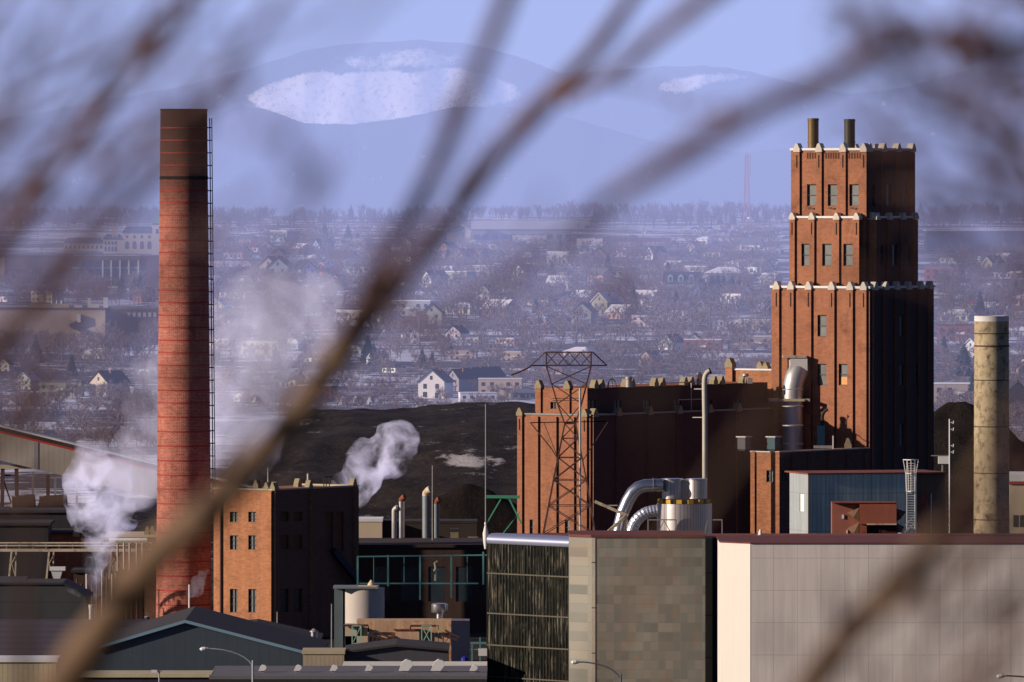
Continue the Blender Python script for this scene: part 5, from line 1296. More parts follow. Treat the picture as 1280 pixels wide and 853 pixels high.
# ------------------------------------------------------------------ the far town
MTOWN = []          # (object, kind words, px, py) for telling repeats apart
WALLC = {'white': (.86, .83, .80), 'cream': (.62, .54, .42), 'grey': (.32, .31, .32), 'brown brick': (.24, .12, .08), 'beige': (.42, .35, .27), 'pink': (.55, .36, .30), 'pale blue': (.34, .40, .48), 'red brick': (.30, .10, .07)}
ROOFC = {'dark': (.045, .045, .055), 'grey': (.16, .16, .18), 'brown': (.10, .065, .05), 'snowy': (.82, .8, .82), 'red': (.30, .06, .05)}


def wins(mbp, root, xs_, z0, z1, w_, y=-.06):
    for x in xs_:
        o = obj('window', MB().box(x - w_ / 2, y, z0, x + w_ / 2, -.01, z1), TGLASS, root)


def proto_house(kind):
    t = thing('house', 'house', 'house', (0, 0, -500))
    def pt(name, mb, m, slot): o = obj(name, mb, m, t); o['slot'] = slot; return o
    if kind == 'front_gabled':
        w_, d, e, r = 4.2, 11, 5.4, 9.0
        pt('wall', MB().extrude([(-w_, 0, -2), (w_, 0, -2), (w_, 0, e), (0, 0, r), (-w_, 0, e)], (0, d, 0)), TWALL, 'wall')
        pt('roof', MB().extrude([(-w_ - .5, -.5, e - .35), (0, -.5, r + .08), (w_ + .5, -.5, e - .35), (w_ + .5, -.5, e - .05), (0, -.5, r + .4), (-w_ - .5, -.5, e - .05)], (0, d + 1, 0)), TROOF, 'roof')
        wins(None, t, (-2, 1.9), 3.2, 4.7, 1.1); wins(None, t, (-2,), .6, 2.2, 1.3); wins(None, t, (0,), 6.0, 7.2, .8)
        obj('door', MB().box(1.2, -.06, -.2, 2.2, -.01, 2.0), TGLASS, t)
        obj('chimney', MB().box(1.2, 4, 7, 2.0, 4.8, 9.6), BRICK_OLD, t)
    elif kind == 'broad_roofed':
        w_, d, e, r = 6.0, 9, 4.2, 7.4
        pt('wall', MB().box(-w_, 0, -2, w_, d, e), TWALL, 'wall'); pt('gable', MB().extrude([(-w_ + .01, 0.01, e - .01), (-w_ + .01, d / 2, r - .2), (-w_ + .01, d - .01, e - .01)], (2 * w_ - .02, 0, 0)), TWALL, 'wall')
        pt('roof', MB().extrude([(-w_ - .5, -.6, e - .3), (-w_ - .5, d / 2, r + .05), (-w_ - .5, d + .6, e - .3), (-w_ - .5, d + .6, e), (-w_ - .5, d / 2, r + .35), (-w_ - .5, -.6, e)], (2 * w_ + 1, 0, 0)), TROOF, 'roof')
        wins(None, t, (-4, -1, 4), 1.0, 2.6, 1.5); obj('door', MB().box(1.0, -.06, -.3, 2.1, -.01, 2.1), TGLASS, t)
        obj('chimney', MB().box(3, 4, 5.5, 4.0, 5, 8.6), BRICK_OLD, t)
    elif kind == 'low_hipped':
        w_, d, e, r = 6.8, 9, 3.1, 5.3
        pt('wall', MB().box(-w_, 0, -2, w_, d, e), TWALL, 'wall')
        pt('roof', MB().add([(-w_ - .6, -.6, e + .01), (w_ + .6, -.6, e + .01), (w_ + .6, d + .6, e + .01), (-w_ - .6, d + .6, e + .01), (-w_ + 4, d / 2, r), (w_ - 4, d / 2, r)], [(3, 2, 1, 0), (0, 1, 5, 4), (1, 2, 5), (2, 3, 4, 5), (3, 0, 4)]), TROOF, 'roof')
        wins(None, t, (-4.6, 4.4), .9, 2.3, 2.0); wins(None, t, (-.8,), .6, 2.3, 2.4); obj('door', MB().box(1.4, -.06, -.3, 2.4, -.01, 2.1), TGLASS, t)
    elif kind == 'flat_roofed':
        w_, d, h = 9.0, 10, 6.8
        pt('wall', MB().box(-w_, 0, -2, w_, d, h), TWALL, 'wall'); pt('roof', MB().box(-w_ - .2, -.2, h + .01, w_ + .2, d + .2, h + .45), TROOF, 'roof')
        wins(None, t, (-7, -3.4, 3.4, 7), 4.1, 5.6, 1.5); wins(None, t, (-7, -3.4, 3.4, 7), .9, 2.5, 1.5)
        obj('balcony', MB().box(-1.8, -1.3, 3.3, 1.8, -.01, 3.5).box(-1.8, -1.3, 3.52, 1.8, -1.2, 4.3), WHITE, t)
    elif kind == 'dormered':
        w_, d, e, r = 6.2, 9.5, 4.0, 8.2
        pt('wall', MB().box(-w_, 0, -2, w_, d, e), TWALL, 'wall')
        pt('roof', MB().extrude([(-w_ - .4, -.5, e + .01), (-w_ - .4, 1.6, r - .6), (-w_ - .4, d / 2, r), (-w_ - .4, d - 1.6, r - .6), (-w_ - .4, d + .5, e + .01)], (2 * w_ + .8, 0, 0)), TROOF, 'roof')
        for x in (-3.8, 0, 3.8):
            dm = pt('dormer', MB().extrude([(x - .95, -.1, e + .6), (x + .95, -.1, e + .6), (x + .95, -.1, e + 2.6), (x, -.1, e + 3.4), (x - .95, -.1, e + 2.6)], (0, 2, 0)), TWALL, 'wall')
            obj('window', MB().box(x - .5, -.16, e + .9, x + .5, -.105, e + 2.4), TGLASS, dm)
        wins(None, t, (-4, -1, 4), 1.0, 2.7, 1.4); obj('door', MB().box(1.2, -.06, -.3, 2.3, -.01, 2.2), TGLASS, t)
    return t


PROTO = {k: proto_house(k) for k in ('front_gabled', 'broad_roofed', 'low_hipped', 'flat_roofed', 'dormered')}
def drop(root):
    for c in list(root.children):
        for g in list(c.children): bpy.data.objects.remove(g)
        bpy.data.objects.remove(c)
    bpy.data.objects.remove(root)
HW = {'front_gabled': 10, 'broad_roofed': 14, 'low_hipped': 15, 'flat_roofed': 19, 'dormered': 14}
placed = []
def put_house(kind, px, py, wc, rc, rot=None, sc=1.0, label=None, grp=True, name='house'):
    D = D_at(py); k = F / D
    o = dup(PROTO[kind], ((px - CX) / k, D, gz(D) - .2), R.uniform(-.95, -.05) if rot is None else rot, label, None, (sc, sc, sc), {'wall': tuple(v * R.uniform(.88, 1.08) for v in WALLC[wc]), 'roof': ROOFC[rc]})
    o.name = name
    placed.append((px, D, HW[kind] * sc * k * .5))
    words = {'front_gabled': 'tall gable-fronted', 'broad_roofed': 'pitched-roof', 'low_hipped': 'low hipped-roof', 'flat_roofed': 'flat-roofed', 'dormered': 'dormered'}[kind]
    if label is None: MTOWN.append((o, '%s %s %s with %s roof' % (wc, words, 'apartment block' if kind == 'flat_roofed' else 'house', rc), px, py, 'houses of the far town'))
    return o

# houses one can pick out in the photo
put_house('front_gabled', 539, 498, 'white', 'grey', -.25, .82, 'large white gable-fronted house standing left of the row of dark snow-edged gables', name='white_house')
for i, px in enumerate((566, 577, 588, 598)):
    put_house('front_gabled', px, 488 - i, 'grey', 'dark', -.9, .62, '%s dark gable with snowy verge from the big white house' % ('first', 'second', 'third', 'fourth')[i], name='row_house')['group'] = 'dark snow-edged gabled row houses'
put_house('flat_roofed', 625, 494, 'cream', 'snowy', -.05, .62, 'long low cream block right of the dark snow-edged gables', name='apartment_block')
put_house('flat_roofed', 598, 508, 'white', 'snowy', .1, .5, 'low white block just above the bark pile crest', name='apartment_block')
put_house('low_hipped', 655, 498, 'grey', 'grey', .1, .5, 'small grey bungalow left of the mill building corner')
put_house('flat_roofed', 578, 450, 'pink', 'grey', -.1, .45, 'pink apartment block with small windows below the pointed white gable', name='apartment_block')
put_house('flat_roofed', 584, 432, 'white', 'grey', -.2, .4, 'white balconied block right of the pointed white gable', name='apartment_block')
put_house('flat_roofed', 619, 441, 'beige', 'snowy', 0, .4, 'small beige block between the two pink blocks', name='apartment_block')
put_house('flat_roofed', 642, 452, 'pink', 'snowy', -.2, .42, 'salmon pink block right of the small beige block', name='apartment_block')
put_house('flat_roofed', 631, 433, 'pink', 'snowy', -.5, .38, 'bright salmon block with stacked balconies beside the pale blue block', name='apartment_block')
put_house('flat_roofed', 614, 432, 'pale blue', 'grey', .1, .42, 'pale blue block left of the bright salmon block', name='apartment_block')
put_house('front_gabled', 566, 429, 'white', 'dark', -.4, .62, 'pointed white gable house left of the white balconied block')
put_house('front_gabled', 514, 430, 'white', 'grey', .1, .62, 'narrow white arch-gabled chapel-like house by the snowy field', name='chapel')
put_house('low_hipped', 692, 418, 'pink', 'brown', 0, .5, 'orange-pink square house above the pylon top')
put_house('front_gabled', 832, 440, 'white', 'dark', -.6, .6, 'white gable house with dark roof beyond the mill roof vents')
put_house('low_hipped', 775, 443, 'beige', 'brown', -.1, .8, 'wide beige bungalow with brown roof right of the pylon top')
put_house('front_gabled', 867, 437, 'white', 'dark', -.1, .55, 'white pointed gable rising over the red and white terrace')
put_house('flat_roofed', 878, 442, 'red brick', 'snowy', -.12, .62, 'red and white terrace nearest the stepped tower foot', name='terrace')
put_house('flat_roofed', 908, 413, 'white', 'snowy', -.1, .5, 'white terrace with red piers left of the stepped tower', name='terrace')
put_house('flat_roofed', 944, 415, 'cream', 'snowy', -.1, .6, 'long cream terrace touching the tower edge, behind the red and white one', name='terrace')
put_house('flat_roofed', 948, 437, 'beige', 'snowy', -.05, .6, 'long beige terrace just left of the stepped tower', name='terrace')
put_house('dormered', 851, 368, 'pale blue', 'dark', -.15, 1.1, 'house with dark blue roof and three white dormers')
put_house('front_gabled', 869, 370, 'pale blue', 'grey', .1, .5, 'small pale blue gabled cottage right of the three-dormer house')
put_house('low_hipped', 753, 372, 'beige', 'brown', 0, 1.0, 'ochre hipped house half hidden by a blurred bud')
put_house('low_hipped', 905, 352, 'beige', 'snowy', -.2, 1.2, 'long low building with pale snowy roof on the slope left of the tower', name='long_house')
put_house('front_gabled', 123, 497, 'cream', 'brown', -.7, .75, 'cream house with brown roof right of the dark blurred bud on the left')
put_house('low_hipped', 150, 492, 'white', 'snowy', 0, .5, 'small snowy-roofed house right of the cream house on the left')
put_house('flat_roofed', 75, 497, 'beige', 'grey', -.1, .6, 'beige low block left of the cream house', name='apartment_block')
put_house('front_gabled', 29, 487, 'white', 'snowy', -.4, .5, 'white house with snowy roof near the left edge')
put_house('flat_roofed', 1200, 505, 'beige', 'snowy', -.15, .75, 'yellowish beige apartment block between the tower and concrete chimney', name='apartment_block')
put_house('flat_roofed', 1200, 428, 'red brick', 'brown', -.1, .8, 'dark red long house between the tower and concrete chimney', name='terrace')
put_house('front_gabled', 1213, 450, 'white', 'snowy', -.6, .7, 'white gable touching the left side of the concrete chimney')
put_house('low_hipped', 1272, 420, 'white', 'snowy', 0, .6, 'white bungalow at the right edge beside the concrete chimney rim')
put_house('front_gabled', 1272, 520, 'brown brick', 'dark', .3, .9, 'dark brick gabled house at the right edge beyond the chimney')
put_house('front_gabled', 335, 350, 'beige', 'dark', -.5, 1.1, 'pointed beige A-frame right of the pink-roofed works')
put_house('front_gabled', 347, 351, 'pale blue', 'dark', -.2, 1.1, 'blue-grey A-frame next to the pointed beige one')
put_house('front_gabled', 386, 350, 'white', 'dark', .4, .9, 'white house with a dark round-topped shed right of the A-frames')
put_house('broad_roofed', 424, 334, 'pink', 'brown', -.3, 1.0, 'pinkish house with brown roof below the long white roofline')
put_house('low_hipped', 626, 312, 'beige', 'brown', -.4, 1.0, 'brown-roofed house in front of the gabled school')
put_house('broad_roofed', 737, 317, 'white', 'snowy', 0, 1.0, 'white house below the red-fascia warehouse')

# special large buildings of the town
def far(name, label, cat, px0, px1, py0, py1, wm, rm, dep=14, rh=0, extra=None, D=None, rot=0):
    D = D or D_at(py1); k = F / D; X0 = (px0 - CX) / k; wd = (px1 - px0) / k; h = (py1 - py0) / k
    t = thing(name, label, cat, (X0, D, EZ - (py1 - HY) / k))
    obj('wall', MB().box(0, 0, -3, wd, dep, h), wm, t)
    if rh: obj('roof', MB().add([(-.3, -.5, h + .01), (wd + .3, -.5, h + .01), (wd + .3, dep + .5, h + .01), (-.3, dep + .5, h + .01), (rh * .6, dep / 2, h + rh), (wd - rh * .6, dep / 2, h + rh)], [(3, 2, 1, 0), (0, 1, 5, 4), (1, 2, 5), (2, 3, 4, 5), (3, 0, 4)]), rm, t)
    else: obj('roof', MB().box(-.3, -.3, h + .01, wd + .3, dep + .3, h + .5), rm, t)
    placed.append(((px0 + px1) / 2, D, (px1 - px0) / 2))
    t['k'] = k
    return t, k, wd, h
TCREAM = M('sunlit_cream_wall', (.62, .52, .38), .85, var=.05, scale=.1); TBLUE = M('blue_slate_roof', (.05, .06, .085), .8, var=.1, scale=.1)
TMAROON = M('maroon_cladding', (.14, .06, .055), .85, var=.1, scale=.1); TGREYB = M('blue_grey_glazing', (.06, .09, .14), .4, var=.2, scale=.2)
TBROWN = M('dull_brown_wall', (.15, .11, .09), .9, var=.1, scale=.1); TSNOWROOF = M('snowy_far_roof', (.75, .73, .76), .8, var=.1, scale=.1)
TGREYR = M('grey_far_roof', (.30, .29, .33), .8, var=.1, scale=.1); TTAN = M('tan_warehouse_wall', (.55, .42, .27), .85, var=.06, scale=.1)
def farwins(t, xs_, z0, z1, w_, m=None, nm='window'):
    for x in xs_: obj(nm, MB().box(x - w_ / 2, -.12, z0, x + w_ / 2, -.01, z1), m or TGLASS, t)
# college with tower
t, k, wd, h = far('college_building', 'cream college wing with tall arched windows and blue roof left of the smokestack', 'building', 153, 193, 291, 318, TCREAM, TBLUE, 16, 3.2)
for i in range(4):
    x = wd * (i + .6) / 4.3; obj('arched_window', MB().extrude([(x - .9, -.1, h * .25), (x + .9, -.1, h * .25), (x + .9, -.1, h * .5), (x + .5, -.1, h * .6), (x - .5, -.1, h * .6), (x - .9, -.1, h * .5)], (0, .09, 0)), TGLASS, t)
    obj('window', MB().box(x - .5, -.1, h * .74, x + .5, -.01, h * .88), TGLASS, t)
t, k, wd, h = far('college_wing', 'sunlit low college wing with twin chimneys and blue roof', 'building', 129, 153, 299, 318, TCREAM, TBLUE, 14, 2.4)
farwins(t, [wd * .12, wd * .3, wd * .48, wd * .65], h * .2, h * .5, .9); farwins(t, [wd * .12, wd * .3, wd * .48, wd * .65], h * .62, h * .85, .9)
obj('chimney', MB().box(4.2, 3, h + .5, 5.4, 4.2, h + 7), CREAM, t); obj('chimney', MB().box(5.9, 3, h + .5, 7.0, 4.2, h + 7.6), CREAM, t)
t, k, wd, h = far('long_cream_wing', 'long low cream wing with dark roof left of the twin-chimney college wing', 'building', 80, 129, 304, 314, TCREAM, TBLUE, 12, 2.6)
farwins(t, [wd * (i + .5) / 9 for i in range(9)], h * .3, h * .7, .8)
t, k, wd, h = far('bell_tower', 'cream square bell tower with green spire touching the smokestack', 'tower', 190.5, 202, 281, 319, TCREAM, TBLUE, 4.8, 0)
obj('spire', MB().add([(.1, .1, h + .5), (wd - .1, .1, h + .5), (wd - .1, 4.7, h + .5), (.1, 4.7, h + .5), (wd / 2, 2.4, h + 8.5)], [(3, 2, 1, 0), (0, 1, 4), (1, 2, 4), (2, 3, 4), (3, 0, 4)]), M('verdigris_spire', (.12, .25, .22), .7), t)
farwins(t, [wd * .5], h * .7, h * .85, 1.2)
# maroon and colonnade
t, k, wd, h = far('maroon_slab', 'long windowless maroon-brown block at the left, below the cream wings', 'building', 6, 89, 321, 356, TMAROON, TBROWN, 20, 0)
obj('upper_band', MB().box(0, -.1, h * .55, wd, -.01, h), TBROWN, t)
t, k, wd, h = far('tan_end_block', 'narrow tan end block at the left edge beside the maroon-brown slab', 'building', -30, 5.5, 321, 356, TTAN, TBROWN, 20, 0)
t, k, wd, h = far('colonnade_building', 'blue glazed hall with tall white columns left of the smokestack', 'building', 89.5, 175, 322, 357, TGREYB, TBROWN, 16, 0)
for px in (100, 109, 118, 128.5, 139, 150, 161, 173):
    x = (px - 89.5) / k; obj('column', MB().box(x - .32, -.8, 0, x + .32, -.15, h - 1.2), WHITE if px > 120 else TBROWN, t)
obj('fascia', MB().box(0, -.85, h - 1.2, wd, -.012, h), TBROWN, t); obj('cross_band', MB().box(0, -.14, h * .6, wd, -.02, h * .66), METAL_D, t)
t, k, wd, h = far('maroon_end_block', 'plain maroon block between the white columns and the smokestack', 'building', 175.5, 215, 321, 357, TMAROON, TBROWN, 16, 0)
t, k, wd, h = far('red_roofed_shed', 'low dark red-roofed shed below the white columns', 'shed', 86, 117, 356, 362, TMAROON, M('dark_red_roof', (.3, .05, .05), .8), 8, 1.5)
far('snowy_low_store', 'low store with pale snowy roof below the white columns', 'shed', 119, 147, 360, 366, TGREYR, TSNOWROOF, 12, 0)
# tan warehouse
D_ = D_at(430); t, k, wd, h = far('tan_warehouse', 'big tan warehouse with a zigzag stair on its sunlit wall, left edge', 'warehouse', -30, 131.5, 387, 430, TTAN, TBROWN, 25, 0, D=D_)
obj('rooftop_box', MB().box((36 + 30) / k, 3, h + .52, (86 + 30) / k, 8, h + 1.7), TCREAM, t); 
for px in (64, 70, 76): obj('roof_vent', MB().lathe([(.3, h + 1.72), (.35, h + 2.4), (.1, h + 2.9)], 8, ((px + 30) / k, 5)), WHITE, t)
for px, w_, hh in ((111, 4, 3.0), (118, 10, 1.2), (131.5, 6, 3.2), (97, 10, .8)): obj('roof_unit', MB().box((px + 30) / k - w_ / k / 2, 3, h + .52, (px + 30) / k + w_ / k / 2, 5, h + .5 + hh), WHITE, t)
stx = MB(); a_, b_ = (85 + 30) / k, h * .35
def wq(px, py): return ((px + 30) / k, -.7, (430 - py) / k)
stx.bar(wq(87, 407), wq(104, 400), .9).bar(wq(89, 408), wq(131, 424), 1.1).bar(wq(100, 402), wq(100, 396), .5)
obj('zigzag_stair', stx, STEEL_RUST, t); obj('stair_hood', MB().box(wq(97, 0)[0], -1.3, wq(0, 403)[2], wq(101, 0)[0], -.01, wq(0, 393)[2]), WHITE, t)
t, k, wd, h = far('windowed_mill', 'dim long factory with a row of small pale windows behind the smokestack', 'factory', 131.9, 262, 388, 430, TBROWN, TBROWN, 25, 0, D=D_ + 3)
farwins(t, [wd * (.2 + .8 * (i + .5) / 16) for i in range(16)], h * .80, h * .93, .9, M('pale_pane', (.4, .4, .42), .4))
# works right of the smokestack
t, k, wd, h = far('pink_roofed_works', 'low works with sunlit pinkish-white sloping roof right of the smokestack', 'works', 250, 314, 334, 345, TBROWN, M('pinkish_snow_roof', (.62, .5, .5), .8), 30, 2.5)
far('dark_roofed_works', 'low dark works right of the pink-roofed one, behind the A-frames', 'works', 316, 375, 331, 342, TBROWN, TBLUE, 20, 0)
far('white_long_roof', 'very long low building with a thin bright white roofline under the ridge woods', 'building', 384, 552, 298.5, 301.5, TBROWN, TSNOWROOF, 10, 0)
far('white_distant_block', 'small white block under the ridge woods right of the smokestack', 'building', 273, 307, 284, 291, TGREYR, TSNOWROOF, 10, 0)
# school with gable
D_ = D_at(302); k = F / D_
t, k, wd, h = far('long_school', 'long grey-roofed school hall with a row of dark windows on the ridge', 'school', 590, 716, 288, 302, TGREYR, TGREYR, 20, 0, D=D_)
TGR2 = M('pale_grey_sheet_roof', (.5, .48, .5), .7, var=.06, scale=.1)
obj('sloping_roof', MB().add([(-.5, -.6, h + .52), (wd + 6, -.6, h + .52), (wd + 9, 20, h + 5.2), (-.5, 20, h + 5.2)], [(0, 1, 2, 3)]), TGR2, t)
farwins(t, [wd * (i + .5) / 11 for i in range(11)], h * .2, h * .62, 3.0); obj('white_band', MB().box(0, -.2, 0, wd * .25, -.13, h * .12), WHITE, t)
tg = thing('gabled_entrance_hall', 'cream gabled hall with big dark window at the left end of the long school', 'hall', ((574 - CX) / k, D_ - 20, EZ - (300 - HY) / k))
g = 15 / k
obj('wall', MB().extrude([(-g, 0, -3), (g, 0, -3), (g, 0, 11 / k), (0, 0, 24 / k), (-g, 0, 11 / k)], (0, 15, 0)), TCREAM, tg)
obj('roof', MB().extrude([(-g - .8, -.8, 9.6 / k), (0, -.8, 24.2 / k), (g + .8, -.8, 9.6 / k), (g + .8, -.8, 11.2 / k), (0, -.8, 26 / k), (-g - .8, -.8, 11.2 / k)], (0, 16, 0)), TGREYR, tg)
obj('great_window', MB().extrude([(-6.5 / k, -.2, 0), (6.5 / k, -.2, 0), (6.5 / k, -.2, 16 / k), (0, -.2, 19 / k), (-6.5 / k, -.2, 16 / k)], (0, .18, 0)), TGLASS, tg)
far('white_store', 'bright white low store in front of the long school', 'store', 641, 682, 296, 305, WHITE, TSNOWROOF, 14, 0)
t, k, wd, h = far('red_fascia_warehouse', 'grey warehouse with dark red fascia and piers right of the school', 'warehouse', 706, 838, 299, 309, M('pale_grey_bay', (.34, .36, .40), .7, var=.1, lines=(2.5, 0, .5, .6)), TMAROON, 24, 0)
RF = M('red_fascia', (.28, .035, .06), .7)
obj('fascia', MB().box(-.1, -.3, h - 1.1, wd + .1, -.02, h), RF, t)
for px in (706, 722, 758, 797, 835): obj('pier', MB().box((px - 706) / k - .5, -.4, 0, (px - 706) / k + .9, -.31, h - 1.1), RF, t)
far('dark_blue_works', 'long dark blue windowless works right of the stepped tower', 'works', 1158, 1320, 289, 315, M('deep_blue_cladding', (.035, .055, .11), .8, var=.1, scale=.1), TSNOWROOF, 30, 0)
t, k, wd, h = far('white_gate_building', 'dark low building with two bright white gable verges right of the steam', 'building', 424, 462, 494, 508, TBROWN, TGREYR, 12, 0)
for px in (428, 444, 462): obj('white_verge', MB().bar(((px - 424 - 3) / k, -.2, 2 / k), ((px - 424 + 1) / k, -.2, 13 / k), .7), WHITE, t)
# trucks
for (px, py, m, lab) in ((808, 308, YELLOW, 'orange lorry parked before the red-fascia warehouse'), (842, 308, RED, 'red lorry parked before the red-fascia warehouse, right of the orange one')):
    D = D_at(308.5); k = F / D; tr = thing('lorry', lab, 'lorry', ((px - CX) / k, D, EZ - (py - HY) / k - .3), 0, 'lorries by the warehouse'); L_ = 6 if m is RED else 9
    OR = M('orange_body', (.7, .28, .03), .6) if m is YELLOW else m
    obj('box_body', MB().box(-L_ / 2, -1.2, .9, L_ / 2 - 1.6, 1.2, 3.2), OR, tr); obj('cab', MB().box(L_ / 2 - 1.5, -1.1, .6, L_ / 2, 1.1, 2.4), OR, tr)
    for x in (-L_ / 2 + 1.2, L_ / 2 - 1.0):
        obj('wheel', MB().path([(x, -1.3, .5), (x, -1.05, .5)], .5, 12), BLACK, tr)
# parked cars on the ridge lot
cols = {'white': (.7, .7, .72), 'red': (.45, .05, .04), 'grey': (.3, .3, .32), 'dark blue': (.04, .05, .12)}
def proto_car():
    t = thing('parked_car', 'car', 'car', (0, 0, -500))
    o = obj('body', MB().extrude([(-2.2, -.85, .35), (2.2, -.85, .35), (2.2, -.85, .85), (1.2, -.85, .95), (.6, -.85, 1.45), (-1.2, -.85, 1.45), (-1.8, -.85, .95), (-2.2, -.85, .9)], (0, 1.7, 0)), M('car_paint', (1, 1, 1), .3, var=.02, obj_color=True, spec=.5), t); o['slot'] = 'body'
    obj('windows', MB().extrude([(.95, -.87, 1.0), (.5, -.87, 1.38), (-1.1, -.87, 1.38), (-1.5, -.87, 1.0)], (0, 1.74, 0)), TGLASS, t)
    for x in (-1.3, 1.3): obj('wheel', MB().path([(x, -.9, .33), (x, .9, .33)], .33, 10), BLACK, t)
    return t
PC = proto_car()
for i in range(34):
    px = R.uniform(775, 985) if i < 26 else R.uniform(870, 960); D = R.uniform(4900, 5300) if i < 26 else 4600; k = F / D
    cn = R.choice(list(cols)); o = dup(PC, ((px - CX) / k, D, gz(D) + R.uniform(0, .1)), R.choice((0, pi, .2, pi / 2)), None, None, (1.25,) * 3, {'body': cols[cn]})
    MTOWN.append((o, cn + ' parked car', px, HY + (EZ - gz(D)) * k, 'cars parked on the ridge lot'))
drop(PC)
# radio mast
D_ = 5250; k = F / D_; bx_ = (933.5 - CX) / k; hb = EZ - (288 - HY) / k; ht = EZ - (193 - HY) / k
rm = thing('radio_mast', 'slender red and white lattice radio mast on the ridge left of the stepped tower', 'mast', (bx_, D_, hb))
WR = M('red_white_mast_paint', (.5, .2, .2), .7)
hh = ht - hb
for sx in (-1, 1):
    for sy in (-1, 1): obj('leg', MB().bar((sx * 1.9, sy * 1.9, 0), (sx * .8, sy * .8, hh), .5), WR, rm)
lat = MB(); n_ = 16
for i in range(n_):
    f0, f1 = i / n_, (i + 1) / n_; w0, w1 = 1.9 - 1.1 * f0, 1.9 - 1.1 * f1
    lat.bar((-w0, -w0, hh * f0), (w1, -w1, hh * f1), .2).bar((w0, w0, hh * f0), (-w1, w1, hh * f1), .2).bar((-w1, -w1, hh * f1), (w1, -w1, hh * f1), .2)
obj('lattice_bracing', lat, WR, rm); obj('antenna', MB().path([(0, 0, hh), (0, 0, hh + 4)], .15, 6).path([(2.2, 0, hh * .72), (2.2, 0, hh * 1.0)], .12, 6).bar((0.5, 0, hh * .8), (2.2, 0, hh * .8), .15), METAL_D, rm)
obj('dish', MB().lathe([(.2, hh * .13), (1.6, hh * .15), (1.6, hh * .17), (.2, hh * .18)], 14, (1.5, -1)), WHITE, rm)
bb = thing('white_billboard', 'bright white blank billboard on the ridge right of the radio mast', 'billboard', ((962 - CX) / k, D_ - 150, EZ - (300 - HY) * (D_ - 150) / F))
obj('panel', MB().box(-2.2, 0, 1.6, 2.6, .3, 4.6), WHITE, bb); obj('post', MB().bar((-1, .1, 0), (-1, .1, 1.6), .25), METAL_D, bb); obj('post', MB().bar((1.4, .1, 0), (1.4, .1, 1.6), .25), METAL_D, bb)
# poles in the town
for i in range(34):
    px = R.choice([R.uniform(270, 640), R.uniform(640, 965), R.uniform(1178, 1278), R.uniform(20, 190)]); py = R.uniform(300, 470)
    D = D_at(py); t = thing('utility_pole', 'p', 'pole', ((px - CX) * D / F, D, gz(D)), R.uniform(-.5, .5))
    hp2 = R.uniform(9, 14); obj('pole', MB().path([(0, 0, 0), (0, 0, hp2)], [.22, .15], 6), TOWNTRUNK, t); obj('cross_arm', MB().box(-1.1, -.1, hp2 - 1.2, 1.1, .1, hp2 - 1.0), TOWNTRUNK, t)
    MTOWN.append((t, 'thin utility pole', px, py, 'utility poles of the far town'))

# random infill houses
def blocked(px, D, hw):
    for (a, d, w_) in placed:
        if abs(a - px) < (hw + w_) * (.9 if abs(d - D) < 60 else .55) and abs(d - D) < 260: return True
    return False
cnt = 0; tries = 0
while cnt < 150 and tries < 4000:
    tries += 1
    px = R.uniform(-10, 1290)
    py = 302 + 205 * R.random() ** 1.25
    if 197 < px < 268 and True: continue
    if 965 < px < 1176: continue
    if px > 1176 and py < 322: continue
    if px < 200 and (py < 370 or 380 < py < 445): continue
    if 640 < px < 965 and py > 470: continue
    if 575 < px < 850 and py < 318: continue
    D = D_at(py); k = F / D
    kind = R.choice(['front_gabled', 'broad_roofed', 'low_hipped', 'low_hipped', 'flat_roofed', 'broad_roofed'])
    hw = HW[kind] * k * .5
    if blocked(px, D, hw): continue
    wc = R.choices(list(WALLC), [9, 5, 4, 4, 5, 3, 3, 3])[0]; rc = R.choices(list(ROOFC), [4, 6, 4, 9, 1])[0]
    put_house(kind, px, py, wc, rc, sc=R.uniform(.6, .88) * (1 - .38 * sm(400, 480, py))); cnt += 1
for p_ in PROTO.values(): drop(p_)

# ------------------------------------------------------------------ trees of the town
def ribbon(vs, fs, p, q_, w0, w1):
    d = (q_ - p); s_ = d.cross(Vector((R.gauss(0, 1), R.gauss(0, 1), R.gauss(0, .4))))
    if s_.length < 1e-6: return
    s_.normalize(); n_ = len(vs)
    vs += [p - s_ * w0, p + s_ * w0, q_ + s_ * w1, q_ - s_ * w1]; fs.append((n_, n_ + 1, n_ + 2, n_ + 3))
def bare_crown(h, spread, seed, levels=4, kids=4, wid=.055):
    R.seed(seed); vs, fs = [], []
    def grow(p, d, L_, w_, lv):
        q_ = p + d * L_ * .5 + Vector((R.gauss(0, .04), R.gauss(0, .04), R.gauss(0, .02))) * L_
        r_ = q_ + (d + Vector((R.gauss(0, .2), R.gauss(0, .2), .12))).normalized() * L_ * .5
        ribbon(vs, fs, p, q_, w_, w_ * .8); ribbon(vs, fs, q_, r_, w_ * .8, w_ * .55)
        if lv == 0: return
        for i in range(kids):
            o = q_.lerp(r_, R.random()) if i else r_
            a = R.uniform(0, 2 * pi); dv = (d * 1.0 + Vector((cos(a), sin(a), R.uniform(-.15, .35))) * spread * R.uniform(.5, 1.1)).normalized()
            grow(o, dv, L_ * R.uniform(.5, .72), w_ * .6, lv - 1)
    for j in range(6):
        a = 2 * pi * j / 6 + R.random(); z = h * R.uniform(.2, .42)
        grow(Vector((0, 0, z)), Vector((cos(a) * spread, sin(a) * spread, 1)).normalized(), h * R.uniform(.24, .32), wid * 2, levels - 1)
    return vs, fs
def trunk_mb(h, r=.2): return MB().path([(0, 0, -.5), (.05 * h * .1, 0, h * .3), (0, 0, h * .62)], [r, r * .75, r * .3], 6)
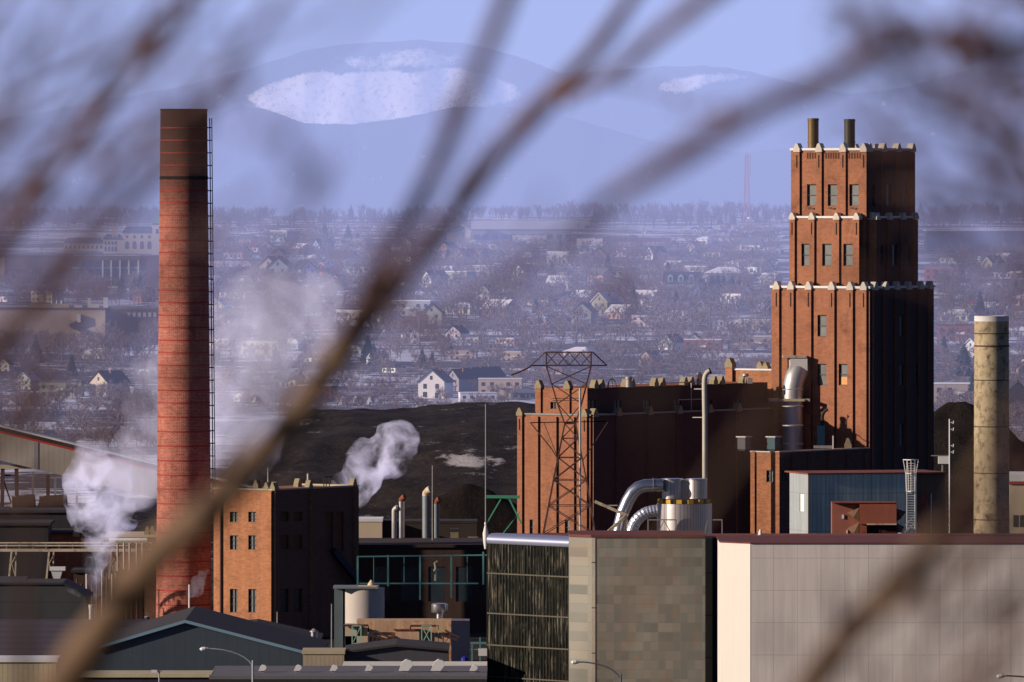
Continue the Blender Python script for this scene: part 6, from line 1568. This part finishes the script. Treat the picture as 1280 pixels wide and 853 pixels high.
def spruce(h, w_, seed):
    R.seed(seed); vs, fs = [], []
    n_ = 26
    for i in range(n_):
        f = i / n_; z = h * (.08 + .9 * f); rad = w_ * (1 - f) ** .85 * R.uniform(.75, 1.15) + .1
        for j in range(11):
            a = 2 * pi * (j + R.random()) / 11; rr_ = rad * R.uniform(.7, 1.2)
            p0 = Vector((cos(a) * rr_ * .1, sin(a) * rr_ * .1, z + rad * .25)); p1 = Vector((cos(a) * rr_, sin(a) * rr_, z - rad * .22))
            s_ = Vector((-sin(a), cos(a), R.uniform(-.2, .2))) * rad * .34; n0 = len(vs)
            vs += [p0, p1 - s_, p1 + Vector((0, 0, -.15)) * rad, p1 + s_]; fs.append((n0, n0 + 1, n0 + 2, n0 + 3))
    return vs, fs
def proto_tree(kind, seed):
    t = thing('bare_tree' if kind == 'bare' else 'spruce_tree', 'tree', 'tree', (0, 0, -500))
    if kind == 'bare':
        vs, fs = bare_crown(10, R.uniform(.5, .8), seed); m = TOWNBARK
        obj('trunk', trunk_mb(10), TOWNTRUNK, t)
    else:
        vs, fs = spruce(10, 2.4, seed); m = NEEDLE; obj('trunk', trunk_mb(9, .2), TOWNTRUNK, t)
    mb = MB(); mb.v = [tuple(v) for v in vs]; mb.f = fs; obj('crown', mb, m, t); return t
BT = [proto_tree('bare', 100 + i) for i in range(5)]; ST = [proto_tree('spruce', 200 + i) for i in range(3)]
R.seed(77)
def put_tree(kind, px, py, sc, wide=1.0):
    D = D_at(py); P_ = R.choice(BT if kind == 'bare' else ST)
    o = dup(P_, ((px - CX) * D / F, D, gz(D) - .3), R.uniform(0, 6.28), None, None, (sc * wide, sc * wide, sc))
    o.name = 'bare_tree' if kind == 'bare' else 'spruce_tree'
    MTOWN.append((o, 'bare grey-brown tree' if kind == 'bare' else 'dark spruce', px, py, 'bare trees of the far town' if kind == 'bare' else 'dark conifers of the far town'))
def okpx(px, py): return not ((575 < px < 850 and py < 312) or 200 < px < 262 or 972 < px < 1170 or (645 < px < 965 and py > 492))
n_ = 0
while n_ < 215:
    px, py = R.uniform(-5, 1285), 305 + 215 * R.random() ** .9
    if not okpx(px, py) or (px > 1150 and py < 324): continue
    if px < 200 and not (362 < py < 384 or py > 425): continue
    put_tree('bare', px, py, R.uniform(.7, 1.2) * (1 - .35 * sm(400, 490, py))); n_ += 1
for (px, py, sc) in ((407, 305, 1.4), (414, 305, 1.2), (435, 307, 1.5), (447, 309, 1.1), (405, 298, 1.2), (646, 288, 1.8), (655, 288, 1.7), (700, 322, 1.2), (710, 330, 1.0), (835, 355, 1.3), (890, 372, 1.2), (897, 374, 1.3), (905, 374, 1.2), (880, 372, 1.0), (915, 375, 1.3), (924, 376, 1.1), (560, 440, .9), (528, 460, .9), (540, 458, .7), (460, 455, 1.3), (467, 458, 1.1), (845, 392, 1.1), (792, 388, 1.2), (1205, 470, 1.5), (1180, 445, 1.0), (1225, 395, 1.2), (1216, 505, 1.3), (20, 420, .9), (152, 371, 1.2), (168, 375, 1.2), (175, 376, 1.4), (45, 455, 1.3), (90, 470, 1.0), (330, 440, 1.2), (345, 460, 1.0), (670, 400, 1.0), (690, 350, 1.1), (605, 395, .9), (487, 330, 1.2), (560, 335, 1.2), (578, 330, 1.1), (760, 340, 1.1), (1190, 350, 1.0), (1250, 345, 1.1), (1270, 380, 1.2), (960, 395, 1.0), (940, 330, 1.0), (820, 330, 1.0)):
    if okpx(px, py): put_tree('spruce', px, py, sc * (.72 if py > 400 else .85))
for p_ in BT + ST: drop(p_)

# uncountable woods: one mesh of many bare trees
def woods(name, label, n, gen, variants, m, conifer=0.0):
    V_, Q_ = [], []; off = 0
    base = []
    for s_ in range(variants):
        vs, fs = bare_crown(10, .45 if 'ridge' in name else .85, 300 + s_, 3, 4 if 'ridge' in name else 5, .08) if s_ >= conifer * variants else spruce(10, 2.2, 400 + s_)
        if s_ >= conifer * variants:
            for k_ in range(3): ribbon(vs, fs, Vector((0, 0, -.5)), Vector((R.gauss(0, .2), 0, 6.5)), .16, .06)
        base.append((np.array([tuple(v) for v in vs]), np.array(fs)))
    R.seed(len(name) * 13)
    for i in range(n):
        x, y, z, sc = gen(i); v, f = base[R.randrange(variants)]; a = R.uniform(0, 6.28); ca, sa = cos(a), sin(a); w_ = sc * R.uniform(.8, 1.2)
        V_.append(np.stack([(v[:, 0] * ca - v[:, 1] * sa) * w_ + x, (v[:, 0] * sa + v[:, 1] * ca) * w_ + y, v[:, 2] * sc + z], 1)); Q_.append(f + off); off += len(v)
    V_ = np.concatenate(V_); Q_ = np.concatenate(Q_)
    me = bpy.data.meshes.new(name); me.vertices.add(len(V_)); me.vertices.foreach_set('co', V_.astype(np.float32).ravel())
    me.loops.add(Q_.size); me.loops.foreach_set('vertex_index', Q_.astype(np.int32).ravel()); me.polygons.add(len(Q_))
    me.polygons.foreach_set('loop_start', np.arange(0, Q_.size, 4, dtype=np.int32)); me.update(calc_edges=True); me.materials.append(m)
    o = bpy.data.objects.new(name, me); C.objects.link(o); tag(o, label, kind='stuff'); return o
RIDGEWOOD = M('ridge_wood_twigs', (0.11, 0.08, 0.085), .9, var=.3, scale=.02)
def gen_ridge(i):
    D = R.uniform(5300, 5900); px = R.uniform(-20, 1300)
    if D < 5700 and 590 < px < 735: D = R.uniform(5700, 5900)
    if 200 < px < 262: px += 70
    if 990 < px < 1148: px = R.uniform(-20, 195)
    sc = R.uniform(.75, 1.15) * (1.3 if px > 700 else 1.0); return ((px - CX) * D / F, D, gz(D) - 1, sc)
woods('ridge_woods', 'bare woods along the ridge under the mountains', 900, gen_ridge, 6, RIDGEWOOD, .0)
def gen_spruce(i):
    D = R.uniform(5500, 5880); px = R.choice([R.uniform(-20, 200), R.uniform(-20, 110), R.uniform(265, 560), R.uniform(740, 985), R.uniform(1150, 1300)]); return ((px - CX) * D / F, D, gz(D) - 1, R.uniform(.7, 1.2))
woods('ridge_conifers', 'dark conifers scattered through the ridge woods', 110, gen_spruce, 3, NEEDLE, 1.0)
def gen_town(i):
    while True:
        px = R.uniform(-15, 1295); py = 291 + 234 * R.random() ** .95
        if i % 3 == 0: py = 288 + 105 * R.random()
        if i % 9 == 0: px, py = R.choice([R.uniform(-15, 200), R.uniform(1172, 1295)]), R.uniform(500, 575)
        if okpx(px, py) and not (px < 200 and not (360 < py < 384 or py > 430)) and not (px > 1150 and py < 320) and not (px > 585 and px < 740 and py < 306): break
    D = D_at(py); return ((px - CX) * D / F, D, gz(D) - .3, R.uniform(.45, 1.1) * (1 - .42 * sm(400, 480, py)))
woods('bare_thickets', 'purplish bare thickets and garden trees filling the far town', 4200, gen_town, 6, TOWNBARK, .0)
def gen_scrub(i):
    px = R.uniform(-15, 175); D = R.uniform(2560, 2720); return ((px - CX) * D / F, D, gz(D) - .3, R.uniform(.5, .95))
woods('warehouse_scrub', 'bare scrub in front of the tan warehouse', 60, gen_scrub, 4, TOWNBARK, .0)

# ------------------------------------------------------------------ labels that tell the repeats apart
ORD = 'first second third fourth fifth sixth seventh eighth ninth tenth eleventh twelfth thirteenth fourteenth fifteenth sixteenth seventeenth eighteenth nineteenth twentieth'.split()
def zone(px, py):
    zx = 'left of the smokestack' if px < 230 else 'between smokestack and bark pile crest' if px < 430 else 'beyond the bark pile' if px < 645 else 'beyond the lattice pylon' if px < 800 else 'left of the stepped tower' if px < 1070 else 'right of the stepped tower'
    zy = 'just under the ridge' if py < 325 else 'high on the slope' if py < 365 else 'halfway down the slope' if py < 415 else 'low on the slope' if py < 460 else 'at the slope foot'
    return zy, zx
from collections import defaultdict
GR = defaultdict(list)
for (o, words, px, py, g) in MTOWN: GR[(words, zone(px, py))].append((px, o, g))
for (words, (zy, zx)), L_ in GR.items():
    L_.sort(key=lambda r: r[0])
    for i, (px, o, g) in enumerate(L_):
        o['group'] = g
        if len(L_) == 1: o['label'] = '%s %s, %s' % (words, zy, zx)
        else:
            pre = ORD[i] + ' from left, ' if i < 20 else 'beyond twentieth, '
            o['label'] = '%s%s %s, %s' % (pre, words, zy, zx)
        ws = o['label'].split()
        if len(ws) > 16: o['label'] = ' '.join(o['label'].replace('apartment block', 'block').replace(' of the slope', '').replace('on the slope', 'on slope').replace('down the slope', 'downslope').replace('bark pile crest', 'bark pile').split()[:16])

# ------------------------------------------------------------------ steam
def steam_mat(name, dens, scale, thr=.42, glow=.18, col=(.97, .95, 1.0), fade=None):
    m, t, b = newmat(name); t.n.remove(b)
    outn = [n for n in t.n if n.type == 'OUTPUT_MATERIAL'][0]
    tc = t.node('ShaderNodeTexCoord'); n1 = noise_out(t, tc.outputs['Object'], scale, 6, .68, .8)
    d = t.math('MULTIPLY', t.ramp(n1, thr, thr + .22), dens)
    if fade:      # thins out as it rises
        sx = t.node('ShaderNodeSeparateXYZ'); t.link(tc.outputs['Object'], sx.inputs[0])
        d = t.math('MULTIPLY', d, t.math('SUBTRACT', 1.0, t.math('MULTIPLY', t.ramp(sx.outputs[2], fade[0], fade[1]), fade[2])))
    sc_ = t.node('ShaderNodeVolumeScatter'); sc_.inputs['Color'].default_value = (*col, 1); sc_.inputs['Anisotropy'].default_value = 0.15; t.link(d, sc_.inputs['Density'])
    em = t.node('ShaderNodeEmission'); em.inputs[0].default_value = (.42, .40, .66, 1); t.link(t.math('MULTIPLY', d, glow), em.inputs[1])  # lavender emission stands in for light scattered repeatedly inside the steam
    ad = t.node('ShaderNodeAddShader'); t.link(sc_.outputs[0], ad.inputs[0]); t.link(em.outputs[0], ad.inputs[1]); t.link(ad.outputs[0], outn.inputs['Volume'])
    return m
def plume(name, label, puffs, D, m, disp=.5, nscale=1.6, vox=.35, dy=0):
    """puffs: (px, py, radius px, shift in depth m); merged into one billowing surface"""
    k = D / F; c = P(puffs[0][0], puffs[0][1], D)
    mb = MB()
    for (px, py, r, sh) in puffs:
        p = P(px, py, D) - c; rr_ = r * k * 1.32; n0 = len(mb.v); nu, nv = 14, 9
        for j in range(nv + 1):
            for i in range(nu):
                th = pi * j / nv; ph = 2 * pi * i / nu
                mb.v.append((p.x + rr_ * sin(th) * cos(ph), p.y + sh + rr_ * sin(th) * sin(ph), p.z + rr_ * cos(th)))
        for j in range(nv):
            for i in range(nu): mb.f.append((n0 + j * nu + i, n0 + (j + 1) * nu + i, n0 + (j + 1) * nu + (i + 1) % nu, n0 + j * nu + (i + 1) % nu))
    o = obj(name, mb, m, None, True, loc=c)
    md = o.modifiers.new('merge', 'REMESH'); md.mode = 'VOXEL'; md.voxel_size = vox; md.use_smooth_shade = True
    tx = bpy.data.textures.new(name, 'CLOUDS'); tx.noise_scale = nscale; tx.noise_depth = 3
    md = o.modifiers.new('billow', 'DISPLACE'); md.texture = tx; md.strength = disp; md.mid_level = .45; md.texture_coords = 'LOCAL'
    return tag(o, label, kind='stuff')
def chainp(pts, n, jit, seed, depth=1.0):
    R.seed(seed); out = []
    for i in range(n):
        f = i / (n - 1) * (len(pts) - 1); a = int(min(f, len(pts) - 2)); f -= a
        x, y, r = [pts[a][j] * (1 - f) + pts[a + 1][j] * f for j in range(3)]
        out.append((x + R.gauss(0, jit) * r, y + R.gauss(0, jit) * r * .7, r * R.uniform(.55, 1.0), R.gauss(0, .35) * r * .1 * depth))
    return out
STEAM1 = steam_mat('dense_steam', .5, .32, .45, .55)
STEAM2 = steam_mat('drifting_steam', .15, .11, .43, .5, fade=(5, 28, .62))
STEAM3 = steam_mat('thin_steam', .3, .5, .40, .16)
pl1 = chainp([(119, 752, 4), (120, 738, 6), (121, 715, 10), (122, 690, 14), (124, 665, 18), (122, 640, 24), (118, 615, 28), (118, 590, 27), (118, 568, 18)], 34, .30, 5)
pl1 += [(102, 640, 14, 0), (95, 620, 12, 0), (108, 578, 17, 0), (128, 566, 14, 0), (140, 600, 22, 1), (146, 635, 20, 1), (152, 655, 14, 1), (105, 560, 9, 0), (88, 628, 6, 0)]
plume('steam_plume', 'dense white steam plume billowing from the shiny silver flue, left', pl1, 1048, STEAM1, 1.3, 2.2, .3)
pl2 = chainp([(152, 650, 30), (165, 605, 38), (180, 565, 36), (192, 530, 30), (190, 490, 26), (178, 466, 16)], 20, .32, 9, 3)
plume('steam_cloud', 'softer mauve steam drifting behind the left plume up to the smokestack', pl2, 1100, STEAM2, 2.0, 4, .6)
pl3 = chainp([(262, 590, 26), (275, 555, 36), (288, 515, 44), (298, 475, 52), (318, 430, 54), (345, 395, 46), (380, 380, 32), (400, 400, 24)], 44, .55, 12, 4) + [(330, 375, 22, 0), (300, 380, 12, 0), (240, 560, 22, 2), (262, 500, 20, 2), (405, 425, 14, 0), (380, 440, 12, 0)]
plume('steam_cloud', 'large pale steam cloud drifting up to the right behind the smokestack', pl3, 1190, STEAM2, 2.6, 5, .7)
pl4 = chainp([(426, 612, 7), (436, 600, 13), (450, 588, 19), (468, 572, 23), (487, 560, 24), (503, 552, 15)], 20, .32, 15) + [(432, 606, 13, 0), (500, 570, 12, 0), (495, 585, 10, 0), (458, 600, 16, 0), (450, 620, 11, 0), (482, 545, 11, 0)]
plume('steam_plume', 'white steam puff rising over the right end of the small brick block', pl4, 1140, STEAM1, 1.1, 2.0, .3)
pl5 = chainp([(236, 742, 5), (240, 738, 7), (247, 732, 8), (253, 722, 6), (258, 716, 4)], 10, .4, 18)
plume('steam_wisp', 'small steam wisp beside the smokestack foot', pl5, 1015, STEAM3, .5, .8, .12)
pl6 = chainp([(100, 745, 3), (94, 741, 4), (86, 737, 3)], 6, .3, 19)
plume('steam_wisp', 'faint steam wisp over the sloped dark shed', pl6, 1015, STEAM3, .3, .6, .1)
for m_ in (STEAM1, STEAM3): m_.cycles.volume_step_rate = 1.0

# ------------------------------------------------------------------ the bare trees right in front of us
def spline(pts, n=6):
    out = []
    for i in range(len(pts) - 1):
        p0, p1, p2, p3 = [np.array(pts[max(0, min(len(pts) - 1, j))], float) for j in (i - 1, i, i + 1, i + 2)]
        for s_ in range(n):
            t = s_ / n; out.append(tuple(.5 * ((2 * p1) + (-p0 + p2) * t + (2 * p0 - 5 * p1 + 4 * p2 - p3) * t * t + (-p0 + 3 * p1 - 3 * p2 + p3) * t ** 3)))
    out.append(tuple(pts[-1])); return out
def branch_mb(pts, bump=.12, seed=0):
    """pts: (px, py, width px, distance m)"""
    R.seed(seed); sp = spline(pts); P3, rad = [], []
    for i, (px, py, w_, d) in enumerate(sp):
        w_ *= 1.28 if d > 8.3 else 1.6
        P3.append(P(px, py, d)); rad.append(max(.0012, w_ * d / F / 2 * (1 + bump * R.uniform(-1, 1))))
    return MB().path(P3, rad, 10)
TREES = {}
def tree_root(name, label, px, D, trunk):
    c = Vector((P(px, 0, D).x, D, gz(D) - .1)); t = thing('bare_tree', label, 'tree', tuple(c))
    TREES[name] = (t, c)
    mb = MB().path([Vector(p) - c for p, r in trunk], [r for p, r in trunk], 14)
    obj('trunk', mb, TREEBARK, t, True); return t
def branch(tree, pts, mat=None, seed=0, twigs=0, twig_side=0, twl=60, parent=None, bump=.12, buds=True):
    t, c = TREES[tree]; mb = branch_mb(pts, bump, seed); mb.v = [tuple(Vector(v) - c) for v in mb.v]
    b = obj('branch' if parent is None else 'twig', mb, mat or TREEBARK, parent or t, True)
    R.seed(seed + 500); sp = spline(pts)
    for i in range(twigs):
        x, y, w_, d = sp[int(len(sp) * (.1 + .85 * (i + R.random() * .6) / max(1, twigs))) % len(sp)]
        j = sp.index((x, y, w_, d)); x2, y2 = sp[min(j + 1, len(sp) - 1)][:2]; x1, y1 = sp[max(j - 1, 0)][:2]
        a = atan2(y2 - y1, x2 - x1) + R.choice((-1, 1) if not twig_side else (twig_side,)) * R.uniform(.25, .8); L_ = twl * R.uniform(.6, 1.5)
        cur = [(x, y, max(3, w_ * .4), d)]; dd = d + R.uniform(-.6, .6)
        for s_ in range(1, 4):
            a += R.uniform(-.25, .25); cur.append((cur[-1][0] + cos(a) * L_ / 3, cur[-1][1] + sin(a) * L_ / 3, max(2.0, cur[-1][2] * .7), d + (dd - d) * s_ / 3))
        m2 = branch_mb(cur, .1, seed + i); m2.v = [tuple(Vector(v) - c) for v in m2.v]
        if buds:
            for (bx2, by2, bw, bd) in cur[1:]:
                p = P(bx2, by2, bd) - c; r_ = (bw * .9 + R.uniform(1, 4)) * bd / F
                m2.path([p + Vector((-.6 * r_, 0, -1.6 * r_)), p + Vector((0, 0, -.4 * r_)), p + Vector((.1 * r_, 0, .5 * r_)), p + Vector((.4 * r_, 0, 1.8 * r_))], [r_ * .2, r_ * .75, r_ * .6, .0005], 7)
        obj('twig', m2, TREEBARK2, b, True)
    return b
def bud(tree, px, py, w_, d):
    t, c = TREES[tree]; p = P(px, py, d) - c; r_ = w_ * 1.6 * d / F / 2
    obj('bud', MB().path([p + Vector((0, 0, -1.5 * r_)), p + Vector((-.2 * r_, 0, -.5 * r_)), p + Vector((.1 * r_, 0, .4 * r_)), p + Vector((.3 * r_, 0, 1.6 * r_))], [r_ * .3, r_, r_ * .85, r_ * .1], 9), BUD, t, True)

# tree A: its trunk stands off to the lower left; the great diagonal boughs belong to it
D0 = 9.5
tree_root('A', 'bare tree whose thick blurred bough sweeps from lower left to upper middle', -420, D0, [((P(-420, 0, D0).x, D0, gz(D0) - .4), .09), (tuple(P(-400, 1500, D0)), .07), (tuple(P(-330, 1050, D0)), .06), (tuple(P(-300, 500, D0)), .045), (tuple(P(-330, -200, D0)), .03), (tuple(P(-300, -900, D0)), .012)])
A1 = branch('A', [(-370, 1250, 44, D0), (-160, 1120, 44, D0), (20, 930, 42, 9.3), (110, 810, 42, 9), (190, 700, 40, 8.8), (275, 625, 37, 8.7), (370, 520, 33, 8.7), (440, 420, 30, 8.7), (490, 360, 27, 8.8)], seed=1, bump=.1)
branch('A', [(488, 362, 25, 8.8), (560, 275, 20, 8.9), (625, 190, 19, 9), (690, 118, 20, 9), (745, 60, 17, 9), (800, -20, 15, 9), (860, -120, 12, 9)], TREEBARK2, seed=2, twigs=3, twl=90)
branch('A', [(430, 425, 18, 8.7), (470, 340, 15, 8.2), (520, 260, 15, 8), (562, 170, 14, 7.8), (600, 80, 14, 7.6), (640, -20, 13, 7.5), (660, -100, 10, 7.5)], TREEBARK2, seed=3, twigs=3, twl=80)
branch('A', [(688, 122, 14, 9), (760, 95, 13, 8.5), (820, 45, 14, 8), (890, -10, 13, 7.8), (960, -80, 10, 7.5)], TREEBARK2, seed=4, twigs=2, twl=80)
branch('A', [(-320, 700, 22, D0), (-150, 500, 20, 9), (-60, 370, 19, 8.5), (10, 290, 18, 8.5), (60, 225, 17, 8.5), (115, 150, 15, 8.5), (165, 90, 14, 8.4), (215, 30, 13, 8.2), (250, -30, 11, 8.2), (290, -120, 8, 8)], TREEBARK2, seed=5, twigs=2, twl=70)
branch('A', [(-320, 760, 14, D0), (-80, 520, 12, 8), (20, 400, 10, 7), (100, 300, 8, 6), (170, 215, 8, 6), (240, 130, 10, 6), (290, 75, 10, 6), (340, 10, 8, 6), (380, -60, 6, 6)], TREEBARK2, seed=6, twigs=3, twl=90)
branch('A', [(-315, 300, 12, D0), (-120, 220, 10, 7), (-20, 170, 7, 5), (60, 105, 6, 4.6), (130, 50, 6, 4.6), (210, -20, 5, 4.6)], TREEBARK2, seed=7, twigs=5, twl=110)
branch('A', [(-320, 450, 12, D0), (-100, 330, 9, 6), (0, 250, 6, 4.6), (90, 190, 5, 4.3), (180, 160, 5, 4.2), (290, 100, 5, 4.2), (390, 60, 4, 4.2), (480, -30, 4, 4.2)], TREEBARK2, seed=8, twigs=5, twl=120)
branch('A', [(-330, -50, 10, D0), (-160, 30, 8, 7), (-40, 60, 6, 5), (50, 40, 5, 4.8), (130, -30, 4, 4.8)], TREEBARK2, seed=9, twigs=4, twl=90)
branch('A', [(250, 640, 9, 8.7), (320, 500, 8, 7.5), (350, 400, 6, 6.5), (365, 300, 6, 5.6), (395, 240, 6, 5.2), (350, 180, 5, 5), (330, 130, 4, 5)], TREEBARK2, seed=10, twigs=4, twl=60)
branch('A', [(30, 925, 12, 9.2), (30, 760, 8, 7.5), (40, 620, 5, 6.5), (45, 520, 5, 6.2), (70, 450, 4, 6), (100, 400, 3, 6)], TREEBARK2, seed=11, twigs=3, twl=60)
branch('A', [(470, 385, 8, 8.7), (560, 400, 6, 6.8), (640, 340, 5, 6), (720, 300, 5, 5.4), (770, 280, 4, 5)], TREEBARK2, seed=12, twigs=3, twl=70)
for b_ in ((55, 488, 13, 6.2), (43, 520, 11, 6.2), (362, 175, 14, 5.2), (395, 218, 16, 5.2), (375, 235, 12, 5.2), (765, 352, 14, 5.5), (778, 378, 16, 5.4), (350, 283, 12, 5.2), (560, 145, 10, 7), (150, 545, 8, 6.2)): bud('A', *b_)
# tree B: its trunk stands off to the upper right
D1 = 8.0
tree_root('B', 'bare tree with knotted blurred twigs crowding in from the upper right', 1620, D1, [((P(1620, 0, D1).x, D1, gz(D1) - .4), .08), (tuple(P(1600, 1300, D1)), .06), (tuple(P(1560, 600, D1)), .05), (tuple(P(1570, 0, D1)), .035), (tuple(P(1540, -700, D1)), .012)])
branch('B', [(1565, 60, 24, D1), (1420, 30, 20, 7.6), (1280, 55, 15, 7.2), (1190, 52, 14, 7), (1105, 55, 16, 6.9), (1040, 95, 16, 6.9), (960, 130, 17, 6.9), (870, 182, 18, 6.9), (800, 225, 15, 6.9), (745, 262, 11, 6.9), (680, 320, 6, 6.8), (590, 385, 4, 6.6), (500, 460, 3, 6.4)], TREEBARK2, seed=21, twigs=2, twl=70)
branch('B', [(1565, 200, 16, D1), (1400, 130, 10, 6), (1290, 110, 7, 5.2), (1200, 70, 7, 5), (1130, 10, 7, 5), (1100, -60, 6, 5)], TREEBARK2, seed=22, twigs=6, twl=90)
branch('B', [(1560, 380, 16, D1), (1420, 300, 10, 6), (1300, 250, 7, 5.3), (1230, 195, 8, 5.2), (1165, 120, 7, 5.1), (1110, 60, 7, 5), (1060, -20, 5, 5)], TREEBARK2, seed=23, twigs=6, twl=90)
branch('B', [(1560, 500, 14, D1), (1400, 420, 9, 6), (1300, 320, 8, 5), (1245, 200, 8, 4.8), (1190, 90, 7, 4.8), (1230, -20, 5, 4.8)], TREEBARK2, seed=24, twigs=6, twl=100)
branch('B', [(1565, 0, 12, D1), (1400, -40, 9, 6), (1300, 0, 7, 4.8), (1240, 80, 6, 4.5), (1180, 150, 5, 4.4), (1120, 130, 5, 4.3), (1060, 120, 4, 4.2), (1000, 150, 3, 4.2)], TREEBARK2, seed=25, twigs=6, twl=80)
branch('B', [(1563, 250, 10, D1), (1400, 200, 8, 6), (1320, 150, 6, 5), (1270, 200, 6, 4.8), (1220, 260, 5, 4.6), (1150, 250, 4, 4.5)], TREEBARK2, seed=26, twigs=5, twl=70)
for b_ in ((1103, 52, 20, 6.2), (1188, 35, 18, 5.8), (1238, 38, 16, 5.8), (1190, 68, 14, 5.5), (1218, 92, 15, 5.5), (1175, 128, 14, 5.3), (1240, 182, 17, 5.4), (1035, 98, 14, 6.8), (1275, 90, 15, 5.4), (1265, 225, 12, 5.2), (1130, 175, 12, 5)): bud('B', *b_)
# tree C: shoots rising from below the picture
D2 = 8.5
tree_root('C', 'bare sapling whose blurred shoots rise across the pale panel building', 760, D2, [((P(760, 0, D2).x, D2, gz(D2) - .4), .06), (tuple(P(770, 1350, D2)), .05), (tuple(P(840, 1120, D2)), .035), (tuple(P(900, 1010, D2)), .02)])
branch('C', [(860, 1080, 30, D2), (950, 960, 27, 8.2), (1010, 862, 25, 7.8), (1070, 782, 24, 7.6), (1130, 715, 22, 7.5), (1180, 655, 17, 7.3), (1215, 600, 12, 7), (1250, 540, 8, 6.8), (1300, 440, 5, 6.6)], seed=31, twigs=2, twl=80)
branch('C', [(1050, 810, 14, 7.7), (1110, 760, 13, 6.8), (1170, 720, 11, 6.4), (1230, 680, 9, 6), (1300, 620, 7, 6)], TREEBARK, seed=32, twigs=3, twl=90)
branch('C', [(800, 1240, 16, D2), (980, 1150, 14, 7.5), (1150, 1000, 12, 6.8), (1225, 870, 10, 6.4), (1255, 790, 9, 6.2), (1290, 700, 8, 6.2), (1330, 600, 6, 6.2)], TREEBARK2, seed=33, twigs=4, twl=90)
branch('C', [(790, 1280, 12, D2), (730, 1000, 8, 6.5), (745, 860, 7, 5.4), (775, 760, 8, 5), (820, 700, 8, 4.9), (870, 640, 7, 4.8), (915, 575, 6, 4.8), (955, 510, 5, 4.8), (1000, 440, 4, 4.8)], TREEBARK, seed=34, twigs=2, twl=70)
branch('C', [(780, 1300, 10, D2), (820, 900, 6, 5.5), (850, 720, 5, 4.6), (835, 620, 4, 4.4), (810, 540, 4, 4.3), (820, 460, 3, 4.3)], TREEBARK, seed=35, twigs=1, twl=60)
for b_ in ((1158, 752, 16, 6.5), (1250, 760, 14, 6.3), (1215, 640, 14, 6.8)): bud('C', *b_)

# finer wands of the same trees
R.seed(4321)
wands = []
for i in range(22):
    x0, y0 = -150 + R.uniform(-60, 40), -40 + 38 * i + R.uniform(-20, 20); d = R.uniform(5.4, 8.2); a = R.uniform(.75, 1.0); pts = [(-320, y0 + 260, 9, 8.5), (x0, y0, 7, (d + 8) / 2)]
    x, y = x0, y0
    for s_ in range(6): a += R.uniform(-.13, .13); x += cos(a) * 95; y -= sin(a) * 85; pts.append((x, y, max(3, 8 - s_ * .6), d))
    wands.append(('A', pts, 50 + i))
for i in range(15):
    x0, y0 = 1400 + R.uniform(-30, 60), -60 + 38 * i; d = R.uniform(5.2, 7.6); a = R.uniform(2.4, 3.3); pts = [(1565, y0 + 90, 9, 7.6), (x0, y0, 7, 6.8)]
    x, y = x0, y0
    for s_ in range(5): a -= R.uniform(-.05, .32); x += cos(a) * 75; y -= sin(a) * 60; pts.append((x, y, max(3, 7 - s_ * .7), d))
    wands.append(('B', pts, 70 + i))
for i in range(7):
    x0, y0 = 820 + 75 * i, 1240 - 20 * i; d = R.uniform(5.2, 7.8); a = R.uniform(.75, 1.0); pts = [(790, 1330, 10, 8.2), (x0, y0, 8, (d + 8) / 2)]
    x, y = x0, y0
    for s_ in range(7): a += R.uniform(-.12, .14); x += cos(a) * 90; y -= sin(a) * 105; pts.append((x, y, max(3, 8 - s_ * .8), d))
    wands.append(('C', pts, 90 + i))
for tr_, pts, sd in wands: branch(tr_, pts, TREEBARK2, seed=sd, twigs=5, twl=70)
for b_ in ((250, 150, 13, 6), (300, 95, 14, 6), (62, 250, 12, 6), (118, 185, 14, 5.6), (20, 330, 12, 6), (210, 215, 12, 5.6), (165, 60, 13, 5.4), (65, 60, 12, 5), (330, 330, 12, 5.5), (480, 300, 12, 6), (735, 300, 12, 5.5), (1060, 40, 14, 5.5), (1140, 100, 13, 5.2), (1205, 150, 15, 5.2), (1255, 130, 13, 5), (1225, 235, 14, 5.2), (1270, 280, 12, 5), (1090, 840, 14, 6.5), (1195, 700, 13, 6.5), (970, 800, 12, 6)): bud('A' if b_[0] < 800 else 'B' if b_[1] < 500 else 'C', *b_)
